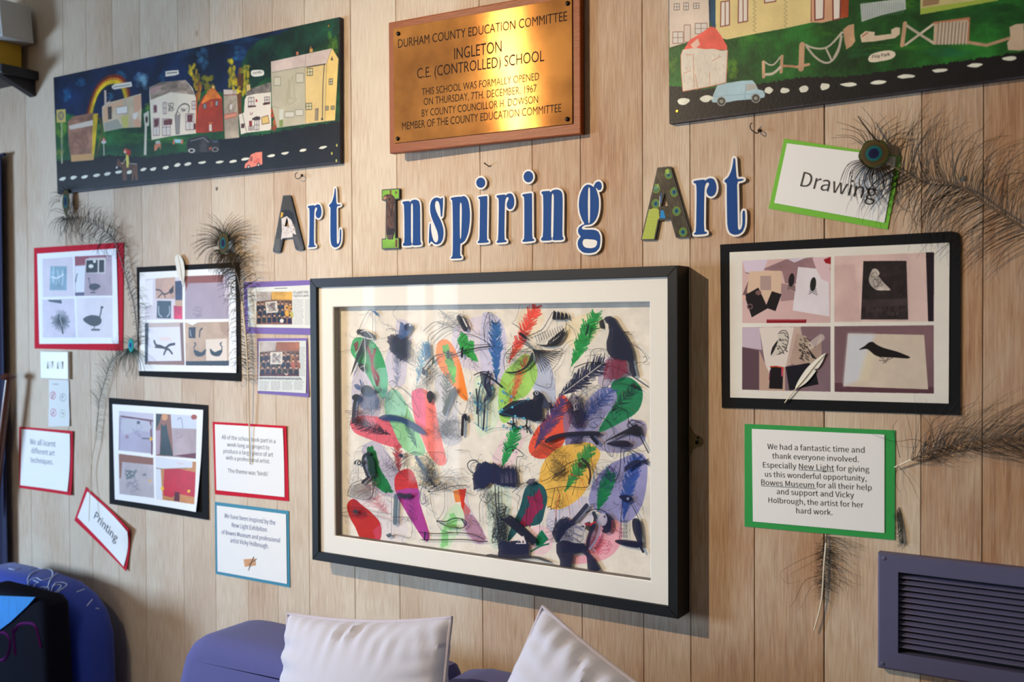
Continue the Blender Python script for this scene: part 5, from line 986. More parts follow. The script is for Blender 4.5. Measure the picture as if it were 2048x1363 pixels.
c.poly(A3((380, 280), (430, 205), (520, 190), (620, 300), (740, 540), (760, 700), (640, 700), (480, 610)), (198, 190, 202), sm=3); c.poly(A3((760, 330), (860, 270), (980, 290), (1080, 400), (1090, 560), (960, 600), (820, 500)), (238, 222, 188), sm=3); c.poly(A3((290, 740), (480, 650), (640, 720), (780, 900), (780, 1080), (600, 1090), (400, 960)), (226, 216, 216), sm=3, a=.8)
c.poly(A4((60, 560), (150, 520), (240, 560), (250, 800), (200, 1010), (90, 1010), (60, 800)), (216, 226, 206), sm=3); c.poly(A4((100, 300), (200, 120), (300, 60), (370, 110), (300, 280), (240, 390), (150, 400)), (238, 212, 212), sm=3); c.poly(A4((540, 760), (640, 640), (820, 610), (910, 640), (920, 760), (800, 900), (560, 900)), (212, 206, 218), sm=3); c.poly(A4((700, 130), (900, 60), (1000, 0), (1300, 0), (1330, 120), (1230, 220), (1060, 262), (960, 240), (780, 250), (700, 220)), (170, 164, 192), sm=3)
c.poly(A4((870, 640), (920, 480), (1020, 370), (1150, 300), (1280, 258), (1340, 340), (1330, 560), (1280, 720), (1180, 820), (1060, 800), (930, 720)), (152, 150, 196), sm=3)
c.poly(A2((1340, 1250), (1440, 1180), (1500, 1250), (1480, 1400), (1250, 1480), (1150, 1400)), (150, 146, 176), sm=3)
# saturated ovals
c.poly(A1((285, 500), (310, 440), (380, 428), (470, 452), (560, 580), (612, 760), (612, 900), (570, 985), (500, 900), (420, 760), (320, 625), (280, 560)), (70, 166, 106), sm=3); c.poly(A1((470, 760), (600, 700), (614, 900), (580, 985), (520, 930)), (140, 206, 180), sm=2, a=.8)
for p_ in ([(430, 520), (470, 620), (480, 740), (520, 860)], [(400, 470), (450, 560)], [(500, 540), (470, 640)], [(470, 700), (530, 790), (520, 840)]): c.line(A1(*p_), 7, (150, 60, 74), a=.75, sm=3, tex=.2)
c.poly(A1((310, 480), (350, 460), (350, 540), (320, 560)), (140, 50, 60), a=.8, ragged=3)
c.poly(A1((275, 1200), (330, 1150), (450, 1138), (620, 1180), (720, 1280), (780, 1420), (640, 1420), (430, 1345), (310, 1290)), (228, 104, 116), sm=3)
c.poly(A1((600, 960), (690, 900), (790, 1040), (880, 1250), (960, 1470), (860, 1500), (740, 1420), (650, 1230), (590, 1100)), (150, 208, 150), sm=3); c.poly(A1((600, 960), (690, 900), (780, 1030), (760, 1160), (620, 1160)), (170, 222, 206), sm=2, a=.7)
c.poly(A1((830, 960), (860, 905), (920, 890), (980, 920), (1040, 1010), (1070, 1180), (1120, 1420), (1150, 1560), (1080, 1590), (990, 1490), (920, 1330), (860, 1180)), (250, 128, 116), sm=3); c.poly(A1((830, 960), (860, 905), (930, 900), (960, 1040), (960, 1230), (940, 1330), (870, 1190)), (240, 96, 140), sm=2, a=.8)
c.poly(A1((1055, 530), (1080, 465), (1150, 446), (1220, 520), (1280, 680), (1320, 850), (1345, 1000), (1280, 975), (1200, 860), (1110, 740), (1060, 640)), (250, 140, 54), sm=2)
c.poly(A1((1110, 505), (1170, 495), (1180, 600), (1240, 700), (1230, 840), (1200, 850), (1180, 760), (1150, 690)), (92, 160, 60), ragged=4, tex=.2); c.poly(A1((1245, 450), (1285, 380), (1330, 400), (1345, 470), (1400, 450), (1400, 560), (1440, 655), (1350, 620), (1290, 560)), (60, 168, 78), ragged=3)
c.poly(A2((165, 1000), (200, 780), (320, 650), (420, 575), (510, 680), (515, 800), (430, 950), (330, 1010), (270, 1180), (190, 1190)), (166, 214, 104), sm=3)
c.poly(A2((1190, 850), (1330, 790), (1430, 840), (1480, 940), (1440, 1090), (1300, 1190), (1080, 1290), (1170, 1110), (1240, 1000)), (36, 130, 86), sm=3)
c.poly(A2((940, 1060), (1040, 930), (1140, 875), (1230, 920), (1240, 1010), (1130, 1160), (1000, 1300), (860, 1300)), (150, 150, 192), sm=3)
c.poly(A2((700, 990), (750, 952), (800, 990), (860, 1100), (800, 1280), (740, 1420), (620, 1520), (500, 1520), (440, 1430), (520, 1250), (660, 1110)), (236, 88, 62), sm=3)
c.poly(A2((760, 1130), (880, 1040), (950, 1140), (940, 1330), (900, 1480), (800, 1490), (770, 1330)), (128, 116, 160), sm=3, a=.75)
c.poly(A3((245, 770), (300, 712), (370, 760), (480, 850), (550, 940), (555, 1060), (510, 1100), (380, 1085), (320, 970), (270, 880)), (192, 44, 36), sm=3); c.poly(A3((480, 1000), (550, 940), (556, 1060), (510, 1100)), (206, 70, 100), a=.8); c.poly(A3((300, 712), (370, 760), (440, 860), (380, 900), (290, 860)), (150, 30, 46), a=.5, sm=2)
c.poly(A3((680, 520), (720, 465), (800, 440), (850, 480), (890, 600), (905, 740), (990, 1010), (988, 1085), (940, 1080), (800, 860), (720, 720), (680, 620)), (212, 56, 56), sm=3); c.poly(A3((690, 640), (895, 620), (905, 740), (985, 1010), (988, 1085), (940, 1080), (800, 860), (730, 740)), (168, 66, 166), sm=2, a=.85)
c.poly(A3((1210, 640), (1290, 620), (1290, 740), (1230, 745)), (240, 140, 70)); c.poly(A3((1260, 630), (1330, 620), (1310, 740), (1370, 820), (1340, 900), (1290, 860), (1280, 740)), (216, 56, 34)); c.poly(A3((1290, 880), (1360, 850), (1420, 900), (1510, 1070), (1440, 1120), (1340, 1030)), (150, 66, 96), sm=2, a=.8); c.poly(A3((1330, 640), (1350, 760), (1500, 1040), (1520, 1110), (1420, 1130), (1300, 990)), (196, 176, 200), a=.5, sm=2)
c.poly(A3((1100, 940), (1180, 800), (1260, 760), (1310, 850), (1300, 960), (1210, 1100), (1150, 1190), (1085, 1180)), (212, 232, 196), sm=3); c.poly(A3((1200, 830), (1250, 880), (1240, 980), (1160, 1000), (1170, 1140), (1100, 1160), (1110, 1000)), (146, 214, 136), ragged=4)
c.poly(A3((420, 255), (470, 230), (510, 290), (540, 430), (620, 560), (665, 650), (600, 665), (480, 585), (440, 420)), (22, 108, 54), ragged=3, tex=.2)
c.poly(A4((480, 420), (520, 320), (620, 225), (740, 190), (880, 180), (965, 260), (935, 350), (880, 500), (800, 620), (650, 710), (540, 690), (480, 560)), (240, 190, 88), sm=3)
c.poly(A4((360, 550), (430, 495), (510, 530), (540, 620), (520, 720), (480, 830), (340, 860), (230, 970), (240, 880), (320, 700)), (36, 88, 94), sm=3); c.poly(A4((370, 600), (420, 610), (480, 545), (500, 640), (515, 700), (440, 760), (400, 850), (310, 840), (370, 720), (400, 680)), (150, 40, 82), ragged=3)
c.ell(*A4((480, 960))[0], 27, 30, (238, 204, 208)); c.poly(A4((450, 1010), (440, 960), (495, 876), (548, 950), (500, 1000)), (20, 124, 84)); c.line(A4((410, 1050), (480, 1010), (550, 990)), 3, (30, 110, 84), sm=3)
c.poly(A4((870, 900), (1090, 795), (1145, 920), (1080, 1060), (950, 1130), (740, 1150), (750, 1080), (850, 1070)), (238, 172, 184), sm=3)
# printed feathers
c.plume(A2((140, 300))[0], A2((150, 830))[0], 26, (56, 106, 168), n=46, lw=2.6); c.plume(A2((515, 150))[0], A2((260, 660))[0], 30, (236, 80, 66), n=50, lw=2.2); c.plume(A2((1050, 215))[0], A2((830, 690))[0], 34, (40, 156, 74), n=60, lw=2.4); c.plume(A2((420, 600))[0], A2((250, 1080))[0], 22, (226, 100, 70), n=36, lw=1.4, a=.85)
c.plume(A2((1120, 660))[0], A2((710, 970))[0], 40, (40, 44, 70), n=54, lw=1.8, quill=(230, 222, 208)); c.plume(A2((1200, 900))[0], A2((900, 1210))[0], 32, (66, 86, 156), n=34, lw=1.3); c.plume(A2((750, 1000))[0], A2((500, 1430))[0], 34, (78, 60, 116), n=40, lw=2.2, a=.85)
c.plume(A3((320, 10))[0], A3((640, 130))[0], 30, (60, 36, 50), n=36, lw=1.5); c.plume(A3((790, 20))[0], A3((880, 250))[0], 18, (60, 110, 90), n=24, lw=1.3)
c.plume(A4((290, 70))[0], A4((175, 380))[0], 28, (36, 150, 76), n=34, lw=2.4); c.plume(A4((890, 215))[0], A4((680, 570))[0], 30, (60, 140, 70), n=44, lw=2.2); c.plume(A4((1045, 430))[0], A4((945, 720))[0], 30, (22, 128, 78), n=44, lw=2.8); c.plume(A4((1260, 300))[0], A4((1150, 790))[0], 34, (54, 82, 158), n=56, lw=2.2, bend=4); c.plume(A2((1420, 870))[0], A2((1180, 1120))[0], 30, (24, 60, 50), n=22, lw=1.1)
c.plume(A1((420, 440))[0], A1((560, 930))[0], 20, (176, 70, 90), n=26, lw=1.0, a=.5); c.plume(A1((1160, 760))[0], A1((1140, 1140))[0], 26, (90, 96, 84), n=30, lw=1.5, a=.8); c.plume(A3((500, 700))[0], A3((620, 860))[0], 30, (206, 130, 136), n=22, lw=.9, a=.7)
c.plume(A1((960, 470))[0], A1((880, 850))[0], 22, (96, 150, 186), n=30, lw=1.4, a=.8); c.plume(A1((700, 600))[0], A1((700, 870))[0], 20, (110, 124, 160), n=22, lw=1.0, a=.7); c.plume(A3((700, 230))[0], A3((720, 480))[0], 22, (176, 60, 66), n=26, lw=1.5, a=.8); c.plume(A4((960, 930))[0], A4((940, 1080))[0], 26, (206, 70, 100), n=16, lw=1.0, a=.7)
c.scrib(*A4((850, 930))[0], *A4((1040, 1080))[0], 26, 1.0, (206, 70, 96), .7); c.scrib(*A3((380, 640))[0], *A3((640, 830))[0], 26, .9, (196, 110, 116), .5)
# drawings on the clear front sheet (real second layer that shades the one behind)
L = lambda K, p, w=1.1, col=BK, a=.95, **kw: k_.line(K(*p), w, col, a, sm=5, **kw)
P = lambda K, p, col=BK, a=.96, sm=3, **kw: k_.poly(K(*p), col, a, sm=sm, **kw)
L(A1, [(480, 415), (475, 200), (440, 190), (400, 260), (350, 370), (332, 430)]); P(A1, [(342, 355), (400, 362), (470, 390), (490, 440), (430, 430), (340, 400)]); L(A1, [(370, 380), (420, 370), (480, 440), (400, 430), (360, 400)], 1.8, (232, 226, 214)); P(A1, [(375, 455), (425, 440), (400, 520), (340, 650), (275, 785), (330, 600)], sm=2); L(A1, [(405, 440), (412, 620), (400, 700)], 1.6, (232, 226, 214)); L(A1, [(385, 445), (350, 540), (320, 580)], 1.4, (232, 226, 214)); P(A1, [(345, 680), (380, 660), (410, 720), (390, 740)]); L(A1, [(370, 700), (400, 690), (408, 740)], 1.6, (232, 226, 214))
k_.poly(A1((470, 185), (510, 190), (525, 240), (500, 215)), (56, 100, 150)); k_.ell(*A1((422, 912))[0], 11.5, 11, BK); P(A1, [(470, 895), (515, 912), (470, 935)], (40, 30, 40)); L(A1, [(365, 820), (385, 880)], 4, (60, 90, 140)); P(A1, [(310, 860), (350, 855), (370, 900), (330, 900)], (50, 80, 130), a=.8)
L(A1, [(330, 970), (312, 1050), (302, 1190)], 10, (22, 20, 26)); k_.ell(*A1((330, 975))[0], 9, 7, BK); k_.ell(*A1((440, 1010))[0], 22, 20, (40, 66, 112), .55, ragged=6); L(A1, [(460, 1000), (470, 1150)], 1.6, NV)
P(A1, [(610, 410), (700, 400), (790, 440), (800, 560), (760, 640), (700, 610), (640, 560), (620, 480)], (52, 50, 76), a=.85, ragged=5); k_.poly(A1((730, 285), (760, 300), (770, 360), (830, 300), (840, 340), (790, 420), (740, 450), (710, 430)), (66, 96, 146), .85); k_.ell(*A1((798, 335))[0], 7.5, 7.5, (34, 44, 76)); k_.ell(*A1((818, 318))[0], 2, 2, (220, 220, 224)); L(A1, [(600, 360), (640, 348), (680, 360), (690, 420)], .9); L(A1, [(760, 540), (850, 540), (860, 680), (770, 640)], .9, (60, 60, 90))
for q_ in range(9): L(A1, [(780 + q_ * 8, 560), (790 + q_ * 8, 650)], 1.0, (56, 56, 86), .7)
L(A1, [(625, 840), (660, 820), (690, 860), (660, 900), (625, 850)]); L(A1, [(690, 870), (760, 900), (850, 1000), (900, 1120), (890, 1160)]); L(A1, [(660, 890), (740, 1000), (820, 1070), (890, 1150)]); L(A1, [(795, 1080), (780, 1160)]); L(A1, [(740, 1110), (760, 1180)], .9)
P(A1, [(530, 1160), (600, 1128), (740, 1150), (900, 1230), (960, 1312), (860, 1280), (740, 1200), (600, 1186)], (38, 62, 110), a=.85)
L(A1, [(940, 370), (1040, 290), (1120, 320), (1000, 400), (980, 470)]); L(A1, [(1010, 450), (1100, 360), (1200, 320), (1240, 270)]); L(A1, [(1030, 480), (1120, 400), (1210, 360), (1290, 380)]); k_.line(A1((1262, 250), (1320, 350)), 12, BK, .9); k_.line(A1((1290, 240), (1335, 330)), 3, (226, 220, 212)); L(A1, [(1240, 270), (1300, 240), (1350, 300), (1320, 370)])
P(A1, [(925, 745), (935, 700), (960, 740), (945, 775)]); L(A1, [(935, 720), (1000, 640), (1060, 590), (1120, 580)], 2.2); L(A1, [(960, 740), (1020, 680), (1080, 620)]); L(A1, [(940, 480), (930, 560), (960, 640), (1010, 700)], 1.4, (60, 96, 140)); k_.poly(A1((940, 490), (1000, 480), (1010, 600), (960, 640)), (70, 120, 160), .7); k_.poly(A1((1020, 620), (1040, 610), (1045, 660), (1015, 680)), (60, 80, 56), .9)
L(A1, [(1120, 560), (1200, 590), (1280, 560), (1400, 530), (1545, 510)], 2.4); L(A1, [(1250, 560), (1330, 490), (1380, 500), (1540, 490)]); k_.line(A1((1295, 530), (1290, 600)), 6, BK); k_.line(A1((1165, 560), (1165, 610)), 7, BK); L(A1, [(1230, 540), (1320, 400), (1500, 460), (1540, 520)]); L(A1, [(1500, 480), (1490, 330), (1530, 200), (1545, 320)], 1.4)
k_.ell(*A1((1000, 960))[0], 7, 10, (46, 36, 38)); k_.ell(*A1((1000, 1000))[0], 4, 6, (46, 36, 38)); k_.poly(A1((1140, 1020), (1180, 920), (1230, 870), (1240, 900), (1180, 1030), (1130, 1150), (1110, 1100)), (66, 72, 60), .85); k_.line(A1((1300, 1150), (1292, 1310)), 7, (34, 26, 34)); k_.poly(A1((1300, 1125), (1330, 1120), (1345, 1180), (1320, 1190)), BK); L(A1, [(1240, 900), (1215, 1000), (1240, 1080), (1300, 1130), (1340, 1020), (1300, 950)]); k_.line(A1((1240, 1015), (1252, 1015)), 2, BK)
for q_ in range(5): k_.scrib(*A1((1060, 1130))[0], *A1((1290, 1363))[0], 12, .7, BK, .6)
# tall blue heron tangle
for p_, w in (([(1420, 900), (1430, 1010), (1425, 1120)], 4), ([(1470, 830), (1440, 960), (1440, 1230)], 3), ([(1500, 1010), (1490, 1160), (1480, 1270)], 3), ([(1400, 770), (1480, 740), (1540, 760), (1545, 850)], 2.4), ([(1530, 740), (1500, 860), (1545, 960)], 5), ([(1430, 1120), (1500, 1000), (1545, 930)], 2)): L(A1, p_, w, NV)
for p_ in ([(1360, 940), (1420, 1020), (1480, 1080)], [(1460, 860), (1500, 960), (1470, 1040), (1440, 1000)], [(1400, 1200), (1480, 1260), (1540, 1230)], [(1400, 1020), (1480, 1100), (1500, 1130)]): L(A1, p_, 1.2, (24, 130, 170))
for a in ((1410, 1018), (1490, 1120), (1480, 1265), (1365, 935), (1440, 850)): k_.ell(*A1(a)[0], 1.9, 1.9, (30, 140, 180))
# osprey with spread wings
for q_ in range(4): k_.poly(A2((655 + q_ * 38, 262 - q_ * 2), (670 + q_ * 36, 182 + q_ * 6), (696 + q_ * 34, 200 + q_ * 8), (690 + q_ * 38, 268)), BK)
P(A2, [(510, 488), (600, 495), (690, 445), (765, 372), (760, 420), (700, 495), (600, 515)]); P(A2, [(228, 742), (330, 735), (420, 680), (475, 560), (482, 640), (400, 725), (290, 758)]); L(A2, [(440, 415), (560, 360), (620, 270), (660, 200)], 1.5); L(A2, [(440, 420), (340, 330), (290, 300)]); L(A2, [(660, 270), (770, 270), (780, 340), (760, 400)]); L(A2, [(420, 500), (340, 480), (220, 600), (230, 740)]); P(A2, [(350, 395), (380, 385), (430, 440), (400, 440)]); L(A2, [(240, 580), (370, 560), (470, 560)])
for q_ in range(11): L(A2, [(480, 540), (560 + q_ * 17, 740 - q_ * 18)], 1.6)
for q_ in range(12): L(A2, [(500 + q_ * 22, 410 - q_ * 8), (520 + q_ * 22, 470 - q_ * 9)], 1.1); L(A2, [(240 + q_ * 17, 600 + q_ * 6), (250 + q_ * 17, 660 + q_ * 4)], .9); L(A2, [(350 + q_ * 9, 430 + q_ * 9), (400 + q_ * 9, 440 + q_ * 9)], .9)
for q_ in range(30): a = rng.random(); L(A2, [(610 + 150 * a, 500 - 120 * a), (625 + 150 * a, 460 - 120 * a)], 1.6)
L(A2, [(510, 480), (600, 560), (740, 530), (720, 640), (640, 740)], 1.0); L(A2, [(450, 600), (480, 820), (560, 870), (640, 880), (660, 740)], .9); L(A2, [(780, 300), (850, 360), (880, 440)], .8); L(A2, [(650, 600), (740, 540), (790, 480), (850, 450)], .8)
# black perched bird upper right
P(A2, [(1125, 262), (1165, 236), (1210, 248), (1262, 330), (1330, 430), (1388, 560), (1400, 680), (1420, 770), (1395, 785), (1362, 740), (1340, 640), (1240, 640), (1165, 575), (1148, 480), (1168, 400), (1172, 320)], (30, 34, 60)); P(A2, [(1085, 285), (1120, 262), (1130, 300), (1140, 345), (1095, 345)]); k_.poly(A2((1132, 290), (1165, 310), (1168, 400), (1150, 440), (1140, 350)), (226, 216, 200)); L(A2, [(1085, 280), (990, 300), (950, 350), (1090, 350)], 1.0); L(A2, [(1380, 490), (1450, 530), (1510, 605)], .9); L(A2, [(1290, 380), (1350, 382)], 2); k_.line(A2((985, 320), (965, 400)), 4, (20, 50, 40)); L(A2, [(1180, 620), (1120, 820), (1120, 900)], 1.2); L(A2, [(1270, 640), (1240, 820)], 1.1); L(A2, [(860, 700), (1000, 655), (1150, 680), (1300, 730), (1530, 880)], 1.8); L(A2, [(860, 700), (830, 780)], 1.0); L(A2, [(1190, 610), (1210, 760), (1150, 880), (1060, 860)], .9); k_.poly(A2((1130, 660), (1200, 610), (1330, 650), (1350, 740), (1250, 800), (1120, 820)), (140, 34, 66), .7, ragged=4)
L(A2, [(1480, 610), (1510, 605), (1515, 640), (1490, 650)], 1.0); L(A2, [(1380, 700), (1430, 660), (1500, 660)], .8); L(A2, [(1000, 690), (1010, 560), (1080, 530), (1180, 545)], .9); L(A2, [(950, 600), (1100, 580)], .8, a=.6)
# crow in the middle
P(A2, [(175, 1105), (300, 1005), (480, 990), (478, 935), (510, 912), (550, 930), (580, 985), (600, 1030), (560, 1060), (565, 1160), (500, 1196), (400, 1160), (300, 1150), (200, 1145)], (18, 22, 44), sm=2); P(A2, [(580, 990), (640, 1040), (665, 1035), (610, 1070), (560, 1080)], (60, 64, 84), sm=0); k_.ell(*A2((515, 935))[0], 3.6, 3.6, (220, 220, 216)); k_.ell(*A2((515, 935))[0], 2.2, 2.2, BK); L(A2, [(650, 1075), (665, 1090), (650, 1105), (640, 1090)], 1.6)
for p_ in ([(300, 1150), (300, 1215), (250, 1205)], [(300, 1215), (290, 1260)], [(300, 1215), (340, 1250)], [(425, 1170), (420, 1225), (370, 1250)], [(420, 1225), (430, 1290)], [(420, 1225), (465, 1300)]): L(A2, p_, 3.4, BK)
for a in ((438, 990), (293, 1062), (200, 1085), (320, 1143), (398, 1162), (180, 1105), (283, 1195), (372, 1242), (282, 1257), (215, 1232), (225, 935), (105, 885), (200, 1005), (210, 920), (285, 965)): k_.ell(*A2(a)[0], 2.8, 2.8, (30, 140, 176)); k_.ell(*A2(a)[0], 1.3, 1.3, (190, 214, 220))
L(A2, [(190, 1105), (430, 990)], .9, (30, 140, 176)); L(A2, [(190, 1110), (300, 1145), (400, 1163)], .9, (30, 140, 176)); L(A2, [(105, 885), (160, 1000), (190, 1100)], .8, (30, 140, 176)); L(A2, [(210, 920), (290, 970)], .8, (30, 140, 176)); L(A2, [(30, 1280), (160, 1250), (290, 1250), (370, 1240)], .8, (30, 140, 176)); L(A2, [(225, 935), (320, 800), (360, 900)], .8, (206, 90, 60))
P(A2, [(0, 740), (50, 770), (60, 850), (90, 830), (110, 940), (70, 1000), (30, 1010), (60, 920), (20, 860)], NV, a=.85); L(A2, [(40, 760), (130, 820), (200, 880)], 4, BK); k_.line(A2((40, 1100), (30, 1260)), 4, NV); L(A2, [(75, 205), (110, 210), (140, 300), (60, 300), (40, 460)], 1.0)
for q_ in range(7): k_.ell(*A2((80 + 26 * rng.random(), 200 + 20 * q_))[0], 1, 1, BK, .2)
# owl and long stick
P(A2, [(820, 960), (850, 930), (900, 1000), (930, 1100), (945, 1200), (900, 1260), (840, 1230), (800, 1120), (790, 1030)], (44, 34, 70), a=.7); k_.scrib(*A2((790, 960))[0], *A2((940, 1260))[0], 60, .9, (20, 16, 30), .8); k_.scrib(*A2((840, 960))[0], *A2((900, 1100))[0], 20, 1.0, (226, 214, 200), .7)
P(A4, [(518, 165), (560, 130), (640, 105), (760, 90), (945, 88), (945, 122), (760, 125), (640, 140), (540, 182)], (28, 28, 48)); k_.line(A4((895, 130), (938, 182)), 8, (28, 28, 48)); k_.scrib(*A4((720, 120))[0], *A4((830, 190))[0], 22, 1.6, NV, .8)
P(A4, [(1000, 175), (1100, 110), (1200, 60), (1260, 30), (1290, 110), (1260, 130), (1160, 110)], (30, 30, 40)); P(A4, [(1010, 185), (1130, 160), (1200, 175), (1180, 215), (1100, 212)], (34, 30, 50)); L(A4, [(1190, 10), (1260, 90), (1350, 260)], 2.4); L(A4, [(1250, 40), (1210, 60), (1180, 40), (1220, 0), (1290, 20)], 1.8); L(A4, [(1130, 220), (1240, 250), (1320, 320)], 1.4, NV)
L(A4, [(1010, 0), (1080, 90), (1000, 180), (1020, 260), (1060, 290), (1080, 220)], 1.0); L(A4, [(1130, 230), (1120, 400), (1080, 480), (1010, 450), (1040, 370), (1080, 430)], 1.8, (40, 40, 70)); L(A4, [(880, 170), (900, 360), (940, 430), (1080, 430)], 1.0); L(A4, [(1160, 340), (1150, 260), (1200, 250), (1240, 300)], 1.6, NV)
for q_ in range(5): L(A4, [(1160, 410 - q_ * 8), (1250, 350 - q_ * 8), (1350, 310 + q_ * 12)], 1.8, (34, 36, 66))
L(A2, [(1200, 1100), (1260, 1070), (1340, 1120), (1360, 1363)], 1.4); L(A2, [(1200, 1110), (1215, 1180), (1240, 1150)], 1.2); L(A2, [(980, 1190), (1060, 1160), (1160, 1190), (1250, 1363)], 1.1); L(A2, [(1030, 1200), (1070, 1240), (1000, 1240), (980, 1190)], 1.0); k_.ell(*A2((1240, 1110))[0], 1.6, 1.6, BK)
k_.poly(A2((1350, 860), (1400, 850), (1460, 900), (1400, 890)), (20, 40, 40), .9); L(A2, [(1180, 830), (1300, 850), (1380, 870), (1470, 910)], 1.0)
# lower left birds
k_.ell(*A3((355, 388))[0], 4, 4.4, BK); k_.ell(*A3((355, 388))[0], 2, 2.4, (210, 200, 190)); L(A3, [(310, 400), (320, 370), (360, 362), (385, 400), (375, 420)], 1.8); P(A3, [(312, 375), (330, 370), (325, 405), (312, 395)], sm=0); L(A3, [(350, 420), (345, 540)], 1.0); L(A3, [(445, 300), (398, 330), (395, 400), (430, 500)], 8, BK); k_.line(A3((385, 565), (445, 515)), 6.5, (28, 26, 30)); L(A3, [(250, 660), (290, 580), (400, 540), (470, 560), (480, 650), (440, 720), (300, 700), (245, 680)], 1.3)
for q_ in range(22): L(A3, [(270 + q_ * 9, 600 - q_ * 2), (250 + q_ * 10, 680 + q_ * 2)], 1.0)
L(A3, [(200, 840), (320, 825), (420, 850), (230, 870), (200, 850)], 1.2); k_.ell(*A3((322, 830))[0], 5, 5, (44, 50, 56), .85); L(A3, [(420, 850), (520, 870), (640, 900)], 1.0, (150, 100, 100)); L(A3, [(200, 800), (330, 790), (500, 830), (650, 850)], .8); L(A3, [(490, 400), (500, 560), (470, 700)], 1.8, (20, 24, 40)); P(A3, [(430, 330), (480, 340), (500, 480), (470, 520), (430, 440)], (16, 50, 34), a=.85, ragged=3)
L(A3, [(690, 690), (685, 800), (680, 930)], 11, (70, 100, 112), .85); P(A3, [(720, 655), (770, 670), (830, 660), (820, 700), (760, 712), (700, 680)], (40, 46, 62), a=.9); L(A3, [(650, 700), (650, 1040)], 1.0); k_.poly(A3((598, 1040), (640, 1022), (655, 1050), (620, 1068)), (50, 76, 86), .9); L(A3, [(650, 1050), (700, 1040), (740, 1050), (830, 1060), (825, 900), (740, 880), (660, 880)], 1.0)
for q_ in range(14): L(A3, [(790 + (q_ % 3) * 14, 700 + q_ * 16), (800 + (q_ % 3) * 14, 712 + q_ * 16)], 2, (90, 40, 90), .6)
k_.line(A3((875, 335), (940, 450)), 8, (30, 60, 96), .9); L(A3, [(820, 300), (880, 290), (1000, 360), (960, 450)], 1.2); L(A3, [(870, 380), (960, 480), (1040, 600), (1100, 560)], 1.6)
for q_ in range(4): k_.scrib(*A3((890, 400))[0], *A3((1060, 620))[0], 16, 1.1, BK, .75)
k_.ell(*A3((736, 320))[0], 4, 3.6, (20, 30, 50)); L(A3, [(640, 250), (740, 310), (880, 290), (760, 350), (700, 420)], 1.1, (60, 50, 70)); L(A3, [(920, 620), (910, 700), (925, 760), (960, 740), (950, 670)], 2.2, (60, 56, 110), .8); L(A3, [(990, 380), (970, 300), (1050, 290), (1130, 300), (1120, 380)], 1.0); L(A3, [(1000, 640), (1010, 760), (1060, 900), (1130, 800), (1130, 640)], .9, (40, 70, 50)); k_.ell(*A3((990, 648))[0], 1.7, 1.7, BK); L(A3, [(1060, 590), (980, 650), (1100, 630), (1200, 600), (1330, 590)], 1.4)
for q_ in range(8): L(A3, [(1050 + q_ * 14, 560 + 6 * (q_ % 3)), (1020 + q_ * 18, 630)], 1.0)
L(A3, [(900, 1015), (1050, 1030), (1250, 1020), (1400, 1040), (1490, 1080)], 1.7); L(A3, [(920, 1085), (1100, 1085), (1300, 1082), (1450, 1100), (1520, 1100)], 1.9); k_.line(A3((955, 1020), (950, 1085)), 4, (40, 20, 60)); L(A3, [(1060, 910), (1140, 920), (1220, 890), (1300, 900), (1330, 940), (1280, 980), (1160, 960), (1060, 915)], 2.0); L(A3, [(1290, 900), (1320, 950)], 3); L(A3, [(1060, 920), (1110, 1000), (1220, 1020)], 1.0); L(A3, [(1240, 980), (1250, 1040)], 1.2); k_.ell(*A3((1190, 962))[0], 12, 4, (106, 150, 70), .7)
# navy bird in the middle
P(A4, [(-10, 380), (40, 322), (70, 345), (110, 340), (160, 380), (285, 392), (295, 470), (285, 540), (200, 530), (120, 512), (50, 490), (0, 540), (-50, 560), (-60, 440)], (32, 34, 66), sm=0, ragged=2)
for q_ in range(60): a = rng.random(); L(A4, [(-20 + 310 * a, 395 + 10 * rng.random()), (-20 + 310 * a + 3, 350 + 30 * rng.random())], 1.2, (28, 30, 60))
for q_ in range(30): a = rng.random(); L(A4, [(160 + 130 * a, 400 + 90 * rng.random()), (162 + 130 * a, 500)], .9, (110, 106, 130), .6)
L(A3, [(1350, 440), (1340, 400), (1370, 366), (1420, 366), (1450, 410), (1440, 460), (1390, 480), (1350, 440)], 2.2); k_.poly(A3((1430, 400), (1500, 380), (1545, 400), (1545, 560), (1480, 620), (1420, 580), (1400, 500)), (30, 34, 70), .95, sm=2, ragged=2); L(A3, [(1480, 600), (1500, 660), (1450, 760), (1455, 920)], 1.1)
L(A4, [(200, 240), (240, 215), (290, 225), (350, 280), (320, 292), (295, 300), (290, 400)], 1.4); k_.ell(*A4((265, 241))[0], 2.2, 2.2, (60, 10, 30)); L(A4, [(120, 520), (130, 700), (150, 900)], 2.6); L(A4, [(150, 530), (150, 760), (140, 980)], 1.6); L(A4, [(20, 540), (0, 620), (60, 660), (130, 560)], 1.0)
for q_ in range(5): k_.scrib(*A4((90, 680))[0], *A4((220, 1000))[0], 14, 1.6, (34, 40, 46), .75)
for q_ in range(12): L(A4, [(150, 700 + q_ * 26), (190 + 20 * rng.random(), 690 + q_ * 26), (180, 720 + q_ * 26)], 1.6, (34, 40, 46), .85)
k_.poly(A4((160, 792), (165, 778), (205, 790), (232, 757), (258, 766), (450, 948), (452, 975), (420, 1004), (205, 822)), (28, 28, 48), .97, sm=0)
k_.poly(A4((140, 985), (170, 965), (250, 975), (300, 960), (390, 972), (386, 1100), (150, 1112)), (32, 34, 64), .97, ragged=2); k_.poly(A4((285, 990), (310, 940), (350, 925), (372, 990)), (240, 226, 222), .95)
for q_ in range(50): a = rng.random(); L(A4, [(145 + 240 * a, 980), (145 + 240 * a, 962 + 12 * rng.random())], 1.3, (28, 30, 60))
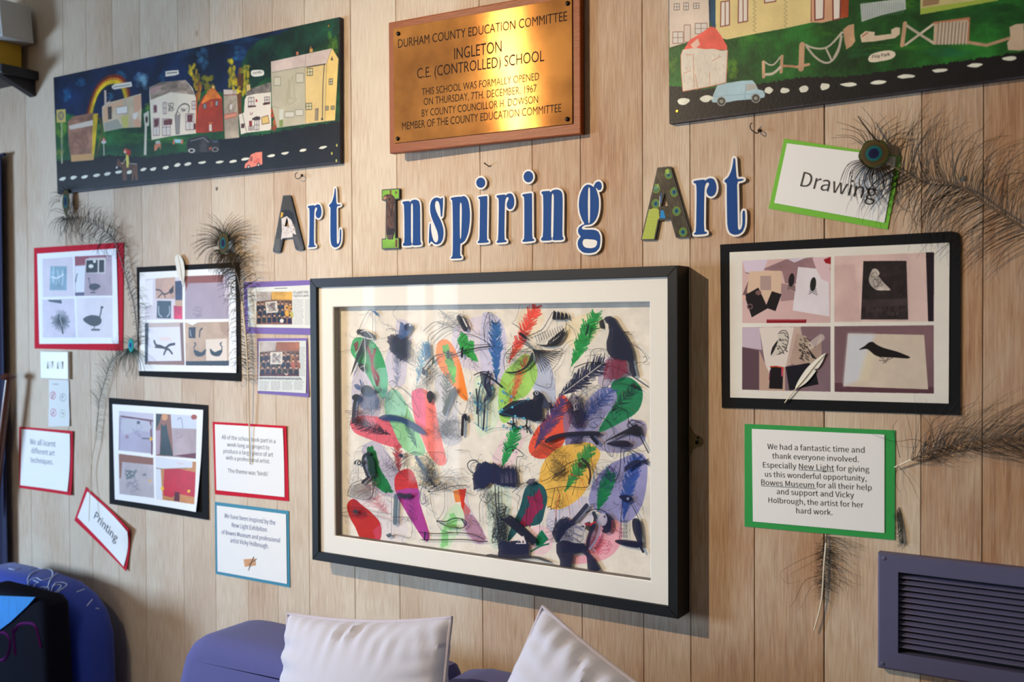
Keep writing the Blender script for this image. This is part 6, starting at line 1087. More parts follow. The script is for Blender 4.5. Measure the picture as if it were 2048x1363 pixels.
P(A4, [(50, 1082), (90, 1070), (150, 1080), (400, 1084), (500, 1100), (590, 1142), (520, 1130), (420, 1106), (160, 1112)], (44, 44, 56), a=.85); L(A4, [(260, 580), (330, 510), (390, 505), (410, 560), (380, 700), (370, 850)], 1.2); k_.poly(A4((365, 500), (395, 470), (445, 465), (435, 500), (400, 520)), (70, 66, 90), .9); L(A4, [(290, 590), (320, 620), (300, 700), (330, 860)], 1.0); L(A4, [(430, 560), (460, 700), (480, 880), (440, 940)], 1.0)
# yellow oval drawings
k_.scrib(*A4((530, 280))[0], *A4((690, 480))[0], 40, 1.1, (64, 50, 40), .7); L(A4, [(490, 490), (560, 460), (700, 350), (820, 310)], 1.2); k_.poly(A4((565, 480), (600, 430), (680, 385), (690, 395), (620, 450)), (60, 46, 30), .85); L(A4, [(820, 310), (870, 370), (885, 440), (875, 505)], 4.6, (46, 30, 40)); L(A4, [(800, 320), (790, 380), (795, 460)], 1.0); k_.ell(*A4((805, 358))[0], 5.6, 6, (70, 52, 34), .9); L(A4, [(520, 560), (680, 530), (830, 540), (880, 510), (850, 440)], 1.3); L(A4, [(600, 545), (570, 690)], 1.3); L(A4, [(620, 545), (640, 600), (630, 690)], 1.3); L(A4, [(540, 700), (565, 690), (570, 715)], 1.6); L(A4, [(640, 700), (600, 660), (650, 640)], 1.0); k_.line(A4((780, 460), (740, 600)), 1, BK); L(A4, [(730, 435), (800, 460), (840, 540)], 1.0, (190, 60, 40)); k_.ell(*A4((736, 434))[0], 2, 2, (200, 60, 40)); L(A4, [(520, 310), (560, 400), (640, 440), (700, 330)], .9)
L(A4, [(640, 590), (610, 720), (620, 920)], 1.6, (170, 40, 50)); L(A4, [(690, 590), (720, 720), (700, 960)], .9, (190, 90, 60)); L(A4, [(780, 560), (800, 700)], .9, (200, 110, 60))
# dancing pair at lower right
L(A4, [(855, 682), (790, 760), (700, 860), (620, 965)], 8.4, NV); P(A4, [(575, 905), (600, 840), (640, 790), (720, 778), (700, 850), (650, 900), (640, 970), (600, 960)], NV, a=.9, sm=0); k_.scrib(*A4((580, 760))[0], *A4((770, 980))[0], 22, 1.8, NV, .85)
for a, b_ in (((700, 800), (820, 880)), ((740, 900), (810, 930)), ((730, 930), (800, 975)), ((760, 860), (830, 850))): k_.line(A4(a, b_), 3.2, (44, 44, 80))
L(A4, [(912, 745), (925, 800), (880, 920), (860, 1010)], 8, NV); k_.poly(A4((850, 820), (880, 810), (900, 860), (870, 890), (845, 860)), BK, .9); k_.line(A4((845, 828), (890, 840)), 3.6, (176, 30, 50)); k_.line(A4((890, 830), (925, 815)), 3, (200, 50, 60)); L(A4, [(850, 740), (920, 712), (1000, 730), (1040, 780)], 1.8)
P(A4, [(1000, 745), (1040, 770), (1060, 830), (1040, 890), (1000, 905), (975, 885), (990, 870), (975, 840), (1000, 825), (1010, 790)], NV, sm=2); k_.ell(*A4((985, 795))[0], 9, 13, (196, 186, 206), .85); k_.ell(*A4((998, 772))[0], 1.5, 2, BK); L(A4, [(940, 800), (960, 860), (930, 960), (880, 1030)], 5, (150, 140, 170), .8)
P(A4, [(610, 990), (660, 960), (700, 975), (840, 990), (860, 1050), (900, 1090), (965, 1195), (900, 1218), (862, 1190), (855, 1090), (820, 1060), (745, 1075), (735, 1140), (720, 1200), (642, 1190), (640, 1120), (612, 1060)], (28, 30, 60), sm=0); P(A4, [(660, 960), (720, 935), (740, 960), (700, 1000)], (28, 28, 56)); L(A4, [(820, 1030), (870, 1110), (900, 1090)], 1.6, (60, 50, 90))
k_.poly(A4((640, 960), (700, 870), (790, 820), (850, 880), (850, 980), (760, 985), (700, 965)), (226, 222, 226), .45)
# small penguin-like bird
P(A4, [(1112, 610), (1150, 598), (1190, 600), (1205, 620), (1200, 650), (1160, 655)], NV); k_.ell(*A4((1185, 628))[0], 3, 3, (130, 140, 180)); L(A4, [(1145, 650), (1130, 780), (1120, 950)], 1.4); L(A4, [(1200, 650), (1250, 740), (1290, 850), (1300, 1000)], 1.6); P(A4, [(1222, 795), (1270, 792), (1290, 880), (1300, 1010), (1318, 1050), (1300, 1060), (1255, 960), (1225, 880)], NV); P(A4, [(1080, 965), (1130, 955), (1280, 975), (1275, 1020), (1200, 1015), (1110, 990)], NV)
for q_ in range(5):
    for r_ in range(3): k_.line(A4((1135 + r_ * 18, 800 + q_ * 30), (1137 + r_ * 18, 818 + q_ * 30)), 1.6, (30, 34, 66))
L(A4, [(1060, 800), (1060, 860), (1130, 900)], 1.0, (190, 60, 90))
# loose pencil lines over the whole sheet
for cx, cy in rng.random((150, 2)):
    x_, y_ = 690 + 580 * cx, 640 + 440 * cy; g = rng.random() * 6.28; p_ = [(x_, y_)]
    for _ in range(5): g += rng.normal(0, 1.0); st_ = rng.choice([6, 10, 15]); p_.append((p_[-1][0] + st_ * math.cos(g), p_[-1][1] + st_ * math.sin(g)))
    k_.line(p_, .7, (44, 44, 54), .75, sm=4)
for bx_, by_, bw_, bh_, n_, cc in ((800, 700, 40, 70, 8, (40, 60, 50)), (850, 760, 50, 60, 8, (50, 54, 60)), (905, 640, 60, 40, 6, BK), (880, 850, 40, 60, 7, (70, 72, 70)), (790, 930, 60, 50, 8, (60, 40, 60)), (850, 940, 60, 60, 8, (40, 60, 70)), (730, 970, 60, 50, 7, (130, 60, 70)), (1180, 800, 60, 80, 8, (40, 44, 90)), (1210, 950, 60, 60, 8, (50, 54, 110)), (1100, 900, 80, 50, 7, (90, 60, 30)), (960, 800, 50, 50, 6, (40, 90, 110)), (1230, 690, 40, 60, 4, BK), (720, 830, 60, 30, 7, (90, 30, 50)), (980, 1010, 40, 80, 9, (40, 44, 44)), (1120, 1060, 60, 50, 7, NV), (760, 800, 50, 60, 6, (70, 100, 130)), (900, 960, 90, 60, 6, (70, 60, 60)), (1040, 720, 70, 60, 5, (60, 90, 60))):
    for _ in range(n_): k_.scrib(bx_ - bw_ / 2, by_ - bh_ / 2, bx_ + bw_ / 2, by_ + bh_ / 2, 7, .8, cc, .55)
for _ in range(200):
    x_, y_ = 690 + 590 * rng.random(), 640 + 450 * rng.random(); g = rng.normal(1.2, .5); l_ = 4 + 9 * rng.random(); k_.line([(x_, y_), (x_ + l_ * math.cos(g), y_ + l_ * math.sin(g))], .9, [(40, 42, 60), (60, 90, 70), (120, 50, 60), (50, 70, 120)][rng.integers(4)], .6)
c.im[..., :3] = np.clip(c.im[..., :3] * (1 + .035 * NZ[(np.arange(c.h) * 2) % 512][:, (np.arange(c.w) * 2) % 512])[..., None], 0, 1)
ax0, az0, ax1, az1 = c.x0, c.z0, c.x1, c.z1
def quad(name, cv, d, m):
    V = [Vector((cv.x0, -d, cv.z0)), Vector((cv.x1, -d, cv.z0)), Vector((cv.x1, -d, cv.z1)), Vector((cv.x0, -d, cv.z1))]
    V += [v + Vector((0, .0003, 0)) for v in V]
    return obj(name, V, [(0, 1, 2, 3), (7, 6, 5, 4), (0, 4, 5, 1), (1, 5, 6, 2), (2, 6, 7, 3), (3, 7, 4, 0)], m, t, uv=cv.uv())
quad('bird_print', c, DAR, c.material('bird_print', rough=.6))
# clear sheet carrying the ink drawings
V = [Vector((k_.x0 + .004, -DAC, k_.z0 + .004)), Vector((k_.x1 - .004, -DAC, k_.z0 + .004)), Vector((k_.x1 - .004, -DAC, k_.z1 - .004)), Vector((k_.x0 + .004, -DAC, k_.z1 - .004))]
obj('clear_sheet', V, [(0, 1, 2, 3)], k_.material('ink_drawings', rough=.5), t, uv=k_.uv())
# glass
m = bpy.data.materials.new('picture_glass'); m.use_nodes = True; N = m.node_tree.nodes; Lk = m.node_tree.links; N.remove(N['Principled BSDF'])
tr = N.new('ShaderNodeBsdfTransparent'); gl = N.new('ShaderNodeBsdfGlossy'); gl.inputs['Roughness'].default_value = .02; ge = N.new('ShaderNodeNewGeometry'); dt = N.new('ShaderNodeVectorMath'); dt.operation = 'DOT_PRODUCT'; Lk.new(ge.outputs['Incoming'], dt.inputs[0]); Lk.new(ge.outputs['Normal'], dt.inputs[1])
def _m(op, a, b_=None):
    x = N.new('ShaderNodeMath'); x.operation = op
    for i, v in enumerate((a, b_)):
        if v is None: continue
        if isinstance(v, float): x.inputs[i].default_value = v
        else: Lk.new(v, x.inputs[i])
    return x
fr = _m('ADD', _m('MULTIPLY', _m('POWER', _m('SUBTRACT', 1.0, _m('ABSOLUTE', dt.outputs['Value']).outputs[0]).outputs[0], 5.0).outputs[0], .94).outputs[0], .06)
mx = N.new('ShaderNodeMixShader'); Lk.new(fr.outputs[0], mx.inputs[0]); Lk.new(tr.outputs[0], mx.inputs[1]); Lk.new(gl.outputs[0], mx.inputs[2]); Lk.new(mx.outputs[0], N['Material Output'].inputs[0])
e = .006
obj('glass', [Vector((fx0 + e, -DG, fz0 + e)), Vector((fx1 - e, -DG, fz0 + e)), Vector((fx1 - e, -DG, fz1 - e)), Vector((fx0 + e, -DG, fz1 - e))], [(0, 1, 2, 3)], m, t)
# hanging bracket with two screws on the right edge
bx, bz = W(1391, 882, .003)
M_STEEL = mat('dull_brass_bracket', (120, 100, 60), .5, .5, var=.2)
prof = [(-.012, .030), (-.006, .018), (.004, .012), (.012, .010), (.016, .004), (.016, -.004), (.012, -.010), (.004, -.012), (-.006, -.018), (-.012, -.030), (-.018, -.030), (-.018, .030)]
plate('bracket', [np.array([(bx + a, bz + b_) for a, b_ in prof])], .0035, .002, M_STEEL, t)
for dz, r in ((.002, .0034), ): disc_obj('screw', (bx + .004, -.0035, bz + dz - .004), .0042, .002, MATS['dark_bolt'], t, 14, .3)
disc_obj('screw', (bx + .006, -.0035, bz + .008), .0026, .0015, MATS['dark_bolt'], t, 12, .3)
# ============================================================ LIGHT SWITCH, HOOKS, VENT
K = crop(60, 690, 7.575)
M_SW = mat('switch_plastic', (226, 226, 218), .35, var=.01, scale=4)
a, b_ = W(*K((160, 500))[0], .011), W(*K((572, 98))[0], .011)
t = thing('light_switch', 'white four-gang light switch plate under the red-backed sheet', 'switch', ((a[0] + b_[0]) / 2, 0, (a[1] + b_[1]) / 2))
box_obj('plate', a[0], b_[0], -.011, -.0003, a[1], b_[1], M_SW, t, .002)
for k in range(4):
    x0 = W(*K((208 + k * 75, 300))[0], .012)[0]; x1 = W(*K((268 + k * 75, 300))[0], .012)[0]; z0 = W(*K((300, 355))[0], .012)[1]; z1 = W(*K((300, 240))[0], .012)[1]
    up = k in (1, 3); da, db = (.0150, .0122) if up else (.0122, .0150)
    V = [(x0, -.010, z0), (x1, -.010, z0), (x1, -.010, z1), (x0, -.010, z1), (x0, -db, z0), (x1, -db, z0), (x1, -da, z1), (x0, -da, z1)]
    obj('rocker', V, [(4, 5, 6, 7), (0, 1, 5, 4), (1, 2, 6, 5), (2, 3, 7, 6), (3, 0, 4, 7)], M_SW, t)
for px in (195, 530): p = W3(*K((px, 300))[0], .011); disc_obj('screw', p, .002, .0006, M_SW, t, 10)

M_HOOK = mat('dark_wire', (60, 46, 36), .4, .7)
KA_ = crop(530, 310, 4.096); KH = crop(1500, 180, 3.245)
def hook(label, K, pts):
    P_ = [W3(*K((x, y))[0], d) for x, y, d in pts]; S = smooth([tuple(v) for v in P_], False, 4) if False else None
    path = []
    for i in range(len(P_) - 1):
        for k in range(4):
            a, b, c, d = P_[max(i - 1, 0)], P_[i], P_[i + 1], P_[min(i + 2, len(P_) - 1)]; u = k / 4
            path.append(.5 * ((2 * b) + (c - a) * u + (2 * a - 5 * b + 4 * c - d) * u * u + (3 * b - a - 3 * c + d) * u ** 3))
    path.append(P_[-1]); b0 = P_[0]
    t = thing('cup_hook', label, 'hook', (b0.x, 0, b0.z)); tube_obj('hook_wire', path, [.0011] * len(path), M_HOOK, t, 8); disc_obj('collar', (b0.x, -.0002, b0.z), .004, .002, M_HOOK, t, 14)
hook('open cup hook below the right end of the rainbow panel', KA_, [(302, 166, .0005), (300, 166, .012), (292, 180, .016), (272, 194, .018), (252, 186, .018), (247, 165, .018), (255, 148, .018), (266, 141, .018)])
hook('open cup hook below the left end of the van panel', KH, [(62, 262, .0005), (60, 262, .012), (48, 280, .016), (24, 270, .018), (4, 250, .018), (2, 225, .018), (14, 212, .018)])
t = thing('nail', 'bent nail sticking out between the plaque and the letter i', 'nail', W3(*KA_((1832, 92))[0], 0)); tube_obj('shank', [W3(*KA_((1834, 92))[0], 0.0004), W3(*KA_((1800, 68))[0], .016)], [.0014, .0013], M_HOOK, t); 
p = W3(*KA_((1799, 67))[0], .016); disc_obj('head', (p.x, p.y + .001, p.z), .0024, .0012, M_HOOK, t, 12)
M_TACK = mat('grey_tack', (150, 156, 160), .7, var=.1, scale=200)
def tack(label, x, y, rx, rz):
    V, F = [], []; c0 = W3(x, y, 0); n = 12
    for i in range(5):
        ph = i / 4 * math.pi / 2
        for k in range(n):
            g = 2 * math.pi * k / n; r = math.cos(ph) * (1 + .18 * math.sin(3 * g + x)); V.append(Vector((c0.x + rx * r * math.cos(g), -.0002 - .004 * math.sin(ph), c0.z + rz * r * math.sin(g))))
    for i in range(4):
        for k in range(n): F.append((i * n + k, i * n + (k + 1) % n, (i + 1) * n + (k + 1) % n, (i + 1) * n + k))
    tag(obj('adhesive_tack', V, F, M_TACK, None, True), label, 'tack')
tack('pale grey blob of tack below the rainbow panel, above the peacock eye', 433.5, 377, .0045, .0055)
tack('small grey blob of tack on the right peacock feather shaft', 1927, 357, .006, .005)
tack('tiny grey blob of tack left of the letter p', 903, 407, .002, .003)

K = crop(1740, 1080, 4.815)
M_VENT = mat('lavender_grey_metal', (84, 82, 112), .5, .0, var=.08, scale=30, bump=.05)
M_VENTD = mat('duct_dark', (14, 13, 16), .9)
dv = .022
vx0 = W(*K((72, 650))[0], dv)[0]; vz1 = W(*K((75, 118))[0], dv)[1]; vz0 = W(*K((68, 1228))[0], dv)[1]; ox0 = W(*K((270, 700))[0], dv)[0]; oz1 = W(*K((270, 305))[0], dv)[1]; oz0 = W(*K((262, 1085))[0], dv)[1]
vx1 = .36; ox1 = vx1 - (ox0 - vx0)
t = thing('vent_grille', 'large lavender-grey metal vent grille with dark slats, lower right corner', 'vent', ((vx0 + vx1) / 2, 0, (vz0 + vz1) / 2))
bm = bmesh.new()
lo = [(vx0, vz0), (vx1, vz0), (vx1, vz1), (vx0, vz1)]; b = .004; li = [(vx0 + b, vz0 + b), (vx1 - b, vz0 + b), (vx1 - b, vz1 - b), (vx0 + b, vz1 - b)]; lh = [(ox0, oz0), (ox1, oz0), (ox1, oz1), (ox0, oz1)]
V = [Vector((x, -.0002, z)) for x, z in lo] + [Vector((x, -dv + .004, z)) for x, z in lo] + [Vector((x, -dv, z)) for x, z in li] + [Vector((x, -dv, z)) for x, z in lh] + [Vector((x, -.002, z)) for x, z in lh]
F = [(r * 4 + k, r * 4 + (k + 1) % 4, (r + 1) * 4 + (k + 1) % 4, (r + 1) * 4 + k) for r in range(4) for k in range(4)]
obj('frame', V, F, M_VENT, t)
obj('duct', [Vector((x, -.0015, z)) for x, z in lh], [(0, 1, 2, 3)], M_VENTD, t)  # flat black sheet painting in the shade of the vent's hollow
ns = 14; pz = (oz1 - oz0) / ns; slat = None
for k in range(ns - 1):
    zc = oz1 - pz * (k + 1.0)
    V = [Vector((x, y, z)) for x in (ox0, ox1) for y, z in ((-dv + .0065, zc - pz * .10), (-dv + .007, zc + pz * .02), (-.008, zc + pz * .44), (-.0075, zc + pz * .34))]
    obj('slat', V, [(0, 1, 2, 3), (7, 6, 5, 4), (0, 4, 5, 1), (1, 5, 6, 2), (2, 6, 7, 3), (3, 7, 4, 0)], M_VENT, t)
for a in ((135, 172), (120, 1185)): p = W3(*K(a)[0], dv); disc_obj('screw', (p.x, p.y, p.z), .004, .0012, M_VENT, t, 14, .4)

# ============================================================ FEATHERS
M_BARB = mat('peacock_barb', (38, 34, 20), .6, var=.5, scale=60, col2=(62, 46, 24), spec=.15); M_BARBD = mat('dark_barb', (30, 28, 25), .6, var=.4, scale=60, spec=.15); M_BARBT = mat('teal_barb', (30, 76, 76), .6, var=.5, scale=60, col2=(50, 66, 52), spec=.15)
M_QUILL = mat('quill_ivory', (226, 212, 184), .45, var=.05); M_SHAFT = mat('brown_shaft', (96, 76, 56), .5); M_WHITEF = mat('white_feather', (232, 228, 214), .7, var=.08, scale=80, sheen=.4, bump=.3, bscale=400, stretch=(1, 1, 1))
def cat3(P_, n):
    out = []
    for i in range(len(P_) - 1):
        a, b, c, d = P_[max(i - 1, 0)], P_[i], P_[i + 1], P_[min(i + 2, len(P_) - 1)]
        for k in range(n):
            u = k / n; out.append(.5 * ((2 * b) + (c - a) * u + (2 * a - 5 * b + 4 * c - d) * u * u + (3 * b - a - 3 * c + d) * u ** 3))
    out.append(P_[-1]); return out
def eye_mat(name, cx, cz, rx, rz, bright=0):
    m = bpy.data.materials.new(name); m.use_nodes = True; N = m.node_tree.nodes; L = m.node_tree.links; b = N['Principled BSDF']
    geo = N.new('ShaderNodeNewGeometry'); mp = N.new('ShaderNodeMapping'); mp.vector_type = 'TEXTURE'; mp.inputs['Location'].default_value = (cx, 0, cz); mp.inputs['Scale'].default_value = (rx, 1e3, rz); L.new(geo.outputs['Position'], mp.inputs[0])
    ln = N.new('ShaderNodeVectorMath'); ln.operation = 'LENGTH'; L.new(mp.outputs[0], ln.inputs[0])
    r = N.new('ShaderNodeValToRGB'); e = r.color_ramp.elements
    st = [(0, rgb(10, 12, 44)), (.34, rgb(12, 18, 60)), (.40, rgb(8, 96, 104)), (.50, rgb(16, 80, 66)), (.62, rgb(66, 50, 24)), (.84, rgb(82, 66, 30)), (.93, rgb(50, 62, 24))] if not bright else [(0, rgb(16, 20, 90)), (.3, rgb(20, 50, 140)), (.45, rgb(20, 150, 160)), (.8, rgb(40, 160, 150)), (.95, rgb(40, 110, 100))]
    while len(e) < len(st): e.new(.5)
    for k, (p_, c_) in enumerate(st): e[k].position = p_; e[k].color = c_
    L.new(ln.outputs['Value'], r.inputs[0]); L.new(r.outputs[0], b.inputs['Base Color']); b.inputs['Roughness'].default_value = .65; b.inputs['Specular IOR Level'].default_value = .15
    return m
def feather(label, spine, segs, mb, r=(.0006, .0012), quill_from=None, eye=None, extra=(), stiff=.0006, name='peacock_feather', lift=.02):
    P_ = [W3(*s) for s in spine]; pts = cat3(P_, 8); n = len(pts)
    t = thing(name, label, 'feather', tuple(P_[-1]), )
    qi = n if quill_from is None else int(quill_from * (n - 1))
    tube_obj('shaft', pts[:qi + 1], [r[0] + (r[1] - r[0]) * i / n for i in range(qi + 1)][:len(pts[:qi + 1])], M_SHAFT, t, 6)
    if qi < n - 1: tube_obj('quill', pts[qi:], [r[1] * (1 - .3 * i / (n - qi)) for i in range(n - qi)], M_QUILL, t, 8)
    V, F = [], []
    for (t0, t1, cnt, LL, LR, ang, curl, rad, jit) in segs:
        for k in range(cnt):
            for sd, Lm in ((-1, LL), (1, LR)):
                if Lm <= 0 or rng.random() < .06: continue
                f = t0 + (t1 - t0) * (k + rng.random() * .8) / cnt; i = min(n - 2, int(f * (n - 1))); p0 = pts[i].lerp(pts[i + 1], f * (n - 1) - i); td = (pts[max(i - 1, 0)] - pts[min(i + 2, n - 1)]).normalized()
                base = math.atan2(td.z, td.x); g = base + sd * (ang + rng.normal(0, .1 * jit)); L_ = Lm * (.75 + .4 * rng.random()); m_ = 9; path = [p0]; dd = 0; cu = curl * (1 + rng.normal(0, .35 * jit)); lf = lift * (.3 + rng.random())
                if rng.random() < .12 * jit: cu *= 2.0
                for s in range(m_):
                    g += sd * cu / m_ * (.6 + s / m_); q_ = path[-1] + Vector((math.cos(g), -lf * math.cos(s / m_ * 2.4), math.sin(g))) * (L_ / m_); q_.y = min(q_.y, -.001); path.append(q_)
                ring_tube(V, F, path, [rad * (1 - .75 * s / m_) for s in range(m_ + 1)], 3)
    for ex, rad in extra:
        path = cat3([W3(*s) for s in ex], 6); ring_tube(V, F, path, [rad * (1 - .7 * s / len(path)) for s in range(len(path))], 3)
    b = obj('barbs', V, F, mb, t, True); b['kind'] = 'stuff'
    if eye:
        ex, ey, d, rx, rz, br = eye; c0 = W3(ex, ey, d); V, F = [], []; nn = 28
        for i in range(6):
            rr = 1 - i / 5.5
            for k in range(nn):
                g = 2 * math.pi * k / nn; w_ = rr * (1 + .05 * math.sin(k * 5.1) * (i == 0)); V.append(Vector((c0.x + rx * w_ * math.cos(g), c0.y - .003 * (1 - rr * rr), c0.z + rz * w_ * math.sin(g))))
        for i in range(5):
            for k in range(nn): F.append((i * nn + k, i * nn + (k + 1) % nn, (i + 1) * nn + (k + 1) % nn, (i + 1) * nn + k))
        F.append(tuple(5 * nn + k for k in range(nn))); obj('eye', V, F, eye_mat('peacock_eye', c0.x, c0.z, rx, rz, br), t, True)
        # short barbs radiating round the eye
    return t
def fan(cx, cy, d, n, a0, a1, r0, r1, bend=.3, dz=.01):
    out = []
    for k in range(n):
        g = math.radians(a0 + (a1 - a0) * (k + rng.random()) / n); r = r1 * (.75 + .35 * rng.random()); q = g + bend * (1 if math.cos(g) < 0 else -1)
        out.append(([(cx + r0 * math.cos(g), cy - r0 * math.sin(g), d), (cx + (r0 + r) / 2 * math.cos(g), cy - (r0 + r) / 2 * math.sin(g), d + dz * .5), (cx + r * math.cos(q), cy - r * math.sin(q), d + dz)], .0009))
    return out
ex = fan(1750, 308, .020, 16, 150, 30, 24, 92, .25) + fan(1750, 312, .022, 44, 195, 320, 24, 98, .35) + [([(1762, 290, .02), (1738, 262, .026), (1716, 232, .03)], .003)]
feather('big peacock feather with a teal eye lying across the Drawing card', [(1757, 312, .018), (1792, 336, .020), (1830, 357, .022), (1880, 361, .024), (1925, 374, .026), (1964, 403, .028), (2010, 432, .03), (2070, 470, .03)],
        [(.10, .5, 34, .125, .115, 1.0, .9, .0008, 1.2), (.5, 1.0, 46, .12, .135, .95, .95, .0008, 1.2)], M_BARB, (.0012, .0024), eye=(1748, 307, .022, .028, .027, 0), extra=ex, lift=.05)
feather('long wispy brown peacock feather stem reaching right from the dark green card', [(2130, 872, .03), (2048, 874, .026), (1965, 878, .022), (1888, 893, .018), (1836, 913, .014), (1789, 934, .008)],
        [(.0, .55, 74, .12, .14, .75, -.75, .0005, 1.0), (.55, .86, 30, .05, .11, .9, -1.3, .0006, 1.6)], M_BARBD, (.0007, .0016), quill_from=.86, extra=[([(1862, 893, .02), (1830, 878, .02), (1790, 882, .02), (1745, 868, .012)], .0007), ([(1800, 915, .012), (1792, 880, .02), (1786, 855, .02), (1796, 838, .016)], .0007), ([(1870, 890, .014), (1864, 850, .02), (1880, 832, .02), (1914, 826, .018)], .0008), ([(1850, 905, .014), (1862, 860, .02), (1846, 832, .02), (1828, 826, .016)], .0006), ([(1796, 930, .01), (1820, 960, .014), (1838, 1000, .014)], .0006), ([(1796, 930, .01), (1790, 960, .014), (1800, 985, .014)], .0006)], lift=.03)
feather('dark feather poking downward beneath the dark green card', [(1653, 1066, .002), (1652, 1085, .007), (1648, 1130, .010), (1643, 1200, .010), (1628, 1260, .009)],
        [(.1, .62, 34, .075, .018, 1.5, .9, .0004, 1.6), (.3, .66, 70, .028, .026, 1.6, 1.0, .0004, 2.2), (.6, .74, 30, .016, .018, 1.9, .6, .0003, 2.0)], M_BARBD, (.0012, .0020), quill_from=.28, extra=[([(1650, 1100, .01), (1600, 1120, .014), (1562, 1144, .014), (1575, 1166, .012), (1600, 1160, .01)], .0004), ([(1646, 1150, .01), (1610, 1160, .014), (1590, 1200, .014), (1578, 1215, .012)], .0006)], lift=.03, name='feather')
feather('dark green tuft of feather showing past the right edge of the dark green card', [(1806, 1084, .006), (1804, 1058, .005), (1801, 1034, .0035), (1797, 1014, .0020)], [(.0, .9, 60, .016, .003, .6, .5, .0006, 1.2)], M_BARBT, extra=[([(1794, 1018, .004), (1797, 1060, .01), (1800, 1080, .012), (1810, 1088, .012)], .001)], name='feather')
ex = fan(447, 487, .020, 60, 200, 20, 12, 64, .25) + fan(452, 496, .020, 54, 330, 190, 12, 56, .5) + [([(452, 474, .02), (441, 463, .024), (428, 452, .026)], .004)]
feather('peacock feather with a bronze eye standing above the upper black-bordered sheet', [(447, 492, .018), (462, 520, .020), (476, 556, .022), (485, 610, .022), (492, 680, .022), (496, 750, .020), (498, 830, .014), (500, 928, .009)],
        [(.05, .42, 46, .095, .090, 1.0, 1.3, .0011, 1.3), (.42, .74, 56, .034, .072, .95, 1.3, .0009, 1.3)], M_BARB, (.0012, .0026), quill_from=.42, eye=(447, 486, .024, .021, .030, 0), extra=ex, lift=.05)
ex = fan(132, 430, .018, 20, 200, 330, 6, 46, .3) + fan(132, 400, .018, 16, 60, 200, 12, 34, .3)
feather('peacock feather curling over the red-backed sheet from below the rainbow panel', [(132, 410, .018), (134, 434, .018), (157, 438, .02), (187, 448, .022), (212, 463, .022), (228, 482, .022), (238, 506, .02), (248, 540, .018), (258, 575, .016), (267, 606, .014), (273, 650, .012), (276, 690, .010)],
        [(.06, .45, 42, .075, .100, .9, 1.4, .0011, 1.5), (.45, 1.0, 60, .065, .022, 1.0, 1.2, .0009, 1.5)], M_BARBD, (.0010, .0016), eye=(132, 403, .021, .019, .040, 0), extra=ex, lift=.05)
ex = fan(262, 694, .014, 30, 200, 330, 6, 62, .2) + fan(262, 690, .014, 14, 30, 170, 8, 26, .3)
feather('small peacock feather with a bright teal eye left of the upper black-bordered sheet', [(262, 692, .014), (240, 706, .014), (222, 725, .014), (211, 758, .016), (199, 800, .016), (195, 838, .014), (190, 884, .014), (185, 910, .014), (181, 950, .013), (178, 1042, .028)],
        [(.10, .50, 54, .030, .064, .9, .8, .0006, 1.3), (.52, .66, 14, .05, .01, .9, .7, .0006, 1.5)], M_BARBT, (.0008, .0015), quill_from=.62, eye=(262, 690, .018, .014, .022, 1), extra=ex, lift=.04)
# white feathers: a flat vane with a shaft
def vane_feather(label, outline, shaft, d, K):
    lp = smooth(WA(K(*outline), d), True, 3); P_ = cat3([W3(*K((x, y))[0], dd) for x, y, dd in shaft], 6)
    t = thing('white_feather', label, 'feather', tuple(P_[-1])); plate('vane', [lp], d, .0006, M_WHITEF, t); tube_obj('quill', P_, [.0005 + .0007 * i / len(P_) for i in range(len(P_))], M_QUILL, t, 6)
K = crop(1420, 440, 3.324)
vane_feather('slim white feather laid across the large black-bordered board', [(769, 883), (735, 903), (690, 938), (650, 975), (612, 1026), (582, 1076), (566, 1118), (584, 1116), (612, 1100), (640, 1080), (670, 1048), (690, 1022), (704, 1000), (690, 990), (716, 985), (742, 950), (758, 915)], [(768, 885, .011), (700, 960, .011), (630, 1050, .011), (575, 1115, .0105), (530, 1170, .010), (496, 1213, .009)], .0095, K)
K = crop(250, 410, 3.684)
vane_feather('small fluffy white feather hanging over the top edge of the upper black-bordered sheet', [(383, 364), (405, 372), (424, 400), (436, 450), (440, 505), (432, 560), (424, 596), (414, 560), (398, 540), (384, 500), (374, 440), (368, 392)], [(385, 368, .012), (405, 450, .012), (418, 540, .011), (428, 600, .010)], .0105, K)

# ============================================================ SOFA AND CUSHIONS
M_SOFA = mat('purple_wool', (82, 85, 142), .95, var=.12, scale=400, sheen=.1, bump=.3, bscale=700)
M_CUSH = mat('pale_grey_cotton', (192, 193, 208), .85, var=.03, scale=60, sheen=.1, bump=.2, bscale=900)
M_PIPE = mat('piping_cord', (186, 180, 192), .85, var=.05)
def rounded_block(name, poly, y0, y1, bev, m, parent, seg=4):
    bm = bmesh.new(); f = [bm.verts.new((x, y0, z)) for x, z in poly]; g = [bm.verts.new((x, y1, z)) for x, z in poly]; n = len(poly)
    bm.faces.new(f); bm.faces.new(g[::-1])
    for i in range(n): bm.faces.new((f[i], g[i], g[(i + 1) % n], f[(i + 1) % n]))
    bmesh.ops.recalc_face_normals(bm, faces=bm.faces)
    bmesh.ops.bevel(bm, geom=[e for e in bm.edges if abs(e.verts[0].co.y - e.verts[1].co.y) < 1e-6], offset=bev, segments=seg, affect='EDGES', profile=.5)
    o = bm_obj(name, bm, m, parent, True); return o
zt = W(600, 1248, .14)[1]
xl = W(455, 1363, .14)[0]; xm = W(932, 1335, .14)[0]; xr = xm + .66
t = thing('sofa', 'purple wool sofa with a rounded back below the big frame', 'sofa', ((xl + xr) / 2, -.45, 0))
prof = [W(x, y, .14) for x, y in ((440, 1440), (452, 1375), (462, 1330), (471, 1292), (480, 1262), (495, 1243), (518, 1234), (550, 1237))]
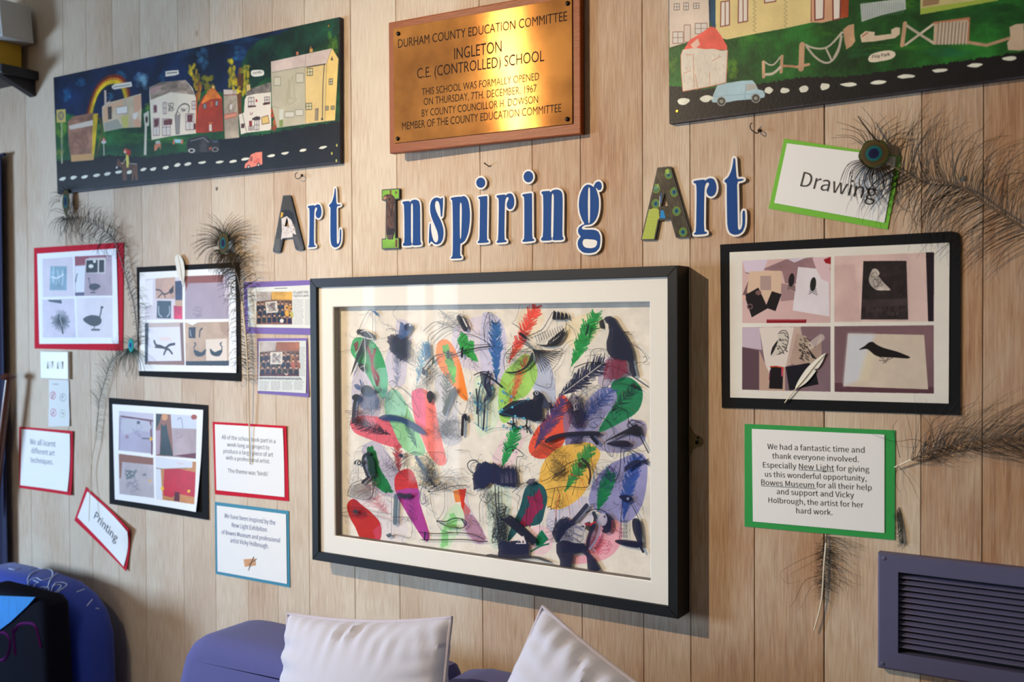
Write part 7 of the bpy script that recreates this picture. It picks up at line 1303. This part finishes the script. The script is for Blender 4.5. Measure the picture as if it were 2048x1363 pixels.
prof = [tuple(p) for p in smooth(prof, False, 4)]; prof = [(p[0], min(p[1], zt + .004)) for p in prof] + [(xm - .05, zt), (xm - .018, zt - .006), (xm - .004, zt - .03), (xm, zt - .08), (xm, .40), (prof[0][0], .40)]
rounded_block('back_cushion', prof, -.34, -.12, .05, M_SOFA, t)
p2 = [(xm, .40), (xm, zt - .09), (xm + .006, zt - .035), (xm + .03, zt - .010), (xm + .08, zt), (xr - .07, zt), (xr - .02, zt - .012), (xr, zt - .06), (xr, .40)]
rounded_block('back_cushion', p2[::-1], -.34, -.12, .05, M_SOFA, t)
rounded_block('seat_base', [(prof[0][0] - .02, .12), (xr + .02, .12), (xr + .02, .38), (prof[0][0] - .02, .38)], -.82, -.12, .03, M_SOFA, t)
for a, b in ((prof[0][0], xm - .003), (xm + .003, xr)): rounded_block('seat_cushion', [(a, .385), (b, .385), (b, .45), (a, .45)], -.84, -.345, .03, M_SOFA, t)
for x in (prof[0][0] + .06, xr - .06):
    for y in (-.18, -.76): tube_obj('leg', [(x, y, .125), (x, y, 0)], [.022, .015], mat('dark_wood_leg', (50, 34, 26), .5), t, 10)
def cushion(label, C, U, Vv, w, h, T, seed):
    t = thing('cushion', label, 'cushion', tuple(C)); U = U.normalized(); Vv = (Vv - U * Vv.dot(U)).normalized(); Nn = U.cross(Vv).normalized()
    n = 48; V, F = [], []; R = np.random.default_rng(seed)
    wr = [(R.uniform(-1, 1), R.choice([-1, 1]), R.uniform(.2, .6), R.uniform(.5, 1.4), R.uniform(-.5, .5)) for _ in range(30)]
    def P_(u, v, s):
        x = u * (1 - .055 * (1 - v * v)); y = v * (1 - .055 * (1 - u * u)); th = max(0, (1 - u * u) * (1 - v * v)) ** .42 * T / 2
        for c, e, l, k, sl in wr:   # gathers running in from the seams
            dv_ = (1 - e * v) / l
            if dv_ < 1: th += .0045 * k * (1 - dv_) * min(1, dv_ * 5) * math.sin((u - c - sl * dv_ * l) * 34) * math.exp(-((u - c - sl * dv_ * l) * 5) ** 2)
            du_ = (1 - e * u) / l
            if du_ < 1: th += .004 * k * (1 - du_) * min(1, du_ * 5) * math.sin((v - c) * 30) * math.exp(-((v - c) * 5) ** 2)
        return C + U * (x * w / 2) + Vv * (y * h / 2) + Nn * (s * th)
    for s in (1, -1):
        for j in range(n + 1):
            for i in range(n + 1): V.append(P_(-1 + 2 * i / n, -1 + 2 * j / n, s))
    m_ = (n + 1) ** 2
    for j in range(n):
        for i in range(n):
            a = j * (n + 1) + i; F.append((a, a + 1, a + n + 2, a + n + 1)); F.append((m_ + a, m_ + a + n + 1, m_ + a + n + 2, m_ + a + 1))
    obj('cover', V, F, M_CUSH, t, True)
    ring = [P_(-1 + 2 * i / n, -1, 0) for i in range(n)] + [P_(1, -1 + 2 * i / n, 0) for i in range(n)] + [P_(1 - 2 * i / n, 1, 0) for i in range(n)] + [P_(-1, 1 - 2 * i / n, 0) for i in range(n + 1)]
    Vr, Fr = [], []; ring_tube(Vr, Fr, ring, [.0042] * len(ring), 8); obj('piping', Vr, Fr, M_PIPE, t, True)
    return t
A = W3(597, 1225, .40); B = W3(919, 1233, .40); wd = (B - A).length; U = (B - A); Vv = Vector((0, .26, .97))
cushion('pale grey square cushion standing upright on the sofa', (A + B) / 2 - Vv.normalized() * (wd * .49) + Vector((0, 0, -.008)), U, Vv, wd * 1.03, wd * 1.0, .15, 3)
ap = W3(1086, 1212, .40); e1 = (W3(1008, 1363, .44) - ap).normalized(); e2 = (W3(1262, 1363, .44) - ap); e2 = (e2 - e1 * e2.dot(e1)).normalized(); s_ = .43
cushion('pale grey cushion tipped onto one corner, right of the upright one', ap + (e1 + e2) * (s_ / 2) , e2, -e1, s_, s_, .14, 9)

# ============================================================ ARMCHAIR WITH THROW, BAG
M_THROW = mat('dark_blue_throw', (20, 52, 150), .85, var=.15, scale=200, sheen=.15, bump=.3, bscale=500)
M_PRINT = mat('white_textile_print', (190, 200, 224), .8, var=.1)
zc = W(50, 1131, .10)[1]; xe = W(230, 1240, .07)[0]
t = thing('armchair', 'armchair under a dark blue throw with white line drawings, lower left corner', 'chair', (xe - .45, -.5, 0))
pr = [(xe + .03, .05), (xe + .012, .30), (xe, zc - .16), (xe - .03, zc - .09), (xe - .085, zc - .042), (xe - .16, zc - .014), (xe - .30, zc), (xe - .50, zc), (xe - .56, zc - .03), (xe - .585, zc - .12), (xe - .59, .05)]
rounded_block('throw', pr, -.20, -.05, .05, M_THROW, t, 5)
rounded_block('seat', [(xe - .58, .10), (xe - .02, .10), (xe - .02, .44), (xe - .58, .44)], -.80, -.19, .05, M_THROW, t)
for x in (xe - .58, xe - .05):
    for y in (-.24, -.74): tube_obj('leg', [(x, y, .12), (x, y, 0)], [.02, .015], MATS['dark_wood_leg'], t, 8)
from mathutils.bvhtree import BVHTree
def drawn_on(root_children, strokes, rad, m, parent, name, off=.0008):
    V0, F0 = [], []
    for o in root_children:
        b = len(V0); wl = world_loc(o); V0 += [v.co + wl for v in o.data.vertices]; F0 += [tuple(b + i for i in p.vertices) for p in o.data.polygons]
    bv = BVHTree.FromPolygons(V0, F0); org = Vector((0, -CAM_D, CAM_H)); V, F = [], []
    for st in strokes:
        path = []
        for x, y in smooth(st, False, 4) if len(st) > 2 else st:
            v = RM @ np.array([x - CXP, FPX, -(y - CYP)]); h = bv.ray_cast(org, Vector(v).normalized())
            if h[0] is not None: path.append(h[0] + h[1] * off)
        if len(path) > 1: ring_tube(V, F, path, [rad] * len(path), 4)
    return obj(name, V, F, m, parent)
K = crop(0, 1060, 4.4975)
kids = [o for o in t.children if o.name.startswith('throw')]
drawn_on(kids, [K(*p) for p in ([(245, 450), (270, 400), (330, 365), (420, 350), (470, 370), (465, 420), (420, 440), (370, 450), (330, 430), (290, 440), (250, 460)], [(250, 460), (265, 510), (300, 515), (320, 480), (350, 470), (300, 450)], [(265, 350), (330, 340), (380, 350)], [(80, 345), (130, 355), (170, 340)], [(570, 375), (500, 395), (450, 450), (430, 510), (400, 530)], [(400, 590), (430, 640), (470, 590), (540, 540), (600, 490), (560, 470), (500, 475), (470, 520), (450, 580)], [(330, 570), (360, 520), (400, 510), (440, 520), (420, 560), (380, 545), (350, 530)], [(300, 590), (340, 550)], [(380, 560), (370, 600)], [(410, 570), (405, 610)], [(430, 650), (455, 655), (560, 632)], [(480, 500), (520, 490), (550, 500), (520, 540), (490, 560)], [(760, 460), (800, 465)], [(690, 555), (760, 530)], [(800, 560), (870, 530)], [(850, 620), (900, 600)], [(780, 680), (830, 620)], [(860, 700), (890, 705)])], .0016, M_PRINT, t, 'printed_drawing')['kind'] = 'stuff'
M_BAG = mat('black_fabric_bag', (12, 12, 24), .9, var=.2, scale=100, spec=.1); M_CYAN = mat('cyan_fabric', (20, 130, 206), .7, var=.35, scale=18, stretch=(6, 1, 1)); M_MAG = mat('magenta_print', (84, 22, 84), .9, spec=.1)
xb = W(98, 1300, .29)[0]; zb = W(80, 1196, .29)[1]
t = thing('bag', 'dark bag with a cyan flap and magenta letters, in front of the blue throw', 'bag', (xb - .2, -.25, .45))
rounded_block('body', [(xb - .30, .45), (xb + .01, .45), (xb, .6), (xb - .012, zb - .02), (xb - .04, zb), (xb - .30, zb + .004)], -.295, -.205, .028, M_BAG, t)
kids = list(t.children)
fl = [W(x, y, .298) for x, y in K((-60, 585), (320, 600), (250, 680), (100, 820), (0, 895), (-60, 930))]
plate('flap', [np.array(fl)], -.0 + .300, .004, M_CYAN, t)
drawn_on(kids, [K(*p) for p in ([(140, 1120), (130, 1000), (120, 880)], [(125, 920), (170, 850), (260, 835), (320, 860), (345, 940), (370, 1050)], [(-20, 930), (40, 920), (90, 980), (85, 1080), (40, 1160), (-20, 1165)])], .0045, M_MAG, t, 'lettering')

# ============================================================ LEFT EDGE: CURTAIN, POST, SHELF
M_CURT = mat('navy_curtain', (30, 34, 66), .9, var=.15, scale=60)
x1 = W(13, 700, .02)[0]; ztop = W(6, 312, .02)[1]; V, F = [], []; nx, nz = 40, 10
for j in range(nz + 1):
    for i in range(nx + 1):
        x = x1 - .55 * i / nx; z = .03 + (ztop - .03) * j / nz; V.append(Vector((x, -.022 - .010 * math.sin(i * 1.15 + .2 * j), z)))
n = len(V); V += [v + Vector((0, .004, 0)) for v in V]
for j in range(nz):
    for i in range(nx):
        a = j * (nx + 1) + i; F.append((a, a + 1, a + nx + 2, a + nx + 1)); F.append((n + a, n + a + nx + 1, n + a + nx + 2, n + a + 1))
for j in range(nz): a = j * (nx + 1); F.append((a, a + nx + 1, n + a + nx + 1, n + a))
t = thing('curtain', 'dark navy curtain hanging at the left edge of the view', 'curtain', (x1 - .27, -.055, .03)); obj('drape', V, F, M_CURT, t, True)
tube_obj('rail', [(x1 + .01, -.022, ztop + .004), (x1 - .6, -.022, ztop + .004)], [.006, .006], M_CURT, t, 10)
M_POST = mat('brown_wood_post', (92, 48, 28), .35, var=.3, scale=20, stretch=(4, 4, 1), coat=.3)
t = thing('wooden_post', 'dark brown wooden post with a flat knob beside the curtain', 'post', W3(-2, 1240, .05))
A = W3(17, 757, .05); B = W3(0, 905, .05); D = (B - A).normalized(); E_ = A + D * ((A.z - .95) / -D.z)
tube_obj('pole', [A, B, E_], [.011, .013, .016], M_POST, t, 12)
V, F = [], []; ring_tube(V, F, [A + Vector((0, 0, s)) for s in (-.004, .0, .008, .016, .020)], [.012, .022, .026, .018, .004], 16); obj('knob', V, F, M_POST, t, True)
M_SHELF = mat('dark_shelf', (30, 26, 32), .5); M_PWH = mat('grey_white_plastic', (196, 192, 184), .5, var=.03)
a = W(27, 150, .09); b = W(26, 131, .09)
t = thing('wall_bracket', 'small dark bracket shelf at the upper left edge', 'shelf', (a[0] - .1, 0, a[1]))
box_obj('shelf_board', a[0] - .30, a[0], -.13, -.0005, a[1], b[1], M_SHELF, t, .004)
V = [Vector((x, y, z)) for x in (a[0] - .05, a[0] - .02) for y, z in ((-.001, a[1]), (-.12, a[1]), (-.001, a[1] - .05))]
obj('gusset', V, [(0, 1, 2), (5, 4, 3), (0, 3, 4, 1), (1, 4, 5, 2), (2, 5, 3, 0)], M_SHELF, t)
c1 = W(8.5, 100, .09); z_ = W(8, 83, .09)[1]
t = thing('yellow_box', 'yellow box between the dark shelf and the white one, upper left edge', 'box', (c1[0] - .1, -.07, b[1])); box_obj('carton', c1[0] - .2, c1[0], -.12, -.03, b[1] + .0005, z_ - .001, mat('yellow_card', (206, 160, 30), .6), t, .002)
V = [(c1[0] - .199, -.1203, b[1] + .02), (c1[0] - .001, -.1203, b[1] + .02), (c1[0] - .001, -.1203, b[1] + .028), (c1[0] - .199, -.1203, b[1] + .028)]; obj('stripe', V, [(0, 1, 2, 3)], mat('brown_print', (120, 80, 30), .6), t)
p0, p1, p2_, p3 = W(29, 81, .09), W(22, 3, .09), W(-80, 3, .09), W(-80, 81, .09)
t = thing('white_box', 'greyish white plastic box standing at the upper left corner', 'box', (p0[0] - .08, -.07, z_))
rounded_block('case', [(p0[0], z_), (p1[0], p1[1]), (p0[0] - .2, p1[1]), (p0[0] - .2, z_)], -.13, -.02, .006, M_PWH, t, 3)
zz = W(20, 48, .09)[1]; obj('lower_panel', [(p0[0] - .19, -.1306, z_ + .008), (p0[0] - .010, -.1306, z_ + .008), (p0[0] - .016, -.1306, zz - .01), (p0[0] - .06, -.1306, zz), (p0[0] - .19, -.1306, zz)], [(0, 1, 2, 3, 4)], mat('panel_grey', (150, 152, 156), .5), t)
for k in range(3): zq = W(15, 12 + 9 * k, .09)[1]; obj('groove', [(p0[0] - .19, -.1304, zq), (p0[0] - .028, -.1304, zq), (p0[0] - .028, -.1304, zq + .002), (p0[0] - .19, -.1304, zq + .002)], [(0, 1, 2, 3)], MATS['panel_grey'], t)

# a stable name for every lamp fitting that belongs to the ceiling
for x, y, wh in ((-2.26, -2.1, 'that lights the boarded wall'),):
    t = thing('ceiling_spotlight', 'small black ceiling spotlight, ' + wh, 'lamp', (x, y, 2.75)); V, F = [], []
    ring_tube(V, F, [Vector((x, y, 2.749)), Vector((x, y, 2.745)), Vector((x, y, 2.74)), Vector((x, y, 2.71))], [.04, .04, .012, .012], 16); obj('stem', V, F, M_SHELF, t)
